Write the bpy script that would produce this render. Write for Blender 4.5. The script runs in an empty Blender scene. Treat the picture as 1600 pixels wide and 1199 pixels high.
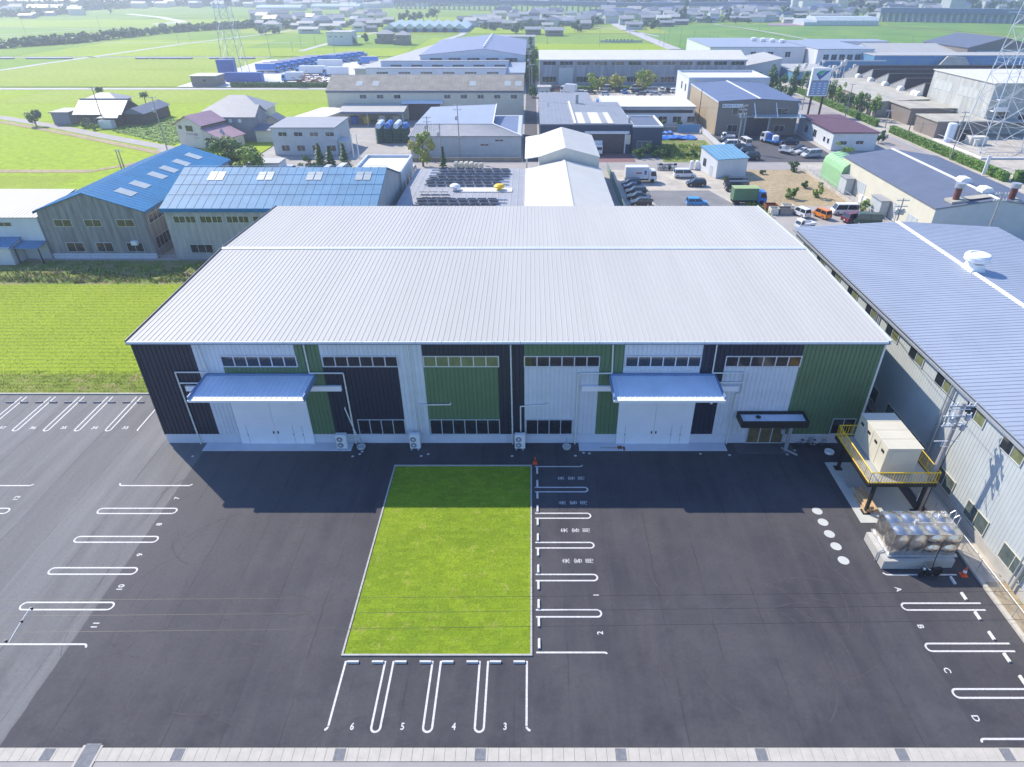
import bpy, math, random
from mathutils import Vector, Matrix
R = math.radians
rnd = random.Random(7)
S = bpy.context.scene
COL = S.collection
# ---------------------------------------------------------------- camera, sky, sun, exposure
H, YH, YN, X0, FPX, PITCH = 36.4, -35.0, 2179.0, 830.0, 1001.0, R(32.37)
TT, CC = math.tan(PITCH), math.cos(PITCH)
cam = bpy.data.cameras.new("camera"); cam_o = bpy.data.objects.new("camera", cam); COL.objects.link(cam_o)
cam_o.location = (0, 0, H); cam_o.rotation_euler = (R(90) - PITCH, 0, 0)
cam.sensor_fit = 'HORIZONTAL'; cam.sensor_width = 36; cam.lens = 36 * FPX / 1600
cam.shift_x = -30 / 1600; cam.clip_end = 9000; cam.clip_start = .5
S.camera = cam_o
W = bpy.data.worlds.new("World"); S.world = W; W.use_nodes = True
nt = W.node_tree; bg = nt.nodes['Background']; sky = nt.nodes.new('ShaderNodeTexSky')
sky.sky_type = 'NISHITA'; sky.sun_disc = False
SUNV = Vector((-8.9, 8.3, 11.0)).normalized()
sky.sun_elevation = math.asin(SUNV.z); sky.sun_rotation = math.atan2(SUNV.x, SUNV.y)
tint = nt.nodes.new('ShaderNodeMix'); tint.data_type = 'RGBA'; tint.blend_type = 'MULTIPLY'; tint.inputs[0].default_value = 1
tint.inputs[7].default_value = (.90, .97, 1.10, 1); nt.links.new(sky.outputs[0], tint.inputs[6]); nt.links.new(tint.outputs[2], bg.inputs[0]); bg.inputs[1].default_value = 0.15
sky.air_density = 1.2; sky.dust_density = 0.3; sky.ozone_density = 8
sl = bpy.data.lights.new("sun", 'SUN'); sl.energy = 4.4; sl.angle = R(.5); sl.color = (1, .90, .73)
so = bpy.data.objects.new("sun", sl); COL.objects.link(so)
so.rotation_euler = (-SUNV).to_track_quat('-Z', 'Y').to_euler(); so.location = (-60, 60, 90)
S.view_settings.view_transform = 'Standard'; S.view_settings.look = 'None'
S.view_settings.exposure = 0.65; S.view_settings.gamma = 1
S.cycles.max_bounces = 6; S.cycles.diffuse_bounces = 3; S.cycles.volume_bounces = 0

# ---------------------------------------------------------------- helpers
def P(x, y, z=0.):            # photograph pixel seen at height z -> place on the ground plan
    return ((x - X0) * (H - z) / (CC * (y - YH)), (H - z) * TT * (YN - y) / (y - YH))

def mat(name, col, rough=.7, var=.12, scale=.6, metal=0., spec=.5, bump=0., bscale=8., streak=None, rib=None, col2=None, ribax='X'):
    m = bpy.data.materials.new(name); m.use_nodes = True; n = m.node_tree.nodes; l = m.node_tree.links
    b = n['Principled BSDF']; b.inputs['Roughness'].default_value = rough; b.inputs['Metallic'].default_value = metal
    b.inputs['Specular IOR Level'].default_value = spec
    tc = n.new('ShaderNodeTexCoord')
    c = (*col, 1)
    src = None
    if var > 0:
        mp = n.new('ShaderNodeMapping'); l.new(tc.outputs['Object'], mp.inputs[0])
        if streak: mp.inputs['Scale'].default_value = streak
        ns = n.new('ShaderNodeTexNoise'); ns.inputs['Scale'].default_value = scale; ns.inputs['Detail'].default_value = 8; ns.inputs['Roughness'].default_value = .65
        l.new(mp.outputs[0], ns.inputs[0])
        mr = n.new('ShaderNodeMapRange'); mr.inputs[1].default_value = .32; mr.inputs[2].default_value = .68
        l.new(ns.outputs[0], mr.inputs[0])
        mx = n.new('ShaderNodeMix'); mx.data_type = 'RGBA'; l.new(mr.outputs[0], mx.inputs[0])
        lo = col2 if col2 else tuple(v * (1 - var) for v in col); hi = col if col2 else tuple(min(1, v * (1 + var)) for v in col)
        mx.inputs[6].default_value = (*lo, 1); mx.inputs[7].default_value = (*hi, 1)
        src = mx.outputs[2]
        l.new(src, b.inputs['Base Color'])
    else:
        b.inputs['Base Color'].default_value = c
    hsrc = None
    if rib:
        wv = n.new('ShaderNodeTexWave'); wv.bands_direction = ribax; wv.inputs['Scale'].default_value = 1 / rib * .314 ; wv.inputs['Distortion'].default_value = 0
        l.new(tc.outputs['Object'], wv.inputs[0]); hsrc = wv.outputs['Fac']; dist = .12 * rib
    elif bump:
        nb = n.new('ShaderNodeTexNoise'); nb.inputs['Scale'].default_value = bscale; nb.inputs['Detail'].default_value = 6
        l.new(tc.outputs['Object'], nb.inputs[0]); hsrc = nb.outputs[0]; dist = bump
    if hsrc:
        bp = n.new('ShaderNodeBump'); bp.inputs['Distance'].default_value = dist; bp.inputs['Strength'].default_value = .8
        l.new(hsrc, bp.inputs['Height']); l.new(bp.outputs[0], b.inputs['Normal'])
    return m

class MB:
    def __init__(s): s.v = []; s.f = []; s.m = []
    def poly(s, pts, m=0):
        k = len(s.v); s.v += [tuple(p) for p in pts]; s.f.append(tuple(range(k, k + len(pts)))); s.m.append(m); return s
    def box(s, x0, x1, y0, y1, z0, z1, m=0):
        k = len(s.v)
        s.v += [(x0, y0, z0), (x1, y0, z0), (x1, y1, z0), (x0, y1, z0), (x0, y0, z1), (x1, y0, z1), (x1, y1, z1), (x0, y1, z1)]
        for f in ((0, 3, 2, 1), (4, 5, 6, 7), (0, 1, 5, 4), (1, 2, 6, 5), (2, 3, 7, 6), (3, 0, 4, 7)):
            s.f.append(tuple(k + i for i in f)); s.m.append(m)
        return s
    def prism(s, base, vec, m=0):      # polygon extruded along vec, closed
        k = len(s.v); n = len(base); v = Vector(vec)
        s.v += [tuple(p) for p in base] + [tuple(Vector(p) + v) for p in base]
        s.f.append(tuple(range(k, k + n))[::-1]); s.f.append(tuple(range(k + n, k + 2 * n))); s.m += [m, m]
        for i in range(n):
            j = (i + 1) % n; s.f.append((k + i, k + j, k + n + j, k + n + i)); s.m.append(m)
        return s
    def tube(s, a, b, r, r2=None, n=8, m=0, cap=True):
        a, b = Vector(a), Vector(b); r2 = r if r2 is None else r2; d = (b - a).normalized()
        u = d.orthogonal().normalized(); w = d.cross(u); k = len(s.v)
        for c, q in ((a, r), (b, r2)):
            for i in range(n):
                t = 2 * math.pi * i / n; s.v.append(tuple(c + (u * math.cos(t) + w * math.sin(t)) * q))
        for i in range(n):
            j = (i + 1) % n; s.f.append((k + i, k + j, k + n + j, k + n + i)); s.m.append(m)
        if cap: s.f.append(tuple(range(k, k + n))[::-1]); s.f.append(tuple(range(k + n, k + 2 * n))); s.m += [m, m]
        return s
    def lathe(s, c, prof, n=20, m=0):
        k = len(s.v)
        for r, z in prof:
            for i in range(n):
                t = 2 * math.pi * i / n; s.v.append((c[0] + r * math.cos(t), c[1] + r * math.sin(t), c[2] + z))
        for q in range(len(prof) - 1):
            for i in range(n):
                j = (i + 1) % n; s.f.append((k + q * n + i, k + q * n + j, k + (q + 1) * n + j, k + (q + 1) * n + i)); s.m.append(m)
        s.f.append(tuple(k + i for i in range(n))[::-1]); s.f.append(tuple(k + (len(prof) - 1) * n + i for i in range(n))); s.m += [m, m]
        return s
    def path(s, pts, r, n=6, m=0):
        for a, b in zip(pts, pts[1:]): s.tube(a, b, r, n=n, m=m)
        return s
    def xf(s, M):
        s.v = [tuple(M @ Vector(p)) for p in s.v]; return s

def tag(o, label=None, cat=None, group=None, kind=None):
    if label: o['label'] = label
    if cat: o['category'] = cat
    if group: o['group'] = group
    if kind: o['kind'] = kind
    return o

def mesh_obj(name, mb, mats, parent=None, smooth=False, off=(0, 0, 0)):
    me = bpy.data.meshes.new(name)
    if off != (0, 0, 0): v = [(a - off[0], b - off[1], c - off[2]) for a, b, c in mb.v]
    else: v = mb.v
    me.from_pydata(v, [], mb.f)
    mats = mats if isinstance(mats, (list, tuple)) else [mats]
    for m in mats: me.materials.append(m)
    if len(mats) > 1: me.polygons.foreach_set('material_index', mb.m)
    if smooth: me.polygons.foreach_set('use_smooth', [True] * len(me.polygons))
    me.update()
    o = bpy.data.objects.new(name, me); COL.objects.link(o)
    if parent is not None: o.parent = parent
    return o

def root(name, label, cat, loc=(0, 0, 0), rz=0., group=None):
    o = bpy.data.objects.new(name, None); COL.objects.link(o); o.location = loc; o.rotation_euler = (0, 0, rz)
    o.empty_display_size = .5
    return tag(o, label, cat, group)

class Th:                         # a thing whose parts are drawn in world coordinates
    def __init__(s, name, label, cat, loc=(0, 0, 0), group=None):
        s.loc = tuple(loc); s.r = root(name, label, cat, loc, 0, group)
    def part(s, name, mb, mats, parent=None, smooth=False, label=None):
        o = mesh_obj(name, mb, mats, parent or s.r, smooth, s.loc)
        if label: o['label'] = label
        return o

def single(name, mb, mats, label, cat, group=None, loc=None, smooth=False, kind=None):
    if loc is None:
        xs = [v[0] for v in mb.v]; ys = [v[1] for v in mb.v]
        loc = ((min(xs) + max(xs)) / 2, (min(ys) + max(ys)) / 2, 0)
    o = mesh_obj(name, mb, mats, None, smooth, loc); o.location = loc
    return tag(o, label, cat, group, kind)

def struct(name, mb, mats):
    o = mesh_obj(name, mb, mats); o['kind'] = 'structure'; return o

def sheet(name, x0, x1, y0, y1, z, m):
    return struct(name, MB().poly([(x0, y0, z), (x1, y0, z), (x1, y1, z), (x0, y1, z)]), m)

def strip(name, pts, w, z, m):    # a path of width w along ground points
    mb = MB()
    L = []
    for i, p in enumerate(pts):
        a = Vector(pts[max(0, i - 1)]); b = Vector(pts[min(len(pts) - 1, i + 1)]); d = (b - a).normalized(); n = Vector((-d.y, d.x)) * w / 2
        L.append((Vector(p) - n, Vector(p) + n))
    for (a, b), (c, d) in zip(L, L[1:]): mb.poly([(a.x, a.y, z), (c.x, c.y, z), (d.x, d.y, z), (b.x, b.y, z)])
    return struct(name, mb, m)

def ribbed(mb, a, b, c, d, pitch, rw, rh, up, m=0):
    """sheet a->b along the eave, d->c along the far edge, with raised ribs running a->d"""
    a, b, c, d, up = map(Vector, (a, b, c, d, up)); L = (b - a).length; n = max(1, int(round(L / pitch))); up = up.normalized()
    prof = []
    for i in range(n):
        t0 = i / n; w = rw / L
        prof += [(t0, 0), (t0 + (1 / n - 2 * w) , 0), (t0 + 1 / n - 1.5 * w, rh), (t0 + 1 / n - .5 * w, rh)]
    prof.append((1, 0)); k = len(mb.v); N = len(prof)
    for t, h in prof: mb.v.append(tuple(a.lerp(b, t) + up * h))
    for t, h in prof: mb.v.append(tuple(d.lerp(c, t) + up * h))
    for i in range(N - 1): mb.f.append((k + i, k + i + 1, k + N + i + 1, k + N + i)); mb.m.append(m)
    return mb

def text_mesh(s, size, ext=.0, bold=.02):
    cu = bpy.data.curves.new('t', 'FONT'); cu.body = s; cu.size = size; cu.align_x = 'CENTER'; cu.align_y = 'CENTER'; cu.extrude = ext
    cu.resolution_u = 3; cu.offset = size * bold
    o = bpy.data.objects.new('t', cu); COL.objects.link(o); bpy.context.view_layer.update()
    me = bpy.data.meshes.new_from_object(o.evaluated_get(bpy.context.evaluated_depsgraph_get()))
    bpy.data.objects.remove(o); bpy.data.curves.remove(cu)
    return me
def text(name, s, size, m, parent, loc, rot=(0, 0, 0), off=(0, 0, 0), sx=1., ext=.004):
    me = text_mesh(s, size, ext, .02 if s.isascii() else 0.); me.name = name; me.materials.clear(); me.materials.append(m)
    for p in me.polygons: p.material_index = 0
    o = bpy.data.objects.new(name, me); COL.objects.link(o); o.parent = parent
    o.location = (loc[0] - off[0], loc[1] - off[1], loc[2] - off[2]); o.rotation_euler = rot; o.scale = (sx, 1, 1)
    return o

# ---------------------------------------------------------------- materials
M = {}
def MM(k, *a, **kw): M[k] = mat(k, *a, **kw); return M[k]
MM('paint', (.8, .8, .8), .6, .06, 3)
MM('white_roof', (.44, .435, .42), .6, .05, .25, streak=(1, .08, 1), spec=.3)
MM('white_wall', (.62, .64, .67), .55, .07, .5, streak=(1, 1, .2))
MM('pale_clad', (.64, .67, .72), .5, .06, .6)
MM('black_clad', (.019, .026, .052), .45, .1, .6)
MM('green_clad', (.11, .19, .10), .5, .08, .6)
MM('plinth', (.60, .62, .68), .8, .06, .8)
MM('door_white', (.84, .84, .87), .5, .04, .5)
MM('trim', (.55, .6, .68), .45, .05)
MM('dark_trim', (.05, .055, .07), .45, .05)
MM('navy_trim', (.05, .08, .18), .45, .05)
MM('pipe', (.72, .72, .68), .45, .04)
MM('alu', (.62, .66, .72), .35, .05, metal=.3)
MM('glass', (.020, .026, .036), .08, .2, .5, spec=.9)
MM('glass_pale', (.10, .13, .13), .12, .4, 1.2, spec=.8)
MM('glass_green', (.17, .19, .10), .2, .3, 1., spec=.6)
MM('tyre', (.02, .02, .02), .8, .1)
MM('rim', (.45, .45, .47), .3, .05, metal=.6)
MM('lamp', (.75, .75, .72), .2, .02)
MM('red_lamp', (.4, .02, .02), .3, .02)
MM('black', (.02, .02, .022), .5, .1)
MM('concrete', (.42, .41, .39), .85, .12, .7, bump=.01)
MM('kerb', (.47, .44, .39), .85, .10, 1.5)
MM('pad', (.50, .52, .50), .8, .08, .7)
MM('steel', (.68, .64, .58), .27, .06, 2., metal=.95)
MM('galv', (.42, .45, .50), .45, .1, 2., metal=.4)
MM('pole', (.33, .31, .31), .8, .12, 1.5)
MM('yellow', (.85, .55, .01), .5, .05)
MM('beige_box', (.60, .57, .47), .5, .05)
MM('orange', (.75, .10, .03), .5, .05)
MM('soil', (.30, .23, .15), .95, .3, .5, bump=.03)
MM('wood', (.55, .38, .22), .75, .2, 3)
MM('wood_dark', (.12, .09, .07), .8, .2, 3)
MM('rust', (.22, .07, .03), .85, .4, 2)
MM('brick', (.16, .06, .06), .8, .3, 3)
# ---------------------------------------------------------------- ground materials
def nodes(m): return m.node_tree.nodes, m.node_tree.links, m.node_tree.nodes['Principled BSDF']
def mathn(n, l, op, a, b=None, c=None):
    x = n.new('ShaderNodeMath'); x.operation = op
    for i, v in enumerate((a, b, c)):
        if v is None: continue
        if isinstance(v, (int, float)): x.inputs[i].default_value = v
        else: l.new(v, x.inputs[i])
    return x.outputs[0]
def mixc(n, l, f, a, b):
    x = n.new('ShaderNodeMix'); x.data_type = 'RGBA'
    for i, v in ((0, f), (6, a), (7, b)):
        if isinstance(v, tuple): x.inputs[i].default_value = (*v, 1)
        elif isinstance(v, (int, float)): x.inputs[i].default_value = v
        else: l.new(v, x.inputs[i])
    return x.outputs[2]
def noise(n, l, vec, sc, det=6, rough=.6):
    x = n.new('ShaderNodeTexNoise'); x.inputs['Scale'].default_value = sc; x.inputs['Detail'].default_value = det; x.inputs['Roughness'].default_value = rough
    l.new(vec, x.inputs[0]); return x.outputs[0]
def ramp(n, l, v, a, b, lo=0., hi=1.):
    x = n.new('ShaderNodeMapRange'); x.inputs[1].default_value = a; x.inputs[2].default_value = b; x.inputs[3].default_value = lo; x.inputs[4].default_value = hi
    l.new(v, x.inputs[0]); return x.outputs[0]
def asphalt_mat():
    m = mat('asphalt', (.05, .05, .055), .85, 0, spec=.28); n, l, b = nodes(m)
    tc = n.new('ShaderNodeTexCoord'); co = tc.outputs['Object']
    sp = n.new('ShaderNodeSeparateXYZ'); l.new(co, sp.inputs[0])
    mp = n.new('ShaderNodeMapping'); mp.inputs['Scale'].default_value = (1, .10, 1); l.new(co, mp.inputs[0])
    big = noise(n, l, co, .12, 5); st = noise(n, l, mp.outputs[0], .9, 6); fine = mathn(n, l, 'ADD', mathn(n, l, 'MULTIPLY', noise(n, l, co, 22, 4, .9), .5), mathn(n, l, 'MULTIPLY', noise(n, l, co, 4.5, 5, .85), .5))
    xw = mathn(n, l, 'ADD', sp.outputs[0], mathn(n, l, 'MULTIPLY', mathn(n, l, 'SUBTRACT', noise(n, l, co, .5), .5), .25))
    old = ramp(n, l, xw, -29.75, -29.85)
    # laying lanes and their joints
    lane = mathn(n, l, 'FRACT', mathn(n, l, 'DIVIDE', mathn(n, l, 'ADD', xw, 100.), 3.3))
    lid = n.new('ShaderNodeTexWhiteNoise'); lid.noise_dimensions = '1D'
    l.new(mathn(n, l, 'FLOOR', mathn(n, l, 'DIVIDE', mathn(n, l, 'ADD', xw, 100.), 3.3)), lid.inputs['W'])
    dj = mathn(n, l, 'ABSOLUTE', mathn(n, l, 'SUBTRACT', lane, .5))
    joint = ramp(n, l, dj, .484, .5)
    joint = mathn(n, l, 'MULTIPLY', joint, ramp(n, l, noise(n, l, mp.outputs[0], 2.2), .42, .58))
    c = mixc(n, l, ramp(n, l, big, .35, .65), (.045, .044, .055), (.076, .074, .084))
    c2 = mixc(n, l, ramp(n, l, st, .3, .7), (.14, .14, .145), (.19, .19, .195))
    c = mixc(n, l, ramp(n, l, st, .40, .72, 0, .55), c, (.088, .085, .09))
    c = mixc(n, l, ramp(n, l, noise(n, l, co, 1.1, 7, .75), .5, .78, 0, .5), c, (.036, .036, .043))
    c = mixc(n, l, mathn(n, l, 'MULTIPLY', ramp(n, l, sp.outputs[0], -16., -30., 0, .75), ramp(n, l, sp.outputs[1], 20., 34., .25, 1.)), c, (.115, .112, .12))
    c = mixc(n, l, old, c, c2)
    v = n.new('ShaderNodeHueSaturation'); l.new(c, v.inputs['Color'])
    l.new(mathn(n, l, 'ADD', mathn(n, l, 'MULTIPLY', lid.outputs[0], .16), mathn(n, l, 'MULTIPLY', fine, .5)), v.inputs['Value'])
    v2 = n.new('ShaderNodeBrightContrast'); 
    mult = mathn(n, l, 'ADD', .22, mathn(n, l, 'ADD', mathn(n, l, 'MULTIPLY', lid.outputs[0], .14), mathn(n, l, 'MULTIPLY', fine, 1.5)))
    l.new(mult, v.inputs['Value'])
    c = mixc(n, l, mathn(n, l, 'MULTIPLY', joint, .75), v.outputs[0], (.028, .028, .033))
    # damp patches near the front kerb
    dm = mathn(n, l, 'MULTIPLY', ramp(n, l, noise(n, l, co, .35, 5, .7), .5, .68), ramp(n, l, sp.outputs[1], 27., 20.5))
    c = mixc(n, l, mathn(n, l, 'MULTIPLY', dm, .55), c, (.028, .03, .042))
    l.new(c, b.inputs['Base Color'])
    bp = n.new('ShaderNodeBump'); bp.inputs['Distance'].default_value = .01; bp.inputs['Strength'].default_value = .5
    l.new(noise(n, l, co, 30, 3), bp.inputs['Height']); l.new(bp.outputs[0], b.inputs['Normal'])
    return m
M['asphalt'] = asphalt_mat()
def grass_mat(name, a, b_, patch=None, c3=None, sc=.05, rows=None, fsc=2.5, soil=None, soilt=(.6, .7)):
    m = mat(name, a, .9, 0, spec=.15); n, l, b = nodes(m)
    tc = n.new('ShaderNodeTexCoord'); co = tc.outputs['Object']
    c = mixc(n, l, ramp(n, l, noise(n, l, co, sc, 6), .35, .65), a, b_)
    f = noise(n, l, co, fsc, 5, .75)
    if patch:
        bt = n.new('ShaderNodeTexBrick'); bt.inputs['Scale'].default_value = 1; bt.inputs['Brick Width'].default_value = patch[0]; bt.inputs['Row Height'].default_value = patch[1]
        bt.inputs['Mortar Size'].default_value = .018; bt.inputs['Bias'].default_value = 0
        bt.inputs['Color1'].default_value = (.86, .87, .82, 1); bt.inputs['Color2'].default_value = (1.12, 1.10, 1.02, 1); bt.inputs['Mortar'].default_value = (.93, .93, .80, 1)
        l.new(co, bt.inputs[0])
        x = n.new('ShaderNodeMix'); x.data_type = 'RGBA'; x.blend_type = 'MULTIPLY'; x.inputs[0].default_value = 1; l.new(c, x.inputs[6]); l.new(bt.outputs[0], x.inputs[7]); c = x.outputs[2]
    if c3: c = mixc(n, l, ramp(n, l, noise(n, l, co, .9, 7, .7), .56, .72, 0, .8), c, c3)
    h = n.new('ShaderNodeHueSaturation'); l.new(c, h.inputs['Color']); l.new(ramp(n, l, f, .3, .7, .72, 1.28), h.inputs['Value']); c = h.outputs[0]
    if rows:
        sp = n.new('ShaderNodeSeparateXYZ'); l.new(co, sp.inputs[0])
        t = None
        for ax, pitch, k in rows:
            w = mathn(n, l, 'ADD', sp.outputs[ax], mathn(n, l, 'MULTIPLY', noise(n, l, co, .7, 3), .35))
            fr = mathn(n, l, 'ABSOLUTE', mathn(n, l, 'SUBTRACT', mathn(n, l, 'FRACT', mathn(n, l, 'DIVIDE', mathn(n, l, 'ADD', w, 500.), pitch)), .5))
            q = mathn(n, l, 'MULTIPLY', ramp(n, l, fr, .25, .48), k)
            t = q if t is None else mathn(n, l, 'MAXIMUM', t, q)
        t = mathn(n, l, 'MULTIPLY', t, ramp(n, l, noise(n, l, co, 1.8, 4, .8), .3, .6))
        c = mixc(n, l, t, c, (.10, .085, .03))
    if soil: c = mixc(n, l, ramp(n, l, noise(n, l, co, .45, 8, .75), soilt[0], soilt[1]), c, soil)
    l.new(c, b.inputs['Base Color'])
    bp = n.new('ShaderNodeBump'); bp.inputs['Distance'].default_value = .03 if rows else .06; bp.inputs['Strength'].default_value = .7
    l.new(f, bp.inputs['Height']); l.new(bp.outputs[0], b.inputs['Normal'])
    return m
M['lawn'] = grass_mat('lawn_grass', (.17, .26, .02), (.22, .31, .022), patch=(.72, .36), c3=(.36, .34, .09), sc=.2, fsc=7)
M['rice_near'] = grass_mat('rice_near', (.24, .33, .02), (.31, .40, .03), rows=[(1, .85, .55), (0, .6, .22)], fsc=3, soil=(.35, .26, .14), soilt=(.70, .80))
M['rice_edge'] = grass_mat('rice_sparse', (.17, .24, .03), (.25, .31, .05), rows=[(1, .6, .9), (0, .6, .4)], fsc=3, soil=(.36, .28, .16), soilt=(.52, .66))
M['rice'] = grass_mat('rice_field', (.26, .37, .016), (.31, .41, .02), sc=.02, fsc=.6)
M['rice_b'] = grass_mat('rice_field_green', (.17, .30, .025), (.22, .34, .03), sc=.02, fsc=.6)
M['bean'] = grass_mat('bean_field', (.11, .25, .045), (.20, .33, .06), sc=.03, fsc=.5, c3=(.26, .34, .09))
M['weed'] = grass_mat('weeds', (.10, .17, .03), (.19, .25, .05), sc=.4, fsc=2, soil=(.30, .24, .15), soilt=(.48, .62))
M['dry'] = grass_mat('dry_ground', (.34, .27, .17), (.42, .33, .21), sc=.15, fsc=1.2, c3=(.22, .24, .09))
M['farmland'] = grass_mat('farmland', (.18, .30, .035), (.24, .34, .05), sc=.01, fsc=.15)
MM('road', (.33, .31, .305), .85, .10, .25, streak=(1, 1, 1))
MM('far_road', (.46, .45, .46), .9, .08, .1)
MM('yard', (.36, .34, .32), .9, .16, .2)
MM('yard_dark', (.085, .083, .092), .85, .16, .3)
MM('yard_pale', (.46, .42, .36), .9, .22, .35)
MM('white_ground', (.62, .62, .66), .85, .08, .2)

# ---------------------------------------------------------------- land
sheet('ground', -3000, 3000, -200, 4200, -.30, M['farmland'])
sheet('asphalt_road', -130, 130, 9, 18.6, -.012, M['road'])
sheet('asphalt_road', -130, 130, -60, 9, -.018, M['road'])
park = sheet('car_park', -75, 31.9, 19.38, 47.4, 0, M['asphalt'])
p2 = sheet('car_park', -75, -33.4, 47.4, 55.25, 0, M['asphalt'])
sheet('side_yard', 29.0, 35.2, 19.38, 90, -.02, M['yard_pale'])
sheet('car_park', 29.2, 35.0, 43.9, 90, -.008, M['asphalt'])
# near rice field, its sparse margin and bank
sheet('rice_field', -120, -30, 59.5, 83.5, -.05, M['rice_near'])
sheet('rice_field', -120, -30, 55.4, 59.5, -.052, M['rice_edge'])
sheet('field_bank', -130, -25, 83.5, 92.6, -.056, M['weed'])
# factory district base
sheet('district_ground', -66, 104, 83, 300, -.06, M['yard'])
sheet('district_ground', -130, -66, 92.6, 116, -.064, M['yard'])

# kerbs and gutter
k = MB()
for i in range(-215, 216):
    g = .008
    k.box(i * .6 + g, (i + 1) * .6 - g, 18.62, 19.36, -.1, .012)
kerb = single('gutter_kerb', k, M['kerb'], 'long pale concrete gutter of short blocks along the front road', 'kerb', loc=(0, 19, 0))
MM('grate', (.19, .20, .22), .8, .2, 4)
for i, gx in enumerate([-62.6, -46.5, -26.83, -19.6, -10.63, -2.83, 4.97, 12.77, 20.57, 26.4]):
    mb = MB()
    for j in range(7): mb.box(gx - .30 + j * .088, gx - .30 + j * .088 + .055, 18.68, 19.3, .014, .03)
    mb.box(gx - .3, gx + .3, 18.66, 19.32, .0135, .020)
    gr = mesh_obj('drain_grate', mb, M['grate'], kerb, off=(0, 19, 0))
mb = MB().box(-25.1, -24.0, 18.25, 19.5, .016, .03)
mb2 = MB()
for j in range(12): mb2.box(-24.95, -24.15, 18.32 + j * .105, 18.38 + j * .105, .034, .045)
t = Th('crossover_grate', 'wide grey grating in a pale frame set across the gutter at the left', 'drain cover', (-24.5, 19, 0))
t.part('frame', mb, M['kerb']); t.part('grate', mb2.box(-24.97, -24.13, 18.28, 19.58, .031, .036), M['grate'])
mb = MB(); 
for i in range(60): mb.box(-75 + i * .7, -75 + i * .7 + .69, 55.27, 55.45, -.1, .12)
single('boundary_kerb', mb, M['kerb'], 'pale concrete boundary kerb between the car park and the near rice field', 'kerb', loc=(-50, 55.3, 0))

# ---------------------------------------------------------------- painted markings (children of the car park surface)
def mark(mb, name='parking_line'): return mesh_obj(name, mb, M['line'], park)
M['line'] = mat('road_paint', (.70, .70, .70), .7, .3, 7, col2=(.42, .42, .43))
LZ = .004; LW = .062
def line_pts(pts, w=LW, z=LZ):
    mb = MB(); L = []
    for i, p in enumerate(pts):
        a = Vector(pts[max(0, i - 1)]); b = Vector(pts[min(len(pts) - 1, i + 1)]); d = (b - a).normalized(); nn = Vector((-d.y, d.x)) * w
        L.append((Vector(p) - nn, Vector(p) + nn))
    for (a, b), (c, d) in zip(L, L[1:]): mb.poly([(a.x, a.y, z), (c.x, c.y, z), (d.x, d.y, z), (b.x, b.y, z)])
    return mb
def arc(cx, cy, r, a0, a1, n=10): return [(cx + r * math.cos(R(a0 + (a1 - a0) * i / n)), cy + r * math.sin(R(a0 + (a1 - a0) * i / n))) for i in range(n + 1)]
# bays right of the lawn
xL, xR = .32, 4.75
for y in (40.75, 37.65, 34.5, 31.4, 28.33):
    r = .28; mark(line_pts([(xL, y + r)] + arc(xR - r, y, r, 90, -90) + [(xL, y - r)]))
mark(line_pts([(xL, 43.75), (xR - .5, 43.75)] + arc(xR - .5, 44.05, .3, -90, -20)))
mark(line_pts([(xL, 25.35), (xR - .1, 25.35)] + arc(xR - .1, 25.1, .25, 90, 40)))
for y, s in ((42.2, 0), (39.15, 0), (36.05, 0), (32.95, 0)):
    for dx, ch in ((-2.03, '来'), (-1.15, '客'), (-.32, '用')):
        text('marking_text', ch, .66, M['line'], park, (xR + dx - .1, y, LZ), (0, 0, R(90)), ext=0, sx=.72)
for y, s in ((29.85, '1'), (26.8, '2')): text('bay_number', s, .54, M['line'], park, (xR - .2, y, LZ), (0, 0, R(90)), ext=0)
# front bays 6 5 4 3
yT, yB = 24.75, 20.25
for x in (-8.93, -5.95, -2.98):
    r = .26; mark(line_pts([(x - r, yT)] + arc(x, yB + r, r, 180, 360) + [(x + r, yT)]))
mark(line_pts([(-11.68, yT), (-11.68, yB + .3)] + arc(-11.93, yB + .35, .25, 0, -70)))
mark(line_pts([(-.27, yT), (-.27, yB + .3)] + arc(0.0, yB + .35, .27, 180, 260)))
for x, s in ((-10.3, '6'), (-7.4, '5'), (-4.45, '4'), (-1.5, '3')): text('bay_number', s, .58, M['line'], park, (x, 20.55, LZ), ext=0, sx=.8)
# left island pills
for y in (38.2, 35.1, 32.0, 28.93):
    r = .3
    mark(line_pts(arc(-35.0 + r, y, r, 90, 270) + arc(-28.65 - r, y, r, -90, 90) + [(-35 + r, y + r)]))
    mark(line_pts(arc(-55.0 + r, y, r, 90, 270) + arc(-42.2 - r, y, r, -90, 90) + [(-55 + r, y + r)]))
mark(line_pts(arc(-34.7, 41.55, .3, 180, 270) + arc(-29.1, 41.55, .3, 270, 340)))
mark(line_pts([(-50, 41.25)] + arc(-42.6, 41.55, .3, 270, 340)))
mark(line_pts([(-46, 25.95), (-28.95, 25.95)] + arc(-28.9, 25.7, .25, 90, 0)))
for x, y, s in ((-29.3, 39.7, '7'), (-29.3, 36.7, '8'), (-29.2, 33.55, '9'), (-29.0, 30.5, '10'), (-29.0, 27.4, '11'), (-42.6, 39.7, '12'), (-42.6, 36.7, '13')):
    text('bay_number', s, .58, M['line'], park, (x, y, LZ), (0, 0, R(90)), ext=0)
# rear bays 33-37 against the field
for i, x in enumerate((-40.3, -43.25, -46.2, -49.15, -52.1, -55.05, -58)):
    r = .25; mark(line_pts([(x - r, 54.9)] + arc(x, 49.0 + r, r, 180, 360) + [(x + r, 54.9)]))
    text('bay_number', str(33 + i), .58, M['line'], park, (x + 1.47, 49.5, LZ), ext=0)
mark(line_pts([(-37.5, 54.9), (-37.5, 49.25)] + arc(-37.25, 49.25, .25, 180, 240)))
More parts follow.
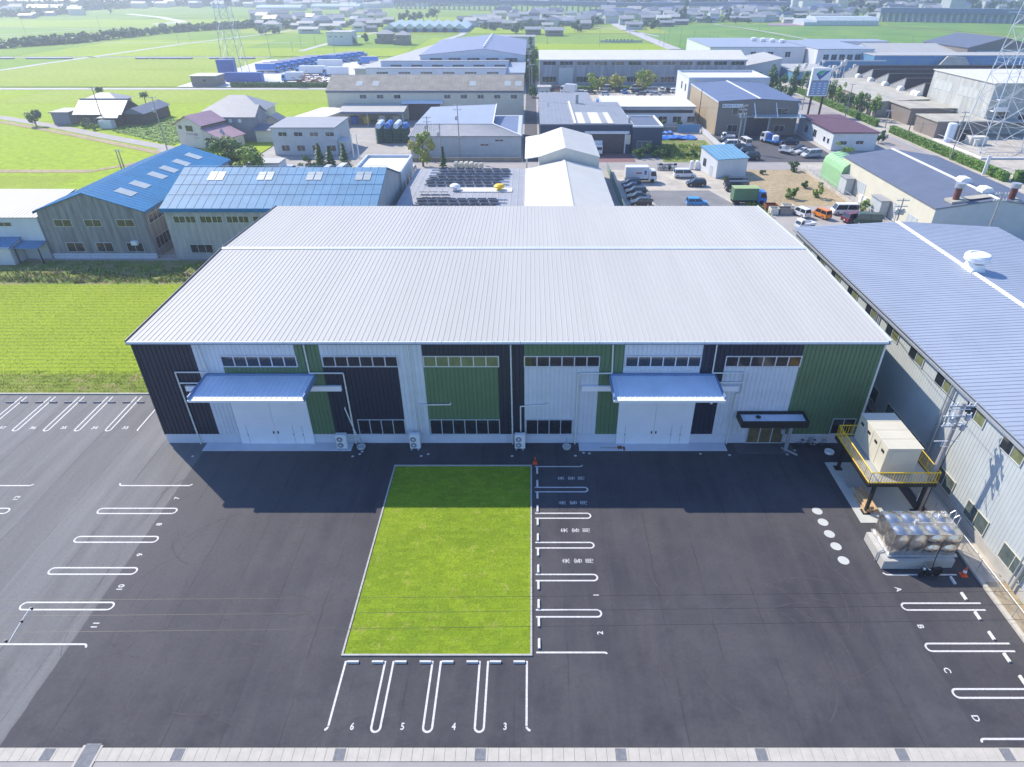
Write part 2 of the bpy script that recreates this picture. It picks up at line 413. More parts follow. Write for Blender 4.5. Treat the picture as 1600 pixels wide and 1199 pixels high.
# bays A-D at the right
for y in (28.88, 25.72, 22.58):
    r = .28; mark(line_pts([(30.95, y + r)] + arc(25.4 + r, y, r, 90, 270) + [(30.95, y - r)]))
mark(line_pts(arc(25.75, 31.95, .3, 200, 270) + [(30.7, 31.65)]))
mark(line_pts([(30.95, 19.85)] + arc(25.6, 19.65, .2, 90, 180)))
for x, y, s in ((25.85, 30.35, 'A'), (25.85, 27.3, 'B'), (25.85, 24.1, 'C'), (25.85, 21.05, 'D')): text('bay_letter', s, .56, M['line'], park, (x, y, LZ), (0, 0, R(-90)), ext=0)
# row of round white spots
for px_, py_ in ((1277, 799), (1286, 816.3), (1296, 834.7), (1306.3, 854), (1318, 876)):
    x, y = P(px_, py_); mb = MB(); mb.poly([(x + .40 * math.cos(i * math.pi / 16), y + .40 * math.sin(i * math.pi / 16), LZ) for i in range(32)]); mesh_obj('painted_spot', mb, M['pad'], park)
# pale tyre scuffs
M['scuff'] = mat('tyre_scuff', (.098, .094, .10), .9, .2, 2, spec=.2, col2=(.060, .058, .062))
for i in range(130):
    cx, cy, r = rnd.choice([(-21, 33), (-18, 30), (-24, 27), (15, 27), (20, 31), (10, 24)]) + (0,) if 0 else (*rnd.choice([(-19, 33), (-16, 30), (-22, 28), (14, 26), (17, 31), (-21, 36), (20, 24), (-20, 24)]), rnd.uniform(3, 8))
    a = rnd.uniform(0, 360); q_ = arc(cx + rnd.uniform(-3, 3), cy + rnd.uniform(-2, 2), r, a, a + rnd.uniform(12, 55), 14)
    if min(p[1] for p in q_) > 19.6 and max(p[1] for p in q_) < 46: mesh_obj('tyre_mark', line_pts(q_, rnd.uniform(.015, .045), .0015 + i * .00001), M['scuff'], park)
# small cast covers along the building
for i, (px_, py_) in enumerate(((301, 713.5), (551, 713.5), (562, 710), (658, 713), (669, 710), (800, 713), (899, 712.5), (912, 708), (921, 709), (1094.5, 709.5), (1140, 711.5), (1230, 710.5), (1242, 704), (566, 706))):
    x, y = P(px_, py_); mb = MB(); mb.poly([(x + .13 * math.cos(j * math.pi / 6), y + .13 * math.sin(j * math.pi / 6), .006) for j in range(12)]); mesh_obj('pipe_cover', mb, M['line'] if i != 12 else M['pad'], park)

# wheel stops, one thing each
MM('stop', (.60, .60, .58), .8, .12, 2)
MM('stop_dark', (.22, .22, .24), .8, .12, 2)
def stop(x, y, along, label, group, m='stop', L=.72):
    w, h = .18, .13
    mb = MB()
    prof = [(-w / 2, 0), (w / 2, 0), (w / 2 - .03, h), (-w / 2 + .03, h)]
    if along == 'x': mb.prism([(x - L / 2, y + a, b) for a, b in prof], (L, 0, 0))
    else: mb.prism([(x + a, y - L / 2, b) for a, b in prof], (0, L, 0))
    single('wheel_stop', mb, M[m], label, 'wheel stop', group)
ordn = ['first', 'second', 'third', 'fourth', 'fifth', 'sixth', 'seventh', 'eighth', 'ninth', 'tenth', 'eleventh', 'twelfth']
ys = []
for a, b in ((43.6, 41.03), (40.45, 37.95), (37.35, 34.8), (34.2, 31.7), (31.1, 28.6), (28.05, 25.5)): ys += [a - .45, b + .45]
for i, y in enumerate(ys): stop(.52, y, 'y', '%s concrete wheel stop from the building, in the column beside the lawn' % ordn[i], 'wheel stops right of the lawn')
xs = []
for a, b in ((-11.6, -9.25), (-8.6, -6.25), (-5.65, -3.3), (-2.65, -.35)): xs += [a + .4, b - .4]
for i, x in enumerate(xs): stop(x, 24.65, 'x', '%s grey wheel stop from the left in the row under the lawn' % ordn[i], 'wheel stops in front of the lawn')
for i, x in enumerate((-40.3, -43.25, -46.2, -49.15, -52.1)):
    for j, d in enumerate((.72, -.72)): stop(x + d, 53.8, 'x', '%s dark wheel stop from the black building in the row by the rice field' % ordn[2 * i + j], 'wheel stops by the rice field', 'stop_dark')
for i, y in enumerate((31.1, 29.72, 28.1, 26.55, 24.95, 23.4, 21.8)): stop(30.1, y, 'y', '%s pale wheel stop from the water tank, beside the right kerb' % ordn[i], 'wheel stops at the right kerb', L=.62)

# lawn with its concrete edging
t = Th('lawn', 'rectangular bright green turf lawn inside a narrow concrete edging', 'lawn', (-6, 34.5, 0))
t.part('turf', MB().box(-11.92, -.07, 25.22, 43.76, -.05, .03), M['lawn'])
e = MB()
for i in range(20): e.box(-12.06 + i * .607, -12.06 + i * .607 + .6, 25.08, 25.2, 0, .09); e.box(-12.06 + i * .607, -12.06 + i * .607 + .6, 43.78, 43.9, 0, .09)
for i in range(31): e.box(-12.06, -11.94, 25.21 + i * .6, 25.2 + (i + 1) * .6 - .01 if i < 30 else 43.77, 0, .09); e.box(-.06, .07, 25.21 + i * .6, 25.2 + (i + 1) * .6 - .01 if i < 30 else 43.77, 0, .09)
t.part('edging', e, M['concrete'])
gr = MB(); rg = random.Random(9)
for i in range(26000):
    x, y = rg.uniform(-11.93, -.08), rg.uniform(25.2, 43.78); a = rg.uniform(0, 6.28); h = rg.uniform(.005, .022); dx, dy = math.cos(a) * .028, math.sin(a) * .028
    gr.poly([(x - dx, y - dy, .028), (x + dx, y + dy, .028), (x + dy * .6, y - dx * .6, .03 + h)], rg.randrange(3))
gm = [mat('grass_blade_' + k_, c_, .8, 0, spec=.15) for k_, c_ in (('a', (.17, .27, .02)), ('b', (.28, .38, .03)), ('c', (.40, .42, .09)))]
gb = t.part('grass_blades', gr, gm); gb['kind'] = 'stuff'

# ---------------------------------------------------------------- the main factory
def frame_window(th, side, u, z, w, h, n, at, glass='glass', fr='alu', rail=False, panes=True, fw=.055, name='window', slant=None):
    """side S/N/W/E; u = left end along the wall; at = wall plane; returns frame object"""
    mb = MB(); pb = MB(); o = .06; q = .025
    def bb(m, a, b, z0, z1, d0, d1):
        if side == 'S': m.box(a, b, at - d1, at - d0, z0, z1)
        elif side == 'N': m.box(a, b, at + d0, at + d1, z0, z1)
        elif side == 'W': m.box(at - d1, at - d0, a, b, z0, z1)
        else: m.box(at + d0, at + d1, a, b, z0, z1)
    bb(mb, u, u + w, z, z + fw, 0, o); bb(mb, u, u + w, z + h - fw, z + h, 0, o)
    for i in range(n + 1):
        x = u + i * (w - fw) / n; bb(mb, x, x + fw, z + fw, z + h - fw, 0, o - .004)
    f = th.part(name, mb, M[fr] if isinstance(fr, str) else fr)
    bb(pb, u + fw, u + w - fw, z + fw, z + h - fw, -.005, q)
    if panes: th.part('pane', pb, M[glass] if isinstance(glass, str) else glass, f)
    return f

F0, FE, FXL, FXR = 47.1, 10.75, -33.55, 29.75
B = Th('factory_building', 'large new factory with ribbed pale metal roof and green, black and silver striped front', 'factory', (-2, 47.1, 0))
B.part('plinth', MB().box(FXL, FXR, F0 + .05, 84, 0, 1.02), M['plinth'])
core = MB().box(FXL + .06, FXR - .06, F0 + .10, 83.85, 1.0, FE)
for sx in (FXL + .061, FXR - .061):
    core.poly([(sx, F0 + .2, FE), (sx, 83.8, FE), (sx, 67, FE + .5)])
B.part('inner_wall', core, M['pale_clad'])
def clad(x0, x1, z0, z1, m):
    mb = MB(); n = max(1, round((x1 - x0) / .38))
    ribbed(mb, (x0, F0 + .06, z0), (x1, F0 + .06, z0), (x1, F0 + .06, z1), (x0, F0 + .06, z1), (x1 - x0) / n, .035, .06, (0, -1, 0))
    return B.part('cladding', mb, M[m], label={'pale_clad': 'silver ribbed cladding panel', 'black_clad': 'black ribbed cladding panel', 'green_clad': 'dark green ribbed cladding panel'}[m])
zt, zw1, zw0, zb = FE - .06, 9.33, 8.22, 1.03
clad(FXL, -28.6, zb, zt, 'black_clad')
clad(-28.6, -26.4, zb, zw0, 'pale_clad'); clad(-28.6, -20.0, zw0, zt, 'pale_clad')
clad(-26.4, -20.0, 4.9, zw0, 'green_clad'); clad(-20.0, -17.9, zb, zt, 'green_clad')
clad(-17.9, -9.25, zw0, zt, 'pale_clad'); clad(-11.44, -9.25, zb, zw0, 'pale_clad'); clad(-17.9, -11.44, zb, zw0, 'black_clad')
clad(-9.25, -.6, zw0, zt, 'black_clad'); clad(-2.85, -.6, zb, zw0, 'black_clad'); clad(-9.25, -2.85, zb, zw0, 'green_clad')
clad(-.6, 7.9, zw0, zt, 'green_clad'); clad(5.85, 7.9, zb, zw0, 'green_clad'); clad(-.6, 5.85, zb, zw0, 'pale_clad')
clad(7.9, 14.5, 4.9, zt, 'pale_clad')
clad(14.5, 22.95, zw0, zt, 'black_clad'); clad(14.5, 16.55, zb, zw0, 'black_clad'); clad(16.55, 22.95, zb, zw0, 'pale_clad')
clad(22.95, FXR, zb, zt, 'green_clad')
# plain side claddings (left side has a sunlit edge, right side faces the alley)
mb = MB(); ribbed(mb, (FXL, 84, zb), (FXL, F0 + .06, zb), (FXL, F0 + .06, zt), (FXL, 84, zt), .38, .03, .035, (-1, 0, 0)); B.part('cladding', mb, M['black_clad'])
mb = MB(); ribbed(mb, (FXR, F0 + .06, zb), (FXR, 84, zb), (FXR, 84, zt), (FXR, F0 + .06, zt), .38, .03, .035, (1, 0, 0)); B.part('cladding', mb, M['green_clad'])
# trims
B.part('corner_trim', MB().box(FXL - .05, FXL + .08, F0 - .02, F0 + .10, 1.02, FE), M['dark_trim'])
B.part('corner_trim', MB().box(FXR - .08, FXR + .07, F0 - .04, F0 + .10, .3, FE), M['pipe'])
for x in (-26.42, -17.82, -9.22, -.62, 8.0, 16.53):
    frame_window(B, 'S', x, 8.22, 6.48, 1.1, 6, F0 + .02, fw=.10, glass='glass' if x != -9.22 else 'glass_green')
# lower windows
for x, w, n in ((-15.7, 4.26, 4), (-9.2, 6.36, 6), (-.5, 4.25, 4)): frame_window(B, 'S', x, 1.03, w, 1.68, n, F0 + .02, fw=.07)
frame_window(B, 'S', 27.25, 1.1, 2.1, 1.7, 2, F0 + .02, fw=.06)
# small details on the plinth
B.part('vent_panel', MB().box(-9.3, -8.75, F0 - .02, F0 + .04, .15, .95), M['pale_clad']); B.part('vent_panel', MB().box(-2.85, -2.3, F0 - .02, F0 + .04, .15, .95), M['pale_clad'])
# roof
RB, RR, zE, zR = 84.15, 66.9, 10.86, 11.45
rf = MB(); XL, XR = FXL - .12, FXR + .12
ribbed(rf, (XL, 46.88, zE), (XR, 46.88, zE), (XR, RR, zR), (XL, RR, zR), .455, .035, .03, (0, -.03, 1))
ribbed(rf, (XR, RB, zE), (XL, RB, zE), (XL, RR, zR), (XR, RR, zR), .455, .035, .03, (0, .03, 1))
roof = B.part('roof', rf, M['white_roof'])
B.part('ridge_cap', MB().prism([(XL, RR - .32, zR + .06), (XL, RR, zR + .13), (XL, RR + .32, zR + .06), (XL, RR + .3, zR - .02), (XL, RR - .3, zR - .02)], (XR - XL, 0, 0)), M['trim'], roof)
# gutter lengths along the front eave
g = MB()
for i in range(29): g.box(XL + i * 2.186, XL + i * 2.186 + 2.16, 46.70, 46.90, 10.66, 10.86)
B.part('gutter', g, M['trim'], roof)
B.part('fascia', MB().box(XL, XR, 46.86, 47.1, 10.52, 10.66), M['navy_trim'], roof)
for sx, m_ in ((XL - .09, 'dark_trim'), (XR, 'trim')):
    B.part('verge_trim', MB().prism([(sx, 46.8, 10.55), (sx, RB, 10.55), (sx, RB, zE + .12), (sx, RR, zR + .14), (sx, 46.8, zE + .12)], (.09, 0, 0)), M[m_], roof)
# downpipes
def pipe(pts, r=.065, name='downpipe', m='pipe'):
    mb = MB().path(pts, r, 8)
    for a, b in zip(pts, pts[1:]):
        a, b = Vector(a), Vector(b); L = (b - a).length
        for i in range(1, int(L / 1.5)): q = a.lerp(b, i / (L / 1.5)); d = (b - a).normalized() * .03; mb.tube(q - d, q + d, r * 1.35, n=8)
    return B.part(name, mb, M[m])
yp = F0 - .1
pipe([(-28.0, yp, 10.6), (-27.8, yp, 7.75), (-30.6, yp, 7.75), (-30.5, yp, 0)]); pipe([(-27.9, yp, 6.65), (-30.5, yp, 6.65)])
pipe([(-19.07, yp, 10.6), (-19.07, yp, 7.66), (-16.17, yp, 7.66), (-16.15, yp, 0)])
pipe([(-10.36, yp, 10.6), (-10.36, yp, 1.6)]); pipe([(-1.73, yp, 10.6), (-1.7, yp, 0)])
pipe([(6.85, yp, 10.6), (6.95, yp, 7.66), (4.05, yp, 7.6), (4.03, yp, 0)])
pipe([(15.55, yp, 10.6), (15.58, yp, 7.68), (18.4, yp, 7.68), (18.4, yp, 5.52), (18.02, yp, 5.52), (18.02, yp, 0)]); pipe([(15.9, yp, 6.7), (18.4, yp, 6.7)])
pipe([(-9.95, yp, 1.4), (-9.95, yp, 4.35), (-7.15, yp, 4.4), (-7.15, yp, 4.6)], .06, 'duct'); pipe([(-.95, yp, 1.4), (-.95, yp, 4.2), (1.42, yp, 4.35), (1.42, yp, 4.6)], .06, 'duct')
pipe([(-16.55, yp, 4.1), (-16.6, yp, 4.0), (-15.9, yp, .6), (-16.6, yp, .55)], .055, 'duct')
pipe([(23.65, yp, 2.9), (23.74, yp, 0)], .05, 'duct')
MM('edge_blue', (.03, .10, .36), .45, .05)
# large sliding doors, rails, canopies, aprons
for x0, x1, r0, r1, c0, c1, s0, s1 in ((-26.65, -19.95, -30.1, -16.55, -28.0, -18.7, -29.95, -16.4), (7.8, 14.55, 4.4, 18.05, 6.85, 15.8, 4.37, 17.85)):
    d = MB(); mid = (x0 + x1) / 2
    d.box(x0, mid - .01, F0 - .09, F0 + .02, .02, 5.9); d.box(mid + .01, x1, F0 - .09, F0 + .02, .02, 5.9)
    dd = B.part('sliding_door', d, M['door_white'])
    for sx in (-.2, .2): B.part('door_handle', MB().box(mid + sx - .06, mid + sx + .06, F0 - .12, F0 - .085, 1.2, 1.45), M['black'], dd)
    for sx in (-2.6, 1.6, 2.45):
        w = MB(); w.box(mid + sx, mid + sx + .02, F0 - .093, F0 - .088, .05, 2.1); w.box(mid + sx - .05, mid + sx + .03, F0 - .1, F0 - .088, 1.0, 1.12); B.part('wicket_seam', w, M['dark_trim'], dd)
    B.part('door_rail', MB().box(r0, r1, F0 - .24, F0, 5.88, 6.38), M['door_white'], dd)
    cn = MB(); ribbed(cn, (c0, 43.62, 7.2), (c1, 43.62, 7.2), (c1, F0, 7.42), (c0, F0, 7.42), .44, .03, .05, (0, 0, 1))
    ca = B.part('canopy', cn, M['canopy_blue'] if 'canopy_blue' in M else MM('canopy_blue', (.70, .76, .86), .4, .06, .5))
    e = MB(); e.box(c0 - .12, c0 - .01, 43.55, F0, 7.0, 7.5); e.box(c1 + .01, c1 + .12, 43.55, F0, 7.0, 7.5); e.box(c0, c1, F0 - .12, F0 - .0, 7.44, 7.6)
    B.part('canopy_edge', e, M['edge_blue'] if 'edge_blue' in M else MM('edge_blue', (.05, .13, .33), .45, .05), ca) if 0 else B.part('canopy_edge', e, M['canopy_side'] if 'canopy_side' in M else MM('canopy_side', (.16, .25, .42), .45, .05), ca)
    B.part('canopy_gutter', MB().box(c0 - .1, c1 + .1, 43.42, 43.60, 7.03, 7.22), M['paint'], ca)
    B.part('canopy_soffit', MB().box(c0, c1, 43.62, F0, 7.02, 7.12), M['pale_clad'], ca)
    B.part('flood_lamp', MB().tube((c1 - 1.0, 43.7, 6.95), (c1 - 1.0, 43.55, 6.8), .1, n=10), M['paint'], ca)
    B.part('apron', MB().box(s0, s1, 45.95, F0, -.05, .04), M['plinth'])
# entrance
e = MB(); c0, c1, cy = 18.45, 24.35, 45.45
e.box(c0, c1, cy, cy + .12, 2.95, 3.62); e.box(c0, c0 + .12, cy + .12, F0, 2.95, 3.62); e.box(c1 - .12, c1, cy + .12, F0, 2.95, 3.62); e.box(c0 + .12, c1 - .12, F0 - .15, F0 - .01, 3.3, 3.62)
ec = B.part('entrance_canopy', e, M['black'])
rr = MB(); ribbed(rr, (c0 + .12, cy + .12, 3.30), (c1 - .12, cy + .12, 3.30), (c1 - .12, F0 - .15, 3.36), (c0 + .12, F0 - .15, 3.36), .45, .025, .04, (0, 0, 1)); B.part('canopy_roof', rr, M['canopy_blue'], ec)
B.part('vent_mark', MB().lathe((20.2, 46.5, 3.4), [(.22, 0), (.22, .05), (.12, .08)], 12), M['black'], ec)
frame_window(B, 'S', 19.75, .05, 3.4, 2.6, 3, F0 + .0, fw=.09, name='entrance_door', glass='amber' if 'amber' in M and 0 else MM('amber', (.16, .13, .07), .15, .3, 1.), fr='alu')
B.part('entrance_step', MB().box(18.65, 23.9, 45.55, F0, -.05, .045), MM('dark_tile', (.10, .10, .115), .7, .15, 3))
B.part('post_box', MB().box(22.75, 23.05, F0 - .35, F0 - .1, 1.3, 1.8), M['alu'])
B.part('lintel_post', MB().box(22.95, 23.25, F0 - 1.2, F0 - 1.0, 0, 2.95), M['galv'])
single('wood_plank', MB().prism([(22.8, 46.3, .05), (22.95, 46.42, .05), (24.05, 45.35, .02), (23.9, 45.25, .02)], (0, 0, .06)), M['concrete'], 'pale plank lying on the dark tiled step by the entrance', 'plank')
mb = MB().box(6.3, 8.6, 46.35, 46.37, .045, .07); mb.box(7.9, 8.3, 46.2, 46.6, .045, .09); mb.box(8.4, 8.55, 45.98, 46.5, .045, .1)
single('loose_tools', mb, M['rust'], 'dark and red rods lying on the right concrete apron', 'tools')
# outdoor units and wash basins: own things
def ac_unit(x, y, label):
    t = Th('air_conditioner', label, 'air conditioner', (x, y, 0), group='two-fan outdoor units along the facade')
    t.part('casing', MB().box(x - .47, x + .47, y - .18, y + .22, .12, 1.62), M['paint'])
    for z in (.5, 1.15):
        t.part('fan_grille', MB().tube((x - .12, y - .185, z), (x - .12, y - .215, z), .27, n=20), M['galv'])
        t.part('fan_hub', MB().tube((x - .12, y - .216, z), (x - .12, y - .24, z), .08, n=12), M['paint'])
        rg = MB(); rg.path([(x - .12 + .22 * math.cos(i * .5236), y - .222, z + .22 * math.sin(i * .5236)) for i in range(13)], .012, 4)
        t.part('guard_ring', rg, M['black'])
    for sx in (-.35, .25): t.part('foot', MB().box(x + sx - .06, x + sx + .08, y - .3, y + .3, 0, .12), M['concrete'])
ac_unit(-17.2, 46.35, 'white two-fan outdoor unit at the right end of the left apron'); ac_unit(-10.55, 46.35, 'white two-fan outdoor unit left of the six-pane lower window'); ac_unit(-1.02, 46.35, 'white two-fan outdoor unit beside the black panel near the middle')
def basin(x, y, label):
    t = Th('wash_basin', label, 'wash basin', (x, y, 0), group='outdoor wash basins')
    t.part('bowl', MB().lathe((x, y, 0), [(.34, 0), (.40, .18), (.40, .24), (.33, .24), (.28, .12)], 16), M['pad']); t.part('tap_post', MB().tube((x, y + .3, 0), (x, y + .3, .95), .03).tube((x, y + .3, .85), (x, y + .12, .85), .02), M['galv'])
basin(-15.55, 46.4, 'small round outdoor wash basin beside the left apron unit'); basin(3.25, 46.4, 'small outdoor wash basin left of the right apron')

# ---------------------------------------------------------------- traffic cones, bicycle, tyre
def cone(x, y, label, s=1.):
    t = Th('traffic_cone', label, 'traffic cone', (x, y, 0))
    t.part('base', MB().box(x - .2 * s, x + .2 * s, y - .2 * s, y + .2 * s, 0, .05), M['orange']); t.part('cone_body', MB().lathe((x, y, .05), [(.15 * s, 0), (.035 * s, .68 * s)], 14), M['orange'])
    t.part('band', MB().lathe((x, y, .05), [(.118 * s, .24 * s), (.082 * s, .42 * s)], 14), M['paint'] if s > 1 else M['red_lamp'])
cone(*P(836, 724.5), 'red traffic cone standing at the back corner of the lawn'); cone(*P(1505, 899), 'orange traffic cone with white band beside the water tank kerb', 1.15)
def bicycle(x, y, ang, label, m):
    t = root('bicycle', label, 'bicycle', (x, y, 0), ang)
    for sx in (-.52, .52):
        w = MB().path([(sx + .32 * math.cos(a * .3927), 0, .33 + .32 * math.sin(a * .3927)) for a in range(17)], .02, 5)
        for a in range(8): w.tube((sx, 0, .33), (sx + .31 * math.cos(a * .785), 0, .33 + .31 * math.sin(a * .785)), .004, n=3)
        mesh_obj('wheel', w, M['tyre'], t)
    f = MB().path([(-.52, 0, .33), (-.15, 0, .3), (.38, 0, .78), (-.2, 0, .72), (-.15, 0, .3)], .018).path([(-.52, 0, .33), (-.22, 0, .75)], .015).path([(.52, 0, .33), (.36, 0, .95)], .018)
    mesh_obj('frame', f, M[m], t); mesh_obj('saddle', MB().box(-.36, -.1, -.07, .07, .84, .9), M['black'], t); mesh_obj('handlebar', MB().path([(.28, -.26, 1.0), (.36, 0, .96), (.28, .26, 1.0)], .015), M['galv'], t)
    mesh_obj('basket', MB().box(.45, .78, -.16, .16, .72, .95), M['galv'], t)
bicycle(24.9, 46.5, R(4), 'bicycle leaning along the green wall right of the entrance', 'navy_trim')
bicycle(26.0, 46.45, R(-6), 'second bicycle parked just left of the white tyre planter', 'galv')
t = MB(); t.lathe((27.0, 45.7, 0), [(.30, .0), (.42, .04), (.42, .2), (.30, .24), (.22, .2), (.22, .04)], 20)
single('tyre_planter', t, M['paint'], 'round white tyre planter lying on the asphalt under the raised cabinet', 'tyre')
# ---------------------------------------------------------------- generic buildings
def bld(name, label, x0, x1, y0, y1, zE, roof='flat', zR=None, wall='white_wall', rmat='white_roof', win=(), over=.35, cat='building', rot=0., ribs=None, ridge=None,
        group=None, fascia=None, rcap=None, z0=0., wout=0.):
    """box building drawn axis-aligned, then turned about its front-left corner. roof: flat, gx (ridge along x), gy (ridge along y), sy (single slope, back height zR), sx, hip, para(pet)"""
    zR = zE if zR is None else zR
    T_ = Th(name, label, cat, (x0, y0, 0), group); T_.r.rotation_euler = (0, 0, rot)
    w = MB(); wm = M[wall]; cx, cy = (x0 + x1) / 2, (y0 + y1) / 2
    if ridge is not None:
        if roof == 'gx': cy = ridge
        else: cx = ridge
    if roof == 'gx':
        for s in (x0, ): w.prism([(s, y0, z0), (s, y1, z0), (s, y1, zE), (s, cy, zR), (s, y0, zE)], (x1 - x0, 0, 0))
    elif roof == 'gy': w.prism([(x0, y0, z0), (x1, y0, z0), (x1, y0, zE), (cx, y0, zR), (x0, y0, zE)], (0, y1 - y0, 0))
    elif roof == 'sy': w.prism([(x0, y0, z0), (x0, y1, z0), (x0, y1, zR), (x0, y0, zE)], (x1 - x0, 0, 0))
    elif roof == 'sx': w.prism([(x0, y0, z0), (x1, y0, z0), (x1, y0, zR), (x0, y0, zE)], (0, y1 - y0, 0))
    else: w.box(x0, x1, y0, y1, z0, zE)
    wall_o = T_.part('wall', w, wm)
    r = MB(); o = over; g = .04; th = .12
    rib = (lambda a, b, c, d, up: ribbed(r, a, b, c, d, ribs, min(.09, ribs * .14), min(.035, ribs * .07), up)) if ribs else (lambda a, b, c, d, up: r.poly([a, b, c, d]))
    if roof == 'gx':
        s1 = (zR - zE) / (cy - y0); s2 = (zR - zE) / (y1 - cy)
        ef, eb = zE - o * s1 + g, zE - o * s2 + g; zr = zR + g
        r.prism([(x0 - o, y0 - o, ef), (x0 - o, cy, zr), (x0 - o, y1 + o, eb), (x0 - o, y1 + o, eb + th * .3), (x0 - o, cy, zr + th), (x0 - o, y0 - o, ef + th)], (x1 - x0 + 2 * o, 0, 0))
        if ribs:
            e = th + .004; rib((x0 - o, y0 - o, ef + e), (x1 + o, y0 - o, ef + e), (x1 + o, cy, zr + e), (x0 - o, cy, zr + e), (0, -s1, 1)); rib((x1 + o, y1 + o, eb + e), (x0 - o, y1 + o, eb + e), (x0 - o, cy, zr + e), (x1 + o, cy, zr + e), (0, s2, 1))
    elif roof == 'gy':
        s1 = (zR - zE) / (cx - x0); s2 = (zR - zE) / (x1 - cx)
        el, er = zE - o * s1 + g, zE - o * s2 + g; zr = zR + g
        r.prism([(x0 - o, y0 - o, el), (cx, y0 - o, zr), (x1 + o, y0 - o, er), (x1 + o, y0 - o, er + th), (cx, y0 - o, zr + th), (x0 - o, y0 - o, el + th)], (0, y1 - y0 + 2 * o, 0))
        if ribs:
            e = th + .004; rib((x0 - o, y1 + o, el + e), (x0 - o, y0 - o, el + e), (cx, y0 - o, zr + e), (cx, y1 + o, zr + e), (-s1, 0, 1)); rib((x1 + o, y0 - o, er + e), (x1 + o, y1 + o, er + e), (cx, y1 + o, zr + e), (cx, y0 - o, zr + e), (s2, 0, 1))
    elif roof == 'sy':
        s1 = (zR - zE) / (y1 - y0); a, b = zE - o * s1 + g, zR + o * s1 + g
        r.prism([(x0 - o, y0 - o, a), (x0 - o, y1 + o, b), (x0 - o, y1 + o, b + th), (x0 - o, y0 - o, a + th)], (x1 - x0 + 2 * o, 0, 0))
        if ribs: rib((x0 - o, y0 - o, a + th + .004), (x1 + o, y0 - o, a + th + .004), (x1 + o, y1 + o, b + th + .004), (x0 - o, y1 + o, b + th + .004), (0, 0, 1))
    elif roof == 'sx':
        s1 = (zR - zE) / (x1 - x0); a, b = zE - o * s1 + g, zR + o * s1 + g
        r.prism([(x0 - o, y0 - o, a), (x1 + o, y0 - o, b), (x1 + o, y0 - o, b + th), (x0 - o, y0 - o, a + th)], (0, y1 - y0 + 2 * o, 0))
        if ribs: rib((x0 - o, y1 + o, a + th + .004), (x0 - o, y0 - o, a + th + .004), (x1 + o, y0 - o, b + th + .004), (x1 + o, y1 + o, b + th + .004), (0, 0, 1))
    elif roof == 'flat':
        r.box(x0 - o, x1 + o, y0 - o, y1 + o, zE + .002, zE + .25)
        if ribs: rib((x0 - o, y0 - o, zE + .255), (x1 + o, y0 - o, zE + .255), (x1 + o, y1 + o, zE + .255), (x0 - o, y1 + o, zE + .255), (0, 0, 1))
    elif roof == 'para':
        r.box(x0 + .3, x1 - .3, y0 + .3, y1 - .3, zE + .002, zE + .06)
        p = MB(); h = zR
        p.box(x0 - .02, x1 + .02, y0 - .02, y0 + .3, zE + .001, h); p.box(x0 - .02, x1 + .02, y1 - .3, y1 + .02, zE + .001, h); p.box(x0 - .02, x0 + .3, y0 + .3, y1 - .3, zE + .001, h); p.box(x1 - .3, x1 + .02, y0 + .3, y1 - .3, zE + .001, h)
        T_.part('parapet', p, M[fascia or wall])
    elif roof == 'hip':
        d = min(x1 - x0, y1 - y0) / 2
        if x1 - x0 >= y1 - y0: A, B_ = (x0 + d, cy), (x1 - d, cy)
        else: A, B_ = (cx, y0 + d), (cx, y1 - d)
        e = zE - .05; c = [(x0 - o, y0 - o, e), (x1 + o, y0 - o, e), (x1 + o, y1 + o, e), (x0 - o, y1 + o, e)]; a = (*A, zR); b = (*B_, zR)
        r.poly(c[::-1])
        if x1 - x0 >= y1 - y0: r.poly([c[0], c[1], b, a]); r.poly([c[1], c[2], b]); r.poly([c[2], c[3], a, b]); r.poly([c[3], c[0], a])
        else: r.poly([c[0], c[1], a]); r.poly([c[1], c[2], b, a]); r.poly([c[2], c[3], b]); r.poly([c[3], c[0], a, b])
    ro = T_.part('roof', r, M[rmat])
    if rcap and roof == 'gx': T_.part('ridge_cap', MB().box(x0 - o, x1 + o, cy - .25, cy + .25, zR + .1, zR + .26), M[rcap], ro)
    if rcap and roof == 'gy': T_.part('ridge_cap', MB().box(cx - .25, cx + .25, y0 - o, y1 + o, zR + .1, zR + .26), M[rcap], ro)
    if fascia and roof in ('gx', 'sy', 'flat', 'gy'):
        f = MB().box(x0 - o, x1 + o, y0 - o - .08, y0 - o - .005, zE - .35 * (zR > zE) - .1, zE + .12 + .12 * (roof == 'flat')) if roof != 'gy' else None
        if f: T_.part('eave_fascia', f, M[fascia], ro)
        if roof == 'gy':
            for xx, dd in ((x0 - o - .09, 1), (x1 + o + .01, 1)): T_.part('eave_fascia', MB().box(xx, xx + .08, y0 - o, y1 + o, zE - .3, zE + .05), M[fascia], ro)
    for wn in win:
        side, u, z, ww, hh, n = wn[:6]; kw = wn[6] if len(wn) > 6 else {}
        at = {'S': y0, 'N': y1, 'W': x0 - wout, 'E': x1}[side]
        frame_window(T_, side, u, z, ww, hh, n, at, **{**dict(glass='glass', fr='alu'), **kw})
    T_.x0, T_.x1, T_.y0, T_.y1, T_.zE = x0, x1, y0, y1, zE
    T_.roof_o, T_.wall_o = ro, wall_o
    return T_
def skylights(T_, pts, m='skylight'):
    for q in pts:
        mb = MB().poly(q); T_.part('skylight', mb, M[m], T_.roof_o)
MM('skylight', (.38, .42, .42), .35, .12, 1.5)
MM('blue_white_roof', (.32, .36, .44), .45, .06, .2)
MM('grey_wall', (.46, .50, .52), .6, .07, .5)
MM('aged_wall', (.27, .28, .28), .85, .0)
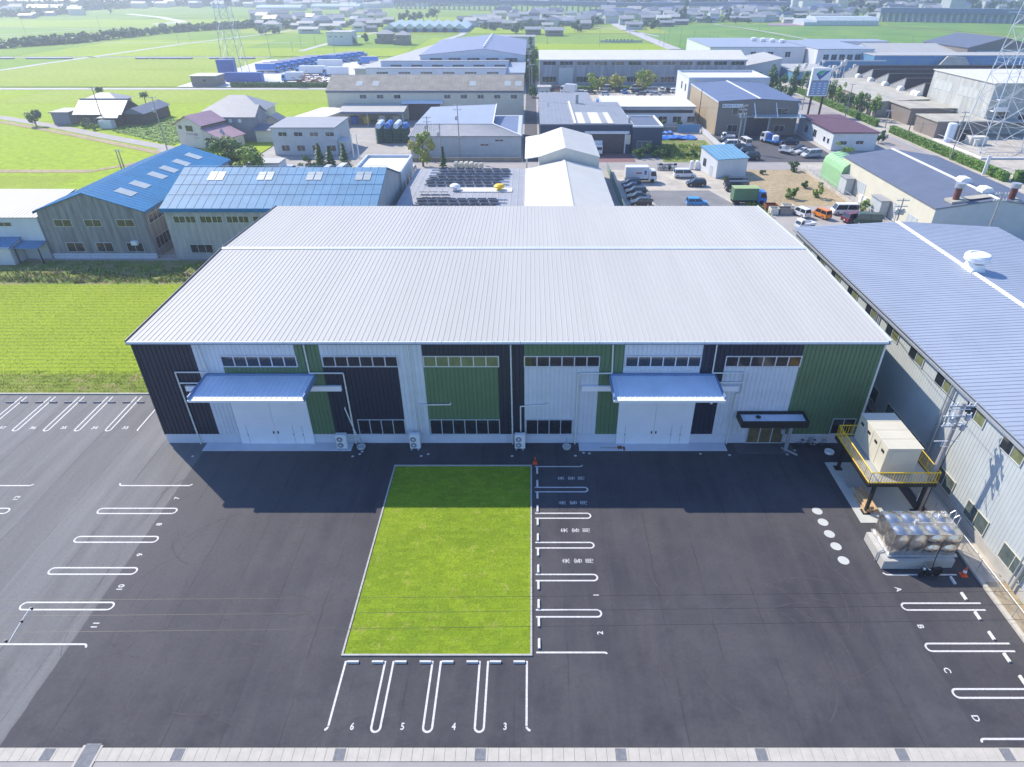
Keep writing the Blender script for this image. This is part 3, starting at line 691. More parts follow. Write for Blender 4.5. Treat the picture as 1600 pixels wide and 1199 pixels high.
m = mat('weathered_cement_board', (.34, .34, .34), .85, .42, .8, streak=(2.2, 2.2, .22), col2=(.13, .135, .14)); M['aged_wall'] = m
MM('aged_pale', (.46, .47, .46), .85, .0); M['aged_pale'] = mat('weathered_pale_board', (.50, .50, .48), .8, .3, .9, streak=(2., 2., .25), col2=(.30, .31, .31))
MM('blue_roof', (.003, .165, .37), .5, .14, .3, spec=.3)
MM('blue_roof_b', (.10, .25, .41), .6, .14, .3, spec=.2)
MM('grey_roof', (.31, .32, .35), .6, .08, .4)
MM('slate_roof', (.12, .14, .20), .55, .10, .4)
MM('slate_blue', (.15, .19, .31), .5, .08, .3)
MM('beige_roof', (.66, .64, .58), .6, .05, .3)
MM('beige_wall', (.62, .60, .52), .7, .06, .4)
MM('tan_wall', (.36, .29, .20), .7, .07, .5)
MM('brown_wall', (.22, .19, .17), .7, .07, .5)
MM('brown_roof', (.27, .25, .22), .85, .22, .35)
MM('maroon_roof', (.11, .045, .07), .6, .15, .5)
MM('pink_roof', (.36, .22, .28), .6, .1, .5)
MM('blueblack_wall', (.025, .05, .10), .6, .1, .4)
MM('tile_roof', (.33, .34, .36), .30, .35, 2.2)
MM('dark_wood_wall', (.07, .055, .055), .85, .25, 1)
MM('cream', (.60, .57, .46), .7, .06, .4)
MM('sawtooth_grey', (.30, .31, .32), .8, .14, .4)
MM('dark_window_bay_shade', (.05, .05, .07), .35, .4, 3)  # for windows and a loading door; also paints the shade in two openings
MM('rusty_roof', (.42, .40, .34), .85, .2, .25)
MM('green_tarp', (.10, .20, .11), .6, .1)
MM('green_shed', (.28, .50, .26), .5, .05)
MM('blue_tarp', (.03, .16, .55), .5, .25, 3)
MM('solar', (.07, .08, .14), .2, .2, 1, spec=.8)
MM('sky_wall', (.10, .25, .42), .6, .12, .6)

# ---------------------------------------------------------------- long building on the right
wins = []
for i in range(11):
    d = 30.0 + i * 4.42
    wins += [('W', d - .1, 7.75, 2.4, 1.1, 2, dict(glass='glass_green', fw=.07)), ]
    if i < 7: wins += [('W', d, .95, 2.6, 1.45, 2, dict(glass='glass_pale', fw=.06, fr='beige_box'))]
RB2 = bld('long_warehouse', 'long warehouse on the right with pale blue ribbed roof and round roof ventilator', 33.9, 59.2, 22, 79.4, 9.35, 'gy', 10.05, wall='grey_wall', rmat='blue_white_roof', ribs=.52, win=wins, over=.32, cat='warehouse', wout=.06)
RB2.part('ridge_cap', MB().prism([(46.1, 21.7, 10.14), (46.55, 21.7, 10.36), (47.0, 21.7, 10.14)], (0, 58, 0)), M['paint'], RB2.roof_o)
for i in range(11):
    d = 30.0 + i * 4.42; mb = MB().box(33.79, 33.81, d + 1.15, d + 2.2, 7.82, 8.78); RB2.part('dark_pane', mb, M['glass'])
RB2.part('eave_gutter', MB().box(33.42, 33.57, 21.7, 79.7, 9.08, 9.26), M['galv'], RB2.roof_o)
RB2.part('wall_plinth', MB().box(33.82, 33.9, 22, 79, 0, .75), M['concrete'])
mb = MB(); ribbed(mb, (33.87, 79.4, .8), (33.87, 22, .8), (33.87, 22, 9.2), (33.87, 79.4, 9.2), .35, .02, .012, (-1, 0, 0)); RB2.part('wall_cladding', mb, M['grey_wall'])
for yy in (42.8, 30.2, 56): RB2.part('downpipe', MB().tube((33.6, yy, 9.1), (33.6, yy, .3), .09).tube((33.6, yy + .35, 9.1), (33.6, yy + .35, .3), .06), M['galv'])
vx, vy = P(1536, 425, 10.2); vx = 46.9; vy = 63.9
vt = Th('roof_ventilator', 'round white metal ventilator on a square base astride the long roof ridge', 'ventilator', (vx, vy, 10.2))
b_ = MB(); k = len(b_.v)
b_.prism([(vx - .85, vy - .85, 10.0), (vx + .85, vy - .85, 10.0), (vx + .45, vy - .85, 11.0), (vx - .45, vy - .85, 11.0)], (0, 1.7, 0)); vt.part('base', b_, M['paint'])
vt.part('drum', MB().lathe((vx, vy, 11.0), [(.5, 0), (1.15, .25), (1.25, .35), (1.25, .75), (1.1, .95), (.8, 1.0), (.7, .9), (.3, .92), (.05, .98)], 32), M['paint'], smooth=False)

# ---------------------------------------------------------------- raised cabinet on its yellow-railed deck
px0, px1, py0, py1, pz = 26.2, 31.6, 37.9, 44.2, 3.05
single('concrete_pad', MB().box(26.05, 28.6, 36.85, 44.3, -.05, .03).box(28.62, 31.0, 37.4, 44.3, -.05, .025), M['pad'], 'pale concrete pad under the raised cabinet deck', 'concrete pad')
t = Th('deck', 'black steel deck on posts with yellow railings beside the long warehouse', 'platform', (px0, py0, 0))
t.part('deck_plate', MB().box(px0 + .05, px1 - .05, py0 + .05, py1 - .05, pz - .02, pz + .04), M['galv'])
b_ = MB(); b_.box(px0, px1, py0, py0 + .12, pz - .25, pz + .06); b_.box(px0, px1, py1 - .12, py1, pz - .25, pz + .06); b_.box(px0, px0 + .12, py0 + .12, py1 - .12, pz - .25, pz + .06); b_.box(px1 - .12, px1, py0 + .12, py1 - .12, pz - .25, pz + .06)
t.part('deck_frame', b_, M['black'])
for x in (px0 + .7, px1 - .7):
    for y in (py0 + .15, py1 - .7):
        t.part('post', MB().box(x - .11, x + .11, y - .11, y + .11, .02, pz - .2).box(x - .3, x + .3, y - .3, y + .3, .02, .08), M['black'])
def railing(a, b, z, h=1.1, n=None):
    a, b = Vector(a), Vector(b); L = (b - a).length; mb = MB()
    mb.path([(a.x, a.y, z + h), (b.x, b.y, z + h)], .045, 6).path([(a.x, a.y, z + .12), (b.x, b.y, z + .12)], .035, 6)
    n = n or int(L / .22)
    for i in range(n + 1): q = a.lerp(b, i / n); mb.tube((q.x, q.y, z), (q.x, q.y, z + h), .035 if i % 4 == 0 else .02, n=5)
    return mb
c4 = [(px0 + .06, py0 + .06, 0), (px1 - .06, py0 + .06, 0), (px1 - .06, py1 - .06, 0), (px0 + .06, py1 - .06, 0)]
for i in range(4): t.part('railing', railing(c4[i], c4[(i + 1) % 4], pz + .05), M['yellow'])
cx0, cx1, cy0, cy1, cz0, cz1 = 27.65, 30.25, 39.1, 43.9, 3.12, 5.6
t = Th('electrical_cabinet', 'large beige electrical cabinet with four sections standing on the yellow-railed deck', 'cabinet', (cx0, cy0, 3.1))
t.part('casing', MB().box(cx0, cx1, cy0, cy1, cz0, cz1), M['beige_box'])
for i in range(4):
    y0 = cy0 + i * 1.2
    t.part('door', MB().box(cx0 - .025, cx0 - .002, y0 + .03, y0 + 1.17, cz0 + .1, cz1 - .12), M['beige_box'])
    t.part('meter_window', MB().box(cx0 - .04, cx0 - .026, y0 + .35, y0 + .8, cz1 - .75, cz1 - .5), M['black'])
    t.part('roof_section', MB().box(cx0 - .08, cx1 + .08, y0 + .0 - (.08 if i == 0 else 0), y0 + 1.17, cz1 + .002, cz1 + .09), M['beige_box'])
    if i: t.part('roof_joint', MB().box(cx0 - .06, cx1 + .06, y0 - .03, y0 - .005, cz1 + .01, cz1 + .07), M['black'])
t.part('end_door', MB().box(cx0 + .35, cx0 + 1.75, cy0 - .03, cy0 - .002, cz0 + .2, cz1 - .25), M['beige_box'])
b_ = MB()
for z, n in ((0, 5), (.2, 4), (.38, 3)):
    for i in range(n): b_.box(26.75 + i * .24 + z * .6 + .0, 26.95 + i * .24 + z * .6, 38.0 + rnd.uniform(-.2, .2), 40.4 + rnd.uniform(-.4, .3), .05 + z, .2 + z)
single('timber_pile', b_, M['wood'], 'stack of sawn timber posts under the front of the deck', 'timber pile')
single('steel_sheet', MB().box(26.7, 28.2, 40.9, 42.4, .04, .09), M['galv'], 'grey sheet lying on the pad under the deck', 'sheet')

# ---------------------------------------------------------------- steel panel water tank
tx0, tx1, ty0, ty1, tz0, tz1 = 26.0, 30.8, 32.7, 35.15, .95, 2.92
t = Th('water_tank', 'stainless steel panel water tank with dimpled panels on a concrete base', 'water tank', (tx0, ty0, 0))
def dished(o, du, dv, n_, bulge, N=12):   # one pressed panel with a round dish
    mb = MB(); o, du, dv, n_ = map(Vector, (o, du, dv, n_))
    for j in range(N + 1):
        for i in range(N + 1):
            u, v = i / N * 2 - 1, j / N * 2 - 1; r2 = (u * u + v * v) / .78
            h = bulge * max(0, 1 - r2) ** .6 if r2 < 1 else 0
            mb.v.append(tuple(o + du * (i / N) + dv * (j / N) + n_ * h))
    for j in range(N):
        for i in range(N): k = j * (N + 1) + i; mb.f.append((k, k + 1, k + N + 2, k + N + 1)); mb.m.append(0)
    return mb
t.part('tank_shell', MB().box(tx0 + .02, tx1 - .02, ty0 + .02, ty1 - .02, tz0, tz1 - .02), M['steel'])
for i in range(4):
    for j in range(2): t.part('top_panel', dished((tx0 + i * 1.2, ty0 + j * 1.225, tz1), (1.18, 0, 0), (0, 1.205, 0), (0, 0, 1), .16), M['steel'], smooth=True)
for i in range(4):
    if i < 2: t.part('side_panel', dished((tx0 + i * 1.2, ty0, tz0), (1.18, 0, 0), (0, 0, 1.95), (0, -1, 0), .2), M['steel'], smooth=True)
    else:
        for j in range(2): t.part('side_panel', dished((tx0 + i * 1.2, ty0, tz0 + j * .98), (1.18, 0, 0), (0, 0, .97), (0, -1, 0), .16), M['steel'], smooth=True)
for j in range(2): t.part('side_panel', dished((tx0, ty1 - j * 1.225, tz0), (0, -1.2, 0), (0, 0, 1.95), (-1, 0, 0), .2), M['steel'], smooth=True)
for j in range(2): t.part('side_panel', dished((tx1, ty0 + j * 1.225, tz0), (0, 1.2, 0), (0, 0, 1.95), (1, 0, 0), .2), M['steel'], smooth=True)
t.part('base_plinth', MB().box(25.5, 26.1, 32.2, 35.1, 0, .78).box(26.1, 28.35, 32.2, 32.5, 0, .78).box(28.35, 30.7, 32.3, 32.55, 0, .78).box(30.1, 30.7, 32.55, 35.1, 0, .78).box(26.1, 30.1, 32.5, 35.1, 0, .7), M['concrete'])
t.part('base_frame', MB().box(25.9, 30.95, 32.55, 35.3, .79, .93), M['galv'])
t.part('hatch', MB().lathe((tx0 + 4.2, ty0 + 1.85, tz1), [(.34, 0), (.34, .22), (.28, .25), (.25, .18), (.05, .2)], 20), M['steel'])
t.part('ladder', MB().path([(30.95, 34.3, .9), (30.95, 34.3, 3.5), (30.75, 34.3, 3.75), (30.5, 34.3, 3.5), (30.5, 34.3, 3.0)], .03).path([(30.95, 33.8, .9), (30.95, 33.8, 3.5), (30.75, 33.8, 3.75), (30.5, 33.8, 3.5), (30.5, 33.8, 3.0)], .03), M['alu'])
t.part('vent_pipe', MB().path([(tx0 + 1.9, ty0 + 1.2, tz1), (tx0 + 1.9, ty0 + 1.2, tz1 + .3)], .09).path([(tx0 + 1.9, ty0 + 1.15, tz1 + .06), (tx1 - .1, ty0 + 1.15, tz1 + .06)], .02), M['alu'])
t.part('supply_pipe', MB().path([(25.4, 33.0, 0), (25.4, 33.0, .85), (25.9, 33.2, .95), (26.2, 32.6, 1.0)], .05), M['galv'])
t.part('level_pipe', MB().path([(29.3, 32.45, 2.5), (29.0, 32.1, 1.4), (28.9, 31.9, .6), (29.1, 31.8, .1)], .03), M['black'])

# scooter
sx, sy = P(1450, 901)
t = root('scooter', 'dark motor scooter parked in the shade beside the water tank', 'scooter', (sx, sy, 0), R(186))
for q in (-.6, .6): mesh_obj('wheel', MB().tube((q, -.05, .24), (q, .05, .24), .24, n=16), M['tyre'], t)
mesh_obj('body', MB().prism([(-.85, -.14, .45), (-.5, -.14, .38), (.1, -.14, .22), (.35, -.14, .25), (.55, -.14, .8), (.42, -.14, .95), (.2, -.14, .4), (-.15, -.14, .62), (-.8, -.14, .68)], (0, .28, 0)), M['black'], t)
mesh_obj('seat', MB().box(-.8, -.1, -.12, .12, .69, .8), M['tyre'], t); mesh_obj('handlebar', MB().path([(.38, -.32, 1.05), (.45, 0, 1.0), (.38, .32, 1.05)], .02), M['galv'], t); mesh_obj('headlight', MB().tube((.5, 0, .85), (.62, 0, .83), .09), M['lamp'], t)

# kerb and chain-link fence on the right
k_ = MB()
for i in range(60): k_.box(31.92, 32.22, 19.4 + i * 1.0, 19.4 + i * 1.0 + .985, -.1, .17)
single('boundary_kerb', k_, M['kerb'], 'raised pale concrete kerb below the wire fence on the right', 'kerb', loc=(32, 40, 0))
t = Th('wire_fence', 'grey chain-link fence between the car park and the long warehouse', 'fence', (32.2, 19.5, 0))
for i in range(23):
    y = 20 + i * 2; t.part('fence_post', MB().tube((32.35, y, 0), (32.35, y, 1.2), .03).tube((32.35, y, .75), (32.9, y, 0), .02), M['galv'])
t.part('fence_rail', MB().path([(32.35, 20, 1.19), (32.35, 64, 1.19)], .022), M['galv'])
b_ = MB()
for i in range(320):
    y = 20 + i * .135; b_.tube((32.35, y, .08), (32.35, min(y + 1.1, 64), 1.18), .0035, n=3, cap=False); b_.tube((32.35, y, 1.18), (32.35, min(y + 1.1, 64), .08), .0035, n=3, cap=False)
t.part('wire_mesh', b_, M['galv'])
sheet('gravel_strip', 32.24, 33.8, 19.4, 31.0, .01, M['dry'])
# ---------------------------------------------------------------- streets and plots of the district
sheet('street', -66, 90, 147, 154, -.052, M['road'])
sheet('street', 61, 90, 147.2, 153.8, -.046, M['yard_pale'])
sheet('alley', -1.9, 1.7, 154, 335, -.054, M['yard_dark'])
sheet('main_road', 90.6, 98.3, 60, 420, -.040, M['road'])
MM('line_orange', (.55, .28, .05), .7, .1)
struct('centre_line', MB().poly([(94.3, 60, -.035), (94.5, 60, -.035), (94.5, 420, -.035), (94.3, 420, -.035)]), M['line_orange'])
struct('edge_line', MB().poly([(97.6, 60, -.035), (97.8, 60, -.035), (97.8, 420, -.035), (97.6, 420, -.035)]), M['line'])
sheet('footpath', 98.3, 99.0, 60, 420, -.036, M['yard_pale'])
sheet('works_ground', 98.9, 260, 150, 420, -.058, M['yard_pale'])
sheet('car_lot', 17.2, 41.6, 118, 146.9, -.050, M['yard_pale'])
struct('asphalt_patch', MB().poly([(24, 118, -.045), (39.5, 118, -.045), (36, 130.5, -.045), (22.5, 130.5, -.045)]), MM('patch_grey', (.20, .20, .21), .9, .2, .3))
sheet('dry_lot', 42.6, 60.6, 120, 146.9, -.048, M['dry'])
sheet('weed_strip', 41.0, 42.8, 112, 146, -.044, M['weed'])
sheet('lower_lot', 40, 62.5, 100, 120, -.049, M['yard'])
sheet('weed_patch', 31, 46, 154, 178, -.047, M['weed'])
sheet('dark_yard', 47, 73, 154, 186, -.045, M['yard_dark'])
sheet('works_lot', 3, 62, 222, 279, -.046, M['yard_pale'])
sheet('brick_apron', 12.5, 24.5, 154, 163, -.045, MM('brick_paving', (.22, .12, .13), .85, .2, .8))
sheet('truck_yard', -140, -71, 276, 375, -.045, M['white_ground'])
sheet('store_yard', -44, -30, 154, 206, -.045, M['yard'])
sheet('corner_yard', 90.6, 150, 100, 150, -.043, M['yard_pale'])

# ---------------------------------------------------------------- blue-roofed weathered halls on the left
b3w = [('S', -70.9, 5.0, 2.6, 1.1, 2), ('S', -66.4, 5.0, 2.5, 1.1, 2), ('S', -61.6, 5.0, 2.6, 1.1, 2), ('S', -70.4, 1.1, 2.6, 1.45, 2), ('S', -65.9, 1.1, 2.5, 1.45, 2), ('S', -61.3, 1.1, 2.5, 1.45, 2),
       ('E', 94.0, 5.2, 5.0, 1.3, 4), ('E', 94, 1.2, 4.5, 1.8, 4)]
HL = bld('weathered_hall', 'old weathered hall with bright blue gable roof and six skylights, gable end to the field', -72.9, -57.2, 93.2, 124.6, 7.35, 'gy', 9.95, wall='aged_wall', rmat='blue_roof', ribs=.9, win=b3w, over=.3, fascia='blue_roof', cat='hall')
HL.part('wall_plinth', MB().box(-72.95, -57.15, 93.12, 93.2, 0, .85), M['plinth'])
for i, y in enumerate((96.5, 100.7, 106.2, 110.2, 114.8, 119.6)):
    def zz(x): return 9.95 - (x + 65.05) / 7.85 * 2.6 + .225
    xa, xb = -62.6, -60.2; HL.part('skylight', MB().poly([(xa, y, zz(xa)), (xb, y, zz(xb)), (xb, y + 2.0, zz(xb)), (xa, y + 2.0, zz(xa))]), M['skylight'], HL.roof_o)
HL.part('wall_unit', MB().box(-60.2, -59.3, 92.6, 93.15, 2.3, 2.9), M['paint'])
wn = []
for i in range(8):
    u = -52.9 + i * 3.92
    wn += [('S', u, 5.65, 1.75, 1.05, 2), ('S', u + 1.8, 5.65, 1.5, 1.05, 2)] if u + 3 < -22 else []
for i in range(5): wn += [('S', -51.6 + i * 5.0, 1.0, 3.4, 1.35, 3)]
wn += [('E', 97, 1.5, 1.6, 1.3, 2), ('E', 103, 1.5, 1.2, 1.0, 2)]
HB = bld('weathered_hall', 'weathered hall with pale blue roof, four skylight pairs and a dark right gable', -54.1, -22.9, 93.0, 113, 7.8, 'gx', 11.1, wall='aged_pale', rmat='blue_roof_b', ribs=1.28, win=wn, over=.3, fascia='blue_roof', cat='hall')
for i in range(4):
    x = -49.7 + i * 7.55
    def zy(y): return 7.8 + (y - 93) / 10 * 3.3 + .235
    for q in (0, 1.25): HB.part('skylight', MB().poly([(x + q, 99.6, zy(99.6)), (x + q + 1.1, 99.6, zy(99.6)), (x + q + 1.1, 101.7, zy(101.7)), (x + q, 101.7, zy(101.7))]), M['skylight'], HB.roof_o)
for y in (96, 98.5, 101, 103.2): HB.part('roof_seam', MB().prism([(-54.4, y, zy(y) - .02), (-22.6, y, zy(y) - .02), (-22.6, y + .06, zy(y)), (-54.4, y + .06, zy(y))], (0, 0, .03)), M['blue_roof'], HB.roof_o)
FB = bld('flat_block', 'small two-storey concrete block with parapet behind the blue-roofed hall', -31.2, -22.6, 113.4, 125.8, 7.5, 'para', 8.0, wall='grey_wall', rmat='beige_roof', fascia='trim', win=[('E', 116, 4.5, 1.4, 1.3, 1), ('E', 120, 4.5, 1.2, 1.3, 1), ('E', 123.5, 1.5, 1.2, 1.3, 1)], cat='office block')
# white shed at the left edge with its lean-tos
WS = bld('white_shed', 'white shed with pale ribbed roof at the left edge of the picture', -98, -73.4, 93.4, 103.5, 6.25, 'sy', 7.5, wall='white_wall', rmat='white_roof', ribs=.6, win=[('S', -79.7, 5.0, 2.2, .65, 2), ('S', -88, 5.0, 2.2, .65, 2)], over=.2, cat='shed')
bld('lean_to', 'white lean-to with blue ribbed roof in front of the white shed', -84.5, -77.2, 90.6, 93.3, 2.6, 'sy', 3.2, wall='white_wall', rmat='blue_roof_b', ribs=.5, over=.25, cat='shed')
t = Th('open_shelter', 'open-fronted shelter with blue sheet roof beside the weathered gable', 'shelter', (-77, 91, 0))
t.part('roof', MB().prism([(-77.1, 91.0, 2.35), (-73.2, 91.0, 2.35), (-73.2, 93.3, 2.7), (-77.1, 93.3, 2.7)], (0, 0, .1)), M['blue_roof_b']); t.part('back_wall', MB().box(-77, -73.3, 93.1, 93.3, 0, 2.6), M['grey_wall'])
for x in (-76.9, -73.4): t.part('post', MB().box(x, x + .12, 91.1, 91.25, 0, 2.35), M['black'])
# ---------------------------------------------------------------- solar roof works and beige halls behind the main factory
SR = bld('solar_roof_works', 'low works whose grey roof carries rows of solar panels', -21.2, -1.4, 88, 123.8, 5.6, 'flat', wall='grey_wall', rmat='grey_roof', ribs=1.1, over=.3, cat='works')
rows = [122, 119.6, 117.2, 114.8, 112.4] + [103.8, 101.4, 99, 96.6, 94.2, 91.8]
for j, y in enumerate([121.9, 119.9, 117.9, 115.9, 113.9, 111.9, 106.6, 104.8, 103, 101.2, 99.4, 97.6, 95.8, 94, 92.2]):
    xa = -18.6 if 2 < j < 12 else -17.2; xb = -3.9
    if j in (6, 7): xb = -13
    L = 1.65; n = int((xb - xa) / L)
    for i in range(n):
        x = xa + i * L + (j % 2) * .4; y0 = y
        mb = MB().prism([(x, y0, 6.42), (x + L - .2, y0, 6.42), (x + L - .2, y0 + .85, 6.08), (x, y0 + .85, 6.08)], (0, 0, .04))
        if j * 10 + i < 200: 
            pass
        SR._rows = getattr(SR, '_rows', []); SR._rows.append(mb)
for j in range(0, len(SR._rows), 2):
    mb = MB()
    for q in SR._rows[j:j + 2]:
        k = len(mb.v); mb.v += q.v; mb.f += [tuple(k + i for i in f) for f in q.f]; mb.m += q.m
    SR.part('solar_panel', mb, M['solar'], SR.roof_o)
rk = MB()
for y in (122.3, 120.3, 118.3, 116.3, 114.3, 112.3, 103.4, 101.6, 99.8, 98, 96.2, 94.4): rk.box(-18.6, -3.9, y + .3, y + .38, 5.88, 6.1)
for q in range(0, len(rk.f), 6):
    m_ = MB(); m_.v = rk.v[q // 6 * 8:q // 6 * 8 + 8]; m_.f = [tuple(i - q // 6 * 8 for i in f) for f in rk.f[q:q + 6]]; m_.m = [0] * 6; SR.part('panel_rack', m_, M['alu'], SR.roof_o)
for x, m_, lb in ((-12.9, 'paint', 'white mushroom ventilator on the solar works roof'), (-5.4, 'yellow', 'yellow mushroom ventilator on the solar works roof')):
    single('roof_ventilator', MB().lathe((x, 109.4, 5.8), [(.35, 0), (.35, .5), (.85, .6), (.9, .85), (.6, 1.1), (.1, 1.2)], 20), M[m_], lb, 'ventilator')
SR.part('monitor_roof', MB().box(-12, -3.2, 108.2, 110.6, 5.87, 6.0), M['beige_roof'], SR.roof_o)
bld('beige_hall', 'nearer beige gable hall directly behind the main factory roof', -1.0, 13.0, 86, 123.2, 5.9, 'gy', 7.45, wall='beige_wall', rmat='beige_roof', over=.1, rcap='beige_roof', cat='hall', ridge=6.1, ribs=.6)
BH = bld('beige_hall', 'taller beige gable hall with open porch behind the nearer beige hall', 1.6, 12.8, 124.2, 143.5, 7.9, 'gy', 9.5, wall='beige_wall', rmat='beige_roof', over=.1, cat='hall', ridge=6.4, ribs=.6)
BH.part('side_roof', MB().prism([(-1.2, 124.1, 7.55), (1.5, 124.1, 7.95), (1.5, 124.1, 8.07), (-1.2, 124.1, 7.67)], (0, 19.5, 0)), M['beige_roof'], BH.roof_o)
for y in (124.6, 143): BH.part('porch_post', MB().box(-1.0, -.8, y, y + .2, 0, 7.55), M['beige_wall'])

# ---------------------------------------------------------------- middle rows
wn = [('S', -60.4 + i * 3.75, 4.3, 2.1, 1.0, 2) for i in range(4)] + [('S', -60.2 + i * 3.7, .9, 2.0, 1.4, 2) for i in range(4)]
GO = bld('grey_office', 'two-storey pale grey office with grey ribbed roof and four windows per floor', -62.0, -46.8, 161, 174.5, 6.1, 'flat', wall='grey_wall', rmat='grey_roof', ribs=.7, win=wn, over=.25, cat='office')
GO.part('side_porch', MB().prism([(-46.7, 162, 0), (-44.6, 162, 0), (-44.6, 162, 2.9), (-46.7, 162, 3.2)], (0, 4.5, 0)), M['grey_wall'])
wn = [('S', -51.0 + i * 5.07, 5.9, 2.0, 1.1, 2) for i in range(3)] + [('S', -25.9 + i * 4.95, 5.9, 1.9, 1.1, 2) for i in range(5)]
LH = bld('long_hall', 'long cream hall with weathered brown corrugated roof and a dark loading door', -60.7, -2.4, 206.6, 224, 8.0, 'gx', 11.2, wall='cream', rmat='brown_roof', ribs=1.0, win=wn, over=.2, fascia='slate_roof', cat='hall')
for x in (-52.5, -47.6, -18.5, -8.0, -4.8):
    def zl(y): return 8 + (y - 206.6) / 8.7 * 3.2 + .225
    LH.part('skylight', MB().poly([(x, 209, zl(209)), (x + 2.0, 209, zl(209)), (x + 2.0, 211.6, zl(211.6)), (x, 211.6, zl(211.6))]), M['skylight'], LH.roof_o)
LH.part('loading_door', MB().box(-36.8, -27.3, 206.48, 206.58, 0, 4.6), M['dark_window_bay_shade'])
LH.part('door_canopy', MB().prism([(-38.5, 204.6, 4.8), (-26.2, 204.6, 4.8), (-26.2, 206.5, 5.3), (-38.5, 206.5, 5.3)], (0, 0, .12)), M['canopy_blue'])
t = Th('open_lean_to', 'long open lean-to with white front beam below the cream hall', 'shelter', (-54, 198, 0))
t.part('roof', MB().prism([(-55.8, 197.5, 3.6), (-36.6, 197.5, 3.6), (-36.6, 206.3, 4.5), (-55.8, 206.3, 4.5)], (0, 0, .15)), M['white_roof'])
t.part('front_beam', MB().box(-55.8, -36.6, 197.3, 197.45, 3.3, 3.75), M['slate_blue'])
for x in (-55.6, -47.5, -37.2): t.part('post', MB().box(x, x + .2, 197.6, 197.8, 0, 3.6), M['trim'])
single('pale_canopy', MB().prism([(-66.8, 186, 3.6), (-57.5, 186, 3.6), (-52.8, 204, 3.7), (-62, 204, 3.7)], (0, 0, .2)).box(-66.5, -66.3, 186.2, 186.4, 0, 3.6).box(-57.8, -57.6, 186.2, 186.4, 0, 3.6), M['beige_roof'], 'flat pale canopy standing left of the open lean-to', 'canopy')
HR = bld('hip_warehouse', 'low grey-blue warehouse with hipped roof and white ridge lines by the street', -28.7, -2.4, 158.7, 186, 4.8, 'hip', 5.3, wall='grey_wall', rmat='slate_blue', win=[('S', -12.1, 2.6, 2.0, .5, 2), ('S', -8.6, 3.6, 2.0, .5, 2)], over=.3, cat='warehouse')
b_ = MB(); ribbed(b_, (-29, 158.35, 4.86), (-2.1, 158.35, 4.86), (-9.3, 165.9, 6.15), (-28.2, 165.9, 6.15), .55, .08, .08, (0, -.2, 1)); HR.part('lower_roof', b_, M['grey_roof'], HR.roof_o)
HR.part('hip_cap', MB().tube((-9.3, 165.8, 6.3), (-2.2, 158.5, 5.0), .14).tube((-9.3, 165.8, 6.3), (-9.3, 186, 7.6), .14).tube((-28.2, 165.9, 6.25), (-9.3, 165.9, 6.25), .1), M['paint'], HR.roof_o)
b_ = MB().prism([(-28.2, 165.95, 6.1), (-9.3, 165.95, 6.1), (-9.3, 186.2, 7.4), (-26.8, 184.5, 7.0)], (0, 0, .12)); HR.part('upper_roof', b_, M['blue_white_roof'], HR.roof_o)
# wall along the street
t = Th('block_wall', 'low dark block wall with wire fence along the street before the hipped warehouse', 'wall', (-22, 154.5, 0))
t.part('wall_base', MB().box(-32, -2.2, 154.5, 154.7, -.05, .9), M['brown_roof']); b_ = MB().path([(-32, 154.6, 1.8), (-2.2, 154.6, 1.8)], .025)
for i in range(15): b_.tube((-32 + i * 2.1, 154.6, .9), (-32 + i * 2.1, 154.6, 1.8), .03)
t.part('fence_rail', b_, M['galv'])
# dark blue works with truck bay
MM('works_roof', (.22, .24, .29), .6, .1, .3)
DW = bld('dark_blue_works', 'dark blue-walled works with grey ribbed roof and an open truck bay', 2.2, 24.2, 162.9, 195, 6.5, 'flat', wall='blueblack_wall', rmat='works_roof', ribs=1.0, over=.1, cat='works')
DW.part('bay_shade_panel', MB().box(13.2, 22.8, 162.7, 162.85, 0, 4.6), M['dark_window_bay_shade']); DW.part('bay_lintel', MB().box(12.9, 23.6, 162.3, 162.65, 4.6, 5.2), M['pale_clad'])  # flat dark panel paints the shade inside the bay; the wall is uncut
for x in (12.9, 22.6): DW.part('bay_post', MB().box(x, x + .3, 162.35, 162.6, 0, 4.6), M['pale_clad'])
DW.part('shutter_box', MB().box(22.9, 24.0, 162.3, 162.65, 2.2, 4.4), M['beige_box'])
DW.part('roof_panel', MB().box(11.3, 19.8, 163.2, 178, 6.80, 6.86), M['beige_roof'], DW.roof_o); DW.part('roof_panel', MB().box(13.0, 14.4, 163.3, 177.9, 6.862, 6.9), M['grey_roof'], DW.roof_o); DW.part('roof_panel', MB().box(17.0, 18.4, 163.3, 177.9, 6.862, 6.9), M['grey_roof'], DW.roof_o)
DW.part('roof_verge', MB().box(10.3, 10.8, 162.9, 195, 6.8, 7.0), M['paint'], DW.roof_o)
bld('dark_blue_annex', 'lower dark blue annex with white parapet edge and one pale window', 24.35, 31.6, 162.2, 176, 6.1, 'para', 6.5, wall='blueblack_wall', rmat='slate_roof', fascia='paint', win=[('S', 25.6, 1.3, 3.6, 1.7, 3, dict(glass='glass_pale'))], cat='annex')
bld('grey_roof_wing', 'grey-roofed rear wing of the dark blue works', 2.3, 17.5, 195.2, 215, 6.2, 'flat', wall='blueblack_wall', rmat='works_roof', ribs=1.0, over=.05, cat='works')
DW.part('vent_stack', MB().box(12.3, 13.1, 192.5, 193.3, 6.8, 9.0), M['concrete'])
single('roof_stack', MB().box(23.4, 24.0, 164.5, 165.1, 6.5, 8.0), M['concrete'], 'short pale stack at the corner of the dark blue annex roof', 'stack')
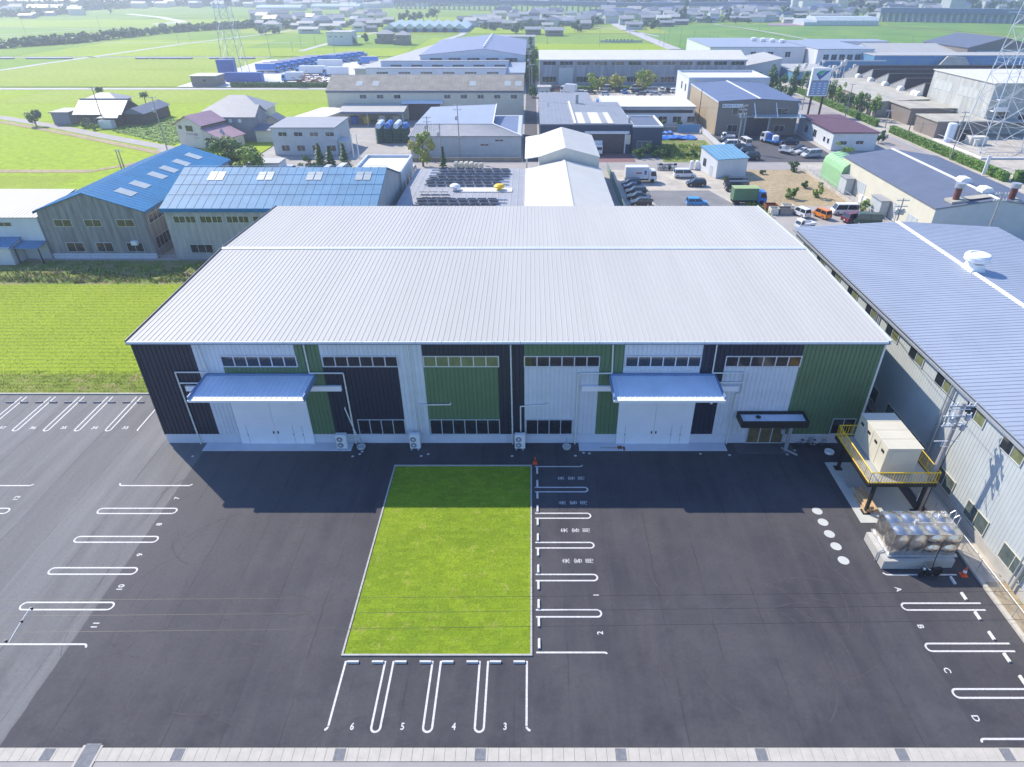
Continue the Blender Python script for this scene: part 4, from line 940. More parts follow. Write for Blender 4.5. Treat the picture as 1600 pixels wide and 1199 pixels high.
bld('low_pale_block', 'low block with pale flat roof, dark band and row of windows behind the weed patch', 21.2, 47.0, 197.2, 216.5, 5.0, 'flat', wall='white_wall', rmat='beige_roof', fascia='galv', win=[('S', 23, 3.5, 23.5, .8, 6, dict(glass='dark_window_bay_shade', fr='dark_trim'))] + [('S', 28.6 + i * 4.1, .9, 2.4, 1.7, 2) for i in range(5)], over=.3, cat='office')
single('hedge_wall', MB().box(24.6, 46.0, 188.8, 189.1, -.05, 1.3), M['brown_roof'], 'dark low wall in front of the low pale block', 'wall')
single('screen_fence', MB().box(40.5, 46.6, 187.2, 187.35, 0, 2.2), M['sky_wall'], 'blue-green mesh screen at the corner by the tan building', 'fence')
# tan building and its neighbours
TB = bld('tan_building', 'tan and brown two-storey building with blue gable roof, white sign and wide front canopy', 50.0, 71.6, 184, 218.5, 8.5, 'gy', 9.1, wall='brown_wall', rmat='slate_blue', ribs=1.2, over=.15, rcap='paint', fascia='trim', cat='building',
         win=[('S', 53.9, 5.2, 3.1, 1.9, 2), ('S', 65.6, 4.9, 3.2, 1.9, 2), ('S', 53.2, .9, 2.7, 1.8, 2), ('S', 65.9, .9, 2.8, 1.7, 2), ('W', 187.6, 5.0, 1.4, 1.9, 1), ('W', 196.2, 5.2, 1.6, 1.6, 1), ('W', 209, 5.2, 1.5, 1.8, 1), ('W', 212, 5.2, 1.5, 1.8, 1), ('W', 187.2, .9, 1.3, 1.9, 1)])
TB.part('side_wall', MB().box(49.93, 50.0, 184, 218.5, 0, 8.4), M['tan_wall'])
TB.part('garage_shade_panel', MB().box(58.0, 64.0, 183.85, 183.97, 0, 4.6), M['dark_window_bay_shade']); TB.part('garage_frame', MB().box(57.6, 58.0, 183.8, 183.97, 0, 5.0).box(64.0, 64.4, 183.8, 183.97, 0, 5.0).box(58.0, 64, 183.8, 183.97, 4.6, 5.0), M['grey_wall'])  # garage's shaded inside is a dark panel on the solid wall
TB.part('front_canopy', MB().prism([(59.0, 180.6, 4.95), (72.6, 180.6, 4.95), (72.6, 183.9, 5.25), (59.0, 183.9, 5.25)], (0, 0, .15)), M['skylight'])
for x in (59.4, 65.2, 71.2): TB.part('canopy_brace', MB().tube((x, 183.8, 8.2), (x + .1, 181, 5.15), .14), M['paint'])
sb = TB.part('sign_board', MB().box(51.0, 56.4, 183.78, 183.95, 7.0, 7.95), M['paint'])
text('sign_text', '株式会社 ナガフミ', .62, M['edge_blue'], sb, (53.7, 183.76, 7.47), (R(90), 0, 0), (50, 184, 0), ext=.005)
TB.part('wall_unit', MB().box(69.6, 70.5, 183.4, 183.9, 4.3, 5.1), M['paint'])
bld('white_flat_block', 'white block with beige flat roof behind the tan building', 49.6, 75.0, 221, 240, 9.2, 'para', 9.9, wall='white_wall', rmat='beige_roof', fascia='trim', win=[('W', 224, 5.5, 1.6, 2.2, 1), ('W', 230, 5.5, 1.6, 2.2, 1)], cat='office block')
MR = bld('maroon_roof_house', 'white single-storey workshop with dark maroon ribbed roof', 74.4, 85.2, 165.6, 189.5, 4.1, 'flat', wall='white_wall', rmat='maroon_roof', ribs=.8, over=.35, win=[('S', 76.2, 1.4, 1.8, .9, 2), ('S', 80.2, 1.5, 1.9, .9, 2), ('W', 167.5, 1.2, 1.2, 1.2, 1), ('W', 170, 1.2, 1.2, 1.2, 1), ('W', 176, 1, 2.2, 1.8, 2), ('W', 182, 1, 2.2, 1.8, 2)], cat='workshop')
# blue-roofed shed, green storage and the dark-roofed works
SH = bld('blue_roof_shed', 'small white shed with tilted blue roof between the car lot and the dry field', 39.5, 46.6, 139.6, 147.4, 3.8, 'sy', 4.9, wall='white_wall', rmat='blue_white_roof', ribs=.9, over=.25, rot=R(14), win=[('W', 144.5, 1.3, 1.3, 1.6, 1, dict(fr='dark_trim')), ('W', 141.3, .05, 1.2, 2.1, 1, dict(glass='grey_wall'))], cat='shed')
SH.roof_o.data.materials[0] = MM('shed_blue', (.12, .30, .45), .5, .12, .5)
t = Th('green_shelter', 'pale green arched storage shelter beside the cream works', 'shelter', (63, 128, 0))
gx0, gx1, gy0, gy1 = 62.6, 68.2, 131.8, 141.5
prof = [(gx0, 0), (gx0, 3.2), (gx0 + .3, 4.2), (gx0 + 1.2, 4.9), (gx0 + 2.8, 5.2), (gx1 - 1.2, 4.9), (gx1 - .3, 4.2), (gx1, 3.2), (gx1, 0)]
b_ = MB()
for j in range(13):
    y = gy0 + j * (gy1 - gy0) / 13; s = .06 if j % 2 else 0
    b_.prism([(gx0 + (a - gx0) if 1 else a, y, z + s * (z > 3)) for a, z in prof], (0, (gy1 - gy0) / 13 - .004, 0))
t.part('arched_cover', b_, M['green_shed'])
t.part('front_shutter', MB().prism([(a * .94 + (gx0 + gx1) / 2 * .06, gy0 - .05, z * .95) for a, z in prof], (0, .04, 0)), MM('green_shed_b', (.20, .40, .22), .5, .1, 1))
CW = bld('dark_roof_works', 'large cream-walled works with dark blue gable roof at the right', 63.9, 82.6, 100.2, 135.2, 5.5, 'gy', 6.9, wall='cream', rmat='slate_roof', ribs=None, over=.2, rcap='paint', cat='works', wout=.02,
         win=[('W', 123.4, 1.1, 3.6, 1.9, 4, dict(glass='grey_wall')), ('W', 104.0, 1.0, 3.0, 1.7, 2, dict(glass='grey_wall')), ('W', 110.5, .05, 2.2, 3.0, 2, dict(glass='pad'))], )
CW.part('front_wall', MB().prism([(63.9, 100.1, 0), (82.6, 100.1, 0), (82.6, 100.1, 5.4), (73.25, 100.1, 6.8), (63.9, 100.1, 5.4)], (0, .08, 0)), M['grey_wall'])
for lb, y0, y1 in (('small grey porch with flat roof on the cream wall near the green shelter', 127.6, 131.0), ('second grey porch with flat roof halfway along the cream wall', 112.8, 117.0)):
    t = Th('porch', lb, 'porch', (62.6, y0, 0)); t.part('roof', MB().box(61.9, 63.7, y0, y1, 2.9, 3.05), M['grey_roof']); t.part('side_wall', MB().box(62.1, 62.2, y0 + .2, y1 - .2, 0, 2.9), M['grey_wall']); t.part('end_wall', MB().box(62.2, 63.6, y0 + .2, y0 + .3, 0, 2.85), M['grey_wall'])
for y in (121.6, 119.9): ac = single('air_conditioner', MB().box(62.7, 63.1, y, y + .9, 0, 1.5), M['paint'], 'white outdoor unit against the cream wall, %s of the pair' % ('farther' if y > 121 else 'nearer'), 'air conditioner')
t = Th('alley_fence', 'wire fence on a low kerb between the dry field and the cream works', 'fence', (61, 105, 0))
t.part('fence_kerb', MB().box(60.7, 61.0, 100, 146.5, -.05, .5), M['yard_pale']); b_ = MB().path([(60.85, 104, 1.5), (60.85, 145, 1.5)], .03)
for i in range(21): b_.tube((60.85, 104 + i * 2.05, .4), (60.85, 104 + i * 2.05, 1.5), .03)
t.part('fence_rail', b_, M['galv'])
def stack(x, y, lb, h=3.4):
    t = Th('chimney_stack', lb, 'chimney', (x, y, 6)); t.part('base_flashing', MB().prism([(x - 1.1, y - 1.1, 6.1), (x + 1.1, y - 1.1, 6.35), (x + 1.1, y + 1.1, 6.35), (x - 1.1, y + 1.1, 6.1)], (0, 0, .35)), M['rusty_roof'])
    t.part('flue', MB().tube((x, y, 6.3), (x, y, 6.3 + h), .48, n=16), MM('rust_flue', (.16, .05, .04), .8, .4, 2) if 'rust_flue' not in M else M['rust_flue']); t.part('collar', MB().tube((x, y, 6.3 + h), (x, y, 7.0 + h), .72, n=16), M['galv'])
    if 0: t.part('cowl', MB().prism([(x - .9, y - .6, 7.0 + h), (x + .9, y - .6, 7.0 + h), (x + .9, y - .6, 7.45 + h), (x + .5, y - .6, 7.75 + h), (x - .5, y - .6, 7.75 + h), (x - .9, y - .6, 7.45 + h)], (0, 1.2, 0)), M['paint'])
stack(67.6, 101.9, 'rusty chimney stack with dark collar at the near edge of the dark roof', 2.1)
stack(76.4, 101.9, 'rusty chimney stack cut by the right edge of the picture', 2.1)
def cowl(x, y, lb):
    single('roof_cowl', MB().prism([(x - .8, y - .8, 6.7), (x + .8, y - .8, 6.7), (x + .6, y - .8, 7.2), (x - .6, y - .8, 7.2)], (0, 1.6, 0)).prism([(x - .95, y - .9, 7.2), (x + .95, y - .9, 7.2), (x + .95, y - .9, 7.6), (x + .5, y - .9, 7.95), (x - .5, y - .9, 7.95), (x - .95, y - .9, 7.6)], (0, 1.8, 0)), M['paint'], lb, 'roof cowl')
cowl(73.25, 110.0, 'white box cowl farther along the ridge of the dark roof'); cowl(73.25, 104.0, 'white box cowl nearest the front gable of the dark roof')
single('roof_deck_sheet', MB().prism([(69.2, 101, 6.75), (72.6, 101, 7.15), (72.6, 102.6, 7.15), (69.2, 102.6, 6.75)], (0, 0, .06)), M['rusty_roof'], 'pale flashing sheet between the two rusty chimneys', 'flashing')
# ---------------------------------------------------------------- big halls behind
MM('blue_grey_roof', (.20, .22, .34), .5, .08, .2)
for nm, x0, x1, y0, y1, z1, z2, lb in (('monitor_hall', -61.3, -9.3, 262.7, 281, 8.0, 6.4, 'nearest pale monitor hall with a strip of small windows, behind the brown roof'), ('monitor_hall', -59.4, -9.2, 281.2, 299.6, 8.5, 7.0, 'second pale monitor hall, just in front of the vast lilac-grey roof')):
    bld(nm, lb, x0, x1, y0, y1, z1, 'sy', z2, wall='pale_clad', rmat='grey_roof', over=.2, cat='hall', win=[('S', x0 + 3.8 + i * 8.2, z1 - 1.9, 4.4, .7, 4) for i in range(6)])
BR = bld('vast_hall', 'vast hall with lilac-grey gable roof and a line of ridge ventilators', -46.6, -2.6, 300, 379, 8.8, 'gy', 11.2, wall='pale_clad', rmat='blue_grey_roof', over=.3, cat='hall', ridge=-19.8, win=[('S', -42.6 + i * 7.9, 6.5, 5.2, 1.4, 3) for i in range(5)], fascia='navy_trim')
for i in range(9): single('ridge_ventilator', MB().lathe((-19.8, 306 + i * 8, 11.2), [(.4, 0), (.4, .3), (.75, .4), (.75, .8), (.3, 1.1)], 12), M['paint'], '%s round ventilator from the near gable on the ridge of the vast lilac-grey roof' % ordn[i], 'ventilator', 'ventilators along the ridge of the vast hall')
single('side_hall', MB().prism([(-70, 281, 0), (-46.9, 281, 0), (-46.9, 391, 0), (-52, 391, 0)], (0, 0, 5.6)).prism([(-70.4, 280.8, 5.62), (-46.85, 280.8, 5.62), (-46.85, 391.2, 5.62), (-52.2, 391.2, 5.62)], (0, 0, .3)), M['white_roof'], 'white low-roofed side hall tapering along the left of the vast hall', 'hall')
bld('small_brown_roof', 'small brown-roofed building by the left edge of the white side hall', -73, -64, 320, 330, 3, 'gx', 4.2, wall='brown_wall', rmat='slate_roof', cat='shed')
bld('rear_block', 'pale block beside the alley at the rear right of the vast hall', -9.0, -2.6, 263, 299, 6.3, 'flat', wall='grey_wall', rmat='blue_white_roof', cat='hall')
bld('rear_grey_hall', 'grey roof strip seen behind the vast hall', -24, 2, 388, 400, 9.5, 'flat', wall='grey_wall', rmat='grey_roof', cat='hall')
wn = []
for g_ in range(12): wn.append(('S', 4.6 + g_ * 6.75, 7.1, 5.2, 1.5, 3))
for g_ in range(12):
    if g_ not in (1,): wn.append(('S', 4.4 + g_ * 6.75, .9, 5.6, 2.2, 4))
FR = bld('long_factory', 'long two-storey grey factory with white curved roof behind the tree-lined car park', 3.3, 84.8, 281, 305, 9.0, 'gx', 11.4, ridge=292, wall='aged_pale', rmat='beige_roof', over=.3, win=wn, fascia='galv', cat='factory')
FR.wall_o.data.materials[0] = mat('stained_grey', (.30, .32, .36), .85, .35, .5, streak=(1.5, 1.5, .2))
FR.part('loading_shutter', MB().box(11.0, 16.6, 280.85, 280.98, 0, 6.2), M['grey_wall'])
bld('gate_hut', 'small pale gate hut with flat roof at the left end of the factory car park', 2.6, 6.6, 247, 251, 3.6, 'flat', wall='grey_wall', rmat='white_roof', over=.5, win=[('S', 3.4, 1, 1, 1.4, 1), ('S', 5, 1.4, .9, 1, 1)], cat='hut')
for nm, x0, x1, y0, y1, z1, lb, nw in (('pale_hall', 85.5, 131, 344, 398, 8.2, 'pale blue-roofed hall with four ventilators at the right of the long factory', 5), ('pale_hall', 132, 158, 331, 380, 8.4, 'lilac-roofed hall with tall dark windows and white side wall', 6), ('pale_hall', 150, 190, 384, 400, 7.5, 'hall with white roof edge behind the lilac-roofed hall', 0)):
    bld(nm, lb, x0, x1, y0, y1, z1, 'flat', wall='white_wall', rmat='blue_white_roof', over=.2, cat='hall', win=[('S', x0 + 3 + i * (x1 - x0 - 4) / max(nw, 1), 4.0, 2.6, 2.4, 2) for i in range(nw)])
for i in range(4): single('round_ventilator', MB().lathe((116 + i * 3.6, 378 - i * 4, 8.4), [(1, 0), (1.5, .5), (1.5, 1.4), (.6, 1.8)], 12), M['paint'], '%s white round ventilator from the left on the pale blue-roofed hall' % ordn[i], 'ventilator', 'ventilators on the pale hall')
bld('sloped_annex', 'white sloping-roofed annex between the long factory and the pale halls', 88, 104, 296, 322, 5.0, 'sx', 8.0, wall='grey_wall', rmat='white_roof', cat='annex')
bld('blue_side_store', 'low store with pale roof and blue-grey wall by the main road', 106, 124, 286, 312, 4.2, 'flat', wall='sky_wall', rmat='white_roof', cat='store')
t = Th('blue_truss_wall', 'long blue steel-framed screen wall behind the aggregate machine', 'screen wall', (136, 306, 0)); t.part('panel', MB().box(124, 152, 306, 306.3, 0, 6.0), M['sky_wall'])
t.part('top_rail', MB().box(124, 152, 305.7, 305.95, 6.0, 6.5), M['trim'])
# brown sawtooth works
low = bld('low_shed_row', 'long low shed with rusty pale roof behind the roadside trees', 106.2, 121.8, 212, 262, 4.2, 'sx', 4.9, wall='rusty_roof', rmat='rusty_roof', over=.3, cat='shed')
for i in range(13): low.part('wall_frame', MB().box(106.05, 106.18, 213 + i * 3.9, 213.25 + i * 3.9, 0, 4.2), M['brown_wall'])
bld('open_shed_end', 'end bay of the low shed row, brown walls painted for its dark open inside', 110, 122.5, 199, 211.6, 4.3, 'flat', wall='brown_wall', rmat='rusty_roof', over=.4, cat='shed')  # closed box; brown wall colour stands in for the shaded open inside
bld('tank_canopy', 'canopy roof over the tanks in front of the big grey hall', 108.2, 122.3, 181, 192, 3.9, 'flat', wall='brown_wall', rmat='rusty_roof', over=.3, cat='canopy')
for i, y in enumerate((218, 230, 242, 254, 266)):
    t = Th('sawtooth_bay', '%s sawtooth roof bay with dark clerestory, counted from the big grey hall' % ordn[i], 'factory bay', (122.5, y, 0), group='sawtooth roof bays')
    t.part('end_wall', MB().prism([(122.4, y, 0), (122.4, y + 11.9, 0), (122.4, y + 11.9, 4.5), (122.4, y, 8.6)], (.3, 0, 0)), M['sawtooth_grey'])
    t.part('clerestory', MB().box(122.75, 225, y, y + .2, 4.4, 8.5), M['dark_wood_wall'])
    cl = MB()
    for q in range(34): cl.box(131 + q * 2.8, 133 + q * 2.8, y - .06, y - .01, 5.2, 8.0)
    t.part('window_strip', cl, M['dark_window_bay_shade']); t.part('roof', MB().prism([(122.3, y - .2, 8.62), (122.3, y + 11.95, 4.52), (122.3, y + 11.95, 4.66), (122.3, y - .2, 8.8)], (103, 0, 0)), M['brown_roof'])
for i, (y, n) in enumerate(((262, 1), (252, 1), (241, 1), (230, 1), (221, 1), (218.6, 1))):
    t = MB().prism([(121.6 + 1.0 * math.cos(R(a)) * .95, y - .9, 5.3 + .95 * math.sin(R(a))) for a in range(0, 181, 20)], (0, 1.8, 0))
    single('white_hood', t.box(120.7, 122.35, y - .85, y + .85, 4.6, 5.3), M['paint'], '%s white rounded duct hood from the big grey hall, against the sawtooth end walls' % ordn[5 - i], 'duct hood', 'duct hoods of the sawtooth works')
GH = bld('big_grey_hall', 'big grey hall with beige roof and two rows of boarded windows, behind the pylon', 123, 190, 185.5, 216, 12.6, 'flat', wall='sawtooth_grey', rmat='beige_roof', over=.3, cat='hall', win=[('W', 191.5, 8.0, 9.5, 2.4, 4, dict(glass='pad')), ('W', 204.5, 8.0, 9.5, 2.4, 4, dict(glass='pad')), ('S', 126, 4, 3, 2.2, 2), ('S', 132, 2, 8, 3, 3)])
GH.wall_o.data.materials[0] = mat('stained_pale', (.44, .45, .43), .85, .25, .5, streak=(1.5, 1.5, .2))
GH.part('outside_stair', MB().box(123.5, 128, 183.6, 185.3, 6.0, 6.2).box(123.5, 127, 183.4, 183.6, 6.2, 7.2).box(124, 126, 183.5, 185.4, 8.8, 9.0), M['paint'])
GH.part('side_canopy', MB().box(123.2, 150, 181.5, 185.3, 3.6, 3.8), M['white_roof'])
for x, y, r, h, mm_, lb in ((109.4, 176.2, 1.1, 4.4, 'canopy_blue', 'tall pale blue cylindrical tank under the canopy edge'), (113.2, 176.2, 1.3, 3.0, 'black', 'dark cylindrical tank beside the pale blue tank')): single('storage_tank', MB().lathe((x, y, 0), [(r, 0), (r, h), (r * .8, h + .15), (.1, h + .25)], 20), M[mm_], lb, 'tank')
single('white_boxes', MB().box(112.6, 117, 172, 174.4, 0, 1.9).box(113.2, 114.4, 171, 172, 0, 1.5), M['beige_roof'], 'pale bagged goods behind the roadside hedge', 'bags')
# far right group
bld('dark_gable_works', 'dark brown gable-roofed works with three roof vents, at the far right', 205, 240, 338, 372, 8.5, 'gy', 12.5, wall='brown_wall', rmat='slate_roof', over=.4, cat='works', rot=R(6), win=[('S', 210, 5.5, 24, 1.6, 8, dict(glass='grey_wall'))])
bld('white_roof_works', 'white-roofed works left of the dark gable works', 165, 204, 345, 378, 6.0, 'gx', 8.5, wall='white_wall', rmat='white_roof', cat='works')
bld('white_roof_works', 'long white sloping roof to the right of the dark gable works', 243, 285, 345, 378, 6, 'gx', 9.0, wall='white_wall', rmat='white_roof', cat='works')
single('material_mound', MB().prism([(176, 312, 0), (196, 312, 0), (192, 316, 6.5), (184, 316, 7.0)], (3, 12, 0)), M['rusty_roof'], 'beige sheeted mound in front of the blue works wall', 'mound')
bld('blue_works', 'blue-green walled works with thin white eave and blue frames', 152.5, 225, 318, 332, 7.0, 'flat', wall='sky_wall', rmat='white_roof', over=.2, cat='works', win=[('S', 156 + i * 8, .3, 7, 6.2, 1, dict(glass='sky_wall', fr='blue_tarp', fw=.3)) for i in range(8)])
t = Th('blue_gantry', 'pale blue open steel gantry at the right of the blue works', 'gantry', (195, 296, 0)); b_ = MB()
for i in range(9):
    x = 193 + i * 5; b_.box(x, x + .4, 296, 296.4, 0, 8.2)
b_.box(193, 240, 296, 296.4, 8.2, 8.8).box(193, 240, 296, 296.4, 5.0, 5.5); t.part('frame', b_, MM('pale_blue', (.35, .5, .65), .5, .1))
# aggregate machine
t = Th('aggregate_plant', 'jumble of pale conveyors and hoppers of an aggregate plant by the sawtooth works', 'plant', (118, 283, 0))
b_ = MB().tube((108, 276, 2), (122, 290, 6), .3, n=5).tube((112, 272, 4), (122, 280, 7), .4, n=5)
for i in range(26):
    x, y, z = rnd.uniform(108, 134), rnd.uniform(280, 296), rnd.uniform(1, 7); s = rnd.uniform(.4, 1.3); b_.box(x, x + s * rnd.uniform(.6, 2), y, y + s, z, z + s * rnd.uniform(.8, 2)).tube((x + s / 2, y + s / 2, 0), (x + s / 2, y + s / 2, z), .12, n=4)
t.part('machinery', b_, M['beige_roof'])
# tall company sign
sx_, sy_ = 98.9, 219.0
t = Th('pylon_sign', 'tall white sign board on black posts with a blue and green tick', 'sign', (sx_, sy_, 0))
for q in (0.9, 4.4): t.part('post', MB().box(sx_ - 13.2 + q, sx_ - 12.7 + q, sy_ - 4, sy_ - 3.5, 0, 5.4), M['black'])
sx_ -= 13.6; yy = sy_ - 4.2
pn = t.part('board', MB().box(sx_ + .2, sx_ + 5.9, yy, yy + 1.1, 5.4, 13.2), M['paint'])
t.part('lower_panel', MB().box(sx_ + .4, sx_ + 5.7, yy - .04, yy - .005, 5.7, 9.6), MM('sign_blue', (.22, .32, .52), .5, .05), pn)
t.part('blue_tick', MB().poly([(sx_ + 1.3, yy - .03, 11.6), (sx_ + 2.7, yy - .03, 9.95), (sx_ + 5.6, yy - .03, 12.6), (sx_ + 4.2, yy - .03, 12.4), (sx_ + 3.0, yy - .03, 11.2), (sx_ + 2.0, yy - .03, 12.0)]), M['edge_blue'], pn)
t.part('green_tick', MB().poly([(sx_ + 1.7, yy - .05, 12.1), (sx_ + 2.5, yy - .05, 11.1), (sx_ + 4.3, yy - .05, 12.6), (sx_ + 2.6, yy - .05, 12.5)]), MM('tick_green', (.02, .42, .22), .5, .05), pn)
t.part('dark_band', MB().box(sx_ + .6, sx_ + 5.5, yy - .045, yy - .006, 9.63, 9.8), M['black'], pn)
for r_ in range(5):
    for c_ in range(3): t.part('notice_mark', MB().box(sx_ + 1.0 + c_ * 1.7, sx_ + 1.8 + c_ * 1.7, yy - .06, yy - .042, 6.1 + r_ * .68, 6.3 + r_ * .68), M['paint'], pn)
# ---------------------------------------------------------------- vehicles
PC = {}
def paint(name, col, rough=.28):
    if name not in PC: PC[name] = mat('car_' + name, col, rough, .03, 1, spec=.6)
    return PC[name]
COLS = dict(white=(.72, .72, .74), silver=(.45, .47, .50), black=(.015, .016, .02), navy=(.02, .035, .09), dark=(.03, .035, .045), blue=(.03, .20, .60), orange=(.75, .24, .04), red=(.30, .02, .04), maroon=(.14, .03, .05), yellow=(.75, .50, .04), grey=(.16, .17, .18), darkgreen=(.03, .07, .06), skyblue=(.04, .28, .62))
def car(px_, py_, head, kind, col, label, group=None, far=False, at=None):
    x, y = at or P(px_, py_)
    t = root('car' if kind in ('sedan', 'hatch') else {'kei': 'small_car', 'van': 'van', 'minivan': 'minivan', 'suv': 'car'}[kind], label, {'van': 'van', 'minivan': 'minivan'}.get(kind, 'car'), (x, y, 0), R(head), group)
    L, W_, Hh, hood, wf, wr, zb = dict(sedan=(4.5, 1.7, 1.45, 1.15, .75, .9, .88), hatch=(3.95, 1.7, 1.5, .85, .75, .25, .90), kei=(3.4, 1.48, 1.62, .55, .45, .12, .92), van=(4.6, 1.7, 1.95, .25, .5, .08, 1.0), minivan=(4.7, 1.78, 1.82, .7, .8, .2, 1.0), suv=(4.5, 1.8, 1.7, 1.0, .6, .3, 1.0))[kind]
    a = L / 2; boot = .75 if kind == 'sedan' else .06; m = paint(col, COLS[col])
    lo = [(a, .28), (a, .55), (a - .12, .72), (a - hood, zb), (-a + boot, zb), (-a + .03, zb - .05), (-a, .5), (-a, .28)]
    b_ = MB().prism([(p, -W_ / 2, z) for p, z in lo], (0, W_, 0))
    # greenhouse, narrowing to the roof
    f0, f1, r1, r0 = a - hood - .02, a - hood - wf, -a + boot + wr, -a + boot
    wb, wt = W_ / 2 - .04, W_ / 2 - .19
    zt_ = Hh - .05
    def green(e, z0, z1, fr):
        q = lambda p0, p1, z: p0 + (p1 - p0) * (z - zb) / (zt_ - zb)
        def ring(z): f = q(f0, f1, z); r = q(r0, r1, z); w = wb + (wt - wb) * (z - zb) / (zt_ - zb); return [(f + e, -w - e, z), (f + e, w + e, z), (r - e, w + e, z), (r - e, -w - e, z)]
        m_ = MB(); A, B_ = ring(z0), ring(z1); k = len(m_.v); m_.v += A + B_
        for i in range(4): j = (i + 1) % 4; m_.f.append((k + i, k + j, k + 4 + j, k + 4 + i)); m_.m.append(0)
        m_.f += [(k + 3, k + 2, k + 1, k), (k + 4, k + 5, k + 6, k + 7)]; m_.m += [0, 0]
        return m_
    bo = mesh_obj('body', b_, m, t)
    mesh_obj('window_glass', green(0, zb, zt_ - .02, 0), M['glass'], t)
    r_ = green(.012, zt_ - .08, zt_ + .03, 0)
    # pillars
    for sy in (-1, 1):
        for p0, p1 in ((f0, f1), (r0, r1), ((f0 + r0) / 2, (f1 + r1) / 2)): r_.tube((p0, sy * (wb - .0), zb), (p1, sy * (wt + .0), zt_), .05, n=4)
    mesh_obj('roof_panel', r_, m, t)
    for sx in (a - .8, -a + .75):
        for sy in (-1, 1):
            w = mesh_obj('wheel', MB().tube((sx, sy * (W_ / 2 - .2), .31), (sx, sy * (W_ / 2 + .015), .31), .31, n=14), M['tyre'], t)
            if not far: mesh_obj('rim', MB().tube((sx, sy * (W_ / 2 + .016), .31), (sx, sy * (W_ / 2 + .025), .31), .2, n=10), M['rim'], w)
    if not far:
        for sy in (-1, 1):
            mesh_obj('headlight', MB().box(a - .1, a + .012, sy * (W_ / 2 - .3) - .17, sy * (W_ / 2 - .3) + .17, .56, .72), M['lamp'], t)
            mesh_obj('tail_light', MB().box(-a - .012, -a + .06, sy * (W_ / 2 - .16) - .1, sy * (W_ / 2 - .16) + .1, .6, .86), M['red_lamp'], t)
        mesh_obj('number_plate', MB().box(-a - .02, -a, -.17, .17, .42, .58), M['yellow'] if kind == 'kei' else M['paint'], t)
    return t
def truck(px_, py_, head, L, col, boxcol, label, kind='box', group=None, Hb=3.2, W_=2.2, far=False, at=None, cabL=1.7, name='truck'):
    x, y = at or P(px_, py_); t = root(name, label, 'truck', (x, y, 0), R(head), group); a = L / 2; m = paint(col, COLS[col]); w = W_ / 2
    ch = Hb * .78 if kind != 'kei' else 1.75
    c = [(a, .45), (a, ch * .52), (a - .35, ch), (a - cabL, ch), (a - cabL, .45)]
    mesh_obj('cab', MB().prism([(p, -w * .95, z) for p, z in c], (0, W_ * .95, 0)), m, t)
    g = MB().poly([(a + .01, -w * .85, ch * .54), (a + .01, w * .85, ch * .54), (a - .31, w * .8, ch * .93), (a - .31, -w * .8, ch * .93)])
    for sy in (-1, 1): g.poly([(a - .12, sy * w * .96, ch * .55), (a - .32, sy * w * .96, ch * .9), (a - cabL * .75, sy * w * .96, ch * .9), (a - cabL * .75, sy * w * .96, ch * .55)])
    mesh_obj('window_glass', g, M['glass'], t)
    if kind in ('box', 'tarp'):
        bx = mesh_obj('cargo_box', MB().box(-a, a - cabL - .1, -w, w, .85, Hb), paint(boxcol, COLS[boxcol]) if boxcol in COLS else M[boxcol], t)
        if kind == 'tarp': mesh_obj('tarp_top', MB().prism([(-a - .12, -w - .1, Hb), (-a - .12, 0, Hb + .16), (-a - .12, w + .1, Hb)], (L - cabL + .1, 0, 0)), M['green_top'] if 'green_top' in M else MM('green_top', (.34, .44, .20), .6, .06), bx)
        elif boxcol != 'white': mesh_obj('side_stripe', MB().box(-a + .1, a - cabL - .2, -w - .02, -w - .002, .87, 1.25), M['paint'], bx); mesh_obj('box_top', MB().box(-a, a - cabL - .1, -w, w, Hb + .002, Hb + .06), M['white_roof'], bx)
    else:
        b_ = MB().box(-a, a - cabL - .08, -w, w, .65, .75)
        for sy in (-w, w - .05): b_.box(-a, a - cabL - .08, sy, sy + .05, .75, 1.05)
        b_.box(-a, -a + .05, -w + .05, w - .05, .75, 1.05); mesh_obj('load_bed', b_, m if kind == 'kei' else paint(boxcol, COLS[boxcol]), t)
    mesh_obj('chassis', MB().box(-a + .05, a - .1, -w * .8, w * .8, .4, .64), M['black'], t)
    rr = .28 if kind == 'kei' else .42
    for sx in ([a - .9, -a + .9] if L < 7 else [a - 1.2, -a + 1.4, -a + 2.5]):
        for sy in (-1, 1): mesh_obj('wheel', MB().tube((sx, sy * (w - .3), rr), (sx, sy * (w + .01), rr), rr, n=12), M['tyre'], t)
    if not far:
        for sy in (-1, 1): mesh_obj('headlight', MB().box(a - .05, a + .015, sy * w * .7 - .15, sy * w * .7 + .15, .6, .8), M['lamp'], t)
    return t
# car lot behind the main roof
tk = truck(1000, 284, 0, 6.6, 'white', 'white', 'white box truck with small red mark in the centre car lot', Hb=3.2, W_=2.1); 
bx = [c for c in tk.children if c.name.startswith('cargo_box')][0]
mesh_obj('red_mark', MB().box(-1.1, .1, -1.07, -1.052, 1.9, 2.15), M['red_lamp'], bx); mesh_obj('dark_emblem', MB().box(.6, 1.05, -1.07, -1.052, 1.7, 2.5), M['edge_blue'], bx)
for i, (x, y, k, c, lb) in enumerate(((986, 290, 'hatch', 'navy', 'dark navy car nearest the white box truck, farthest of five in the fence row'), (991, 296.5, 'sedan', 'navy', 'dark blue sedan second from the truck in the fence row'), (993, 303.5, 'hatch', 'dark', 'dark hatchback in the middle of the five cars by the fence'), (997, 311.5, 'sedan', 'dark', 'dark saloon fourth from the truck in the fence row'), (1001, 321, 'hatch', 'dark', 'dark grey hatchback nearest the main roof in the fence row'))):
    car(x, y, 180 if i != 1 else 0, k, c, lb, 'dark cars along the lot fence')
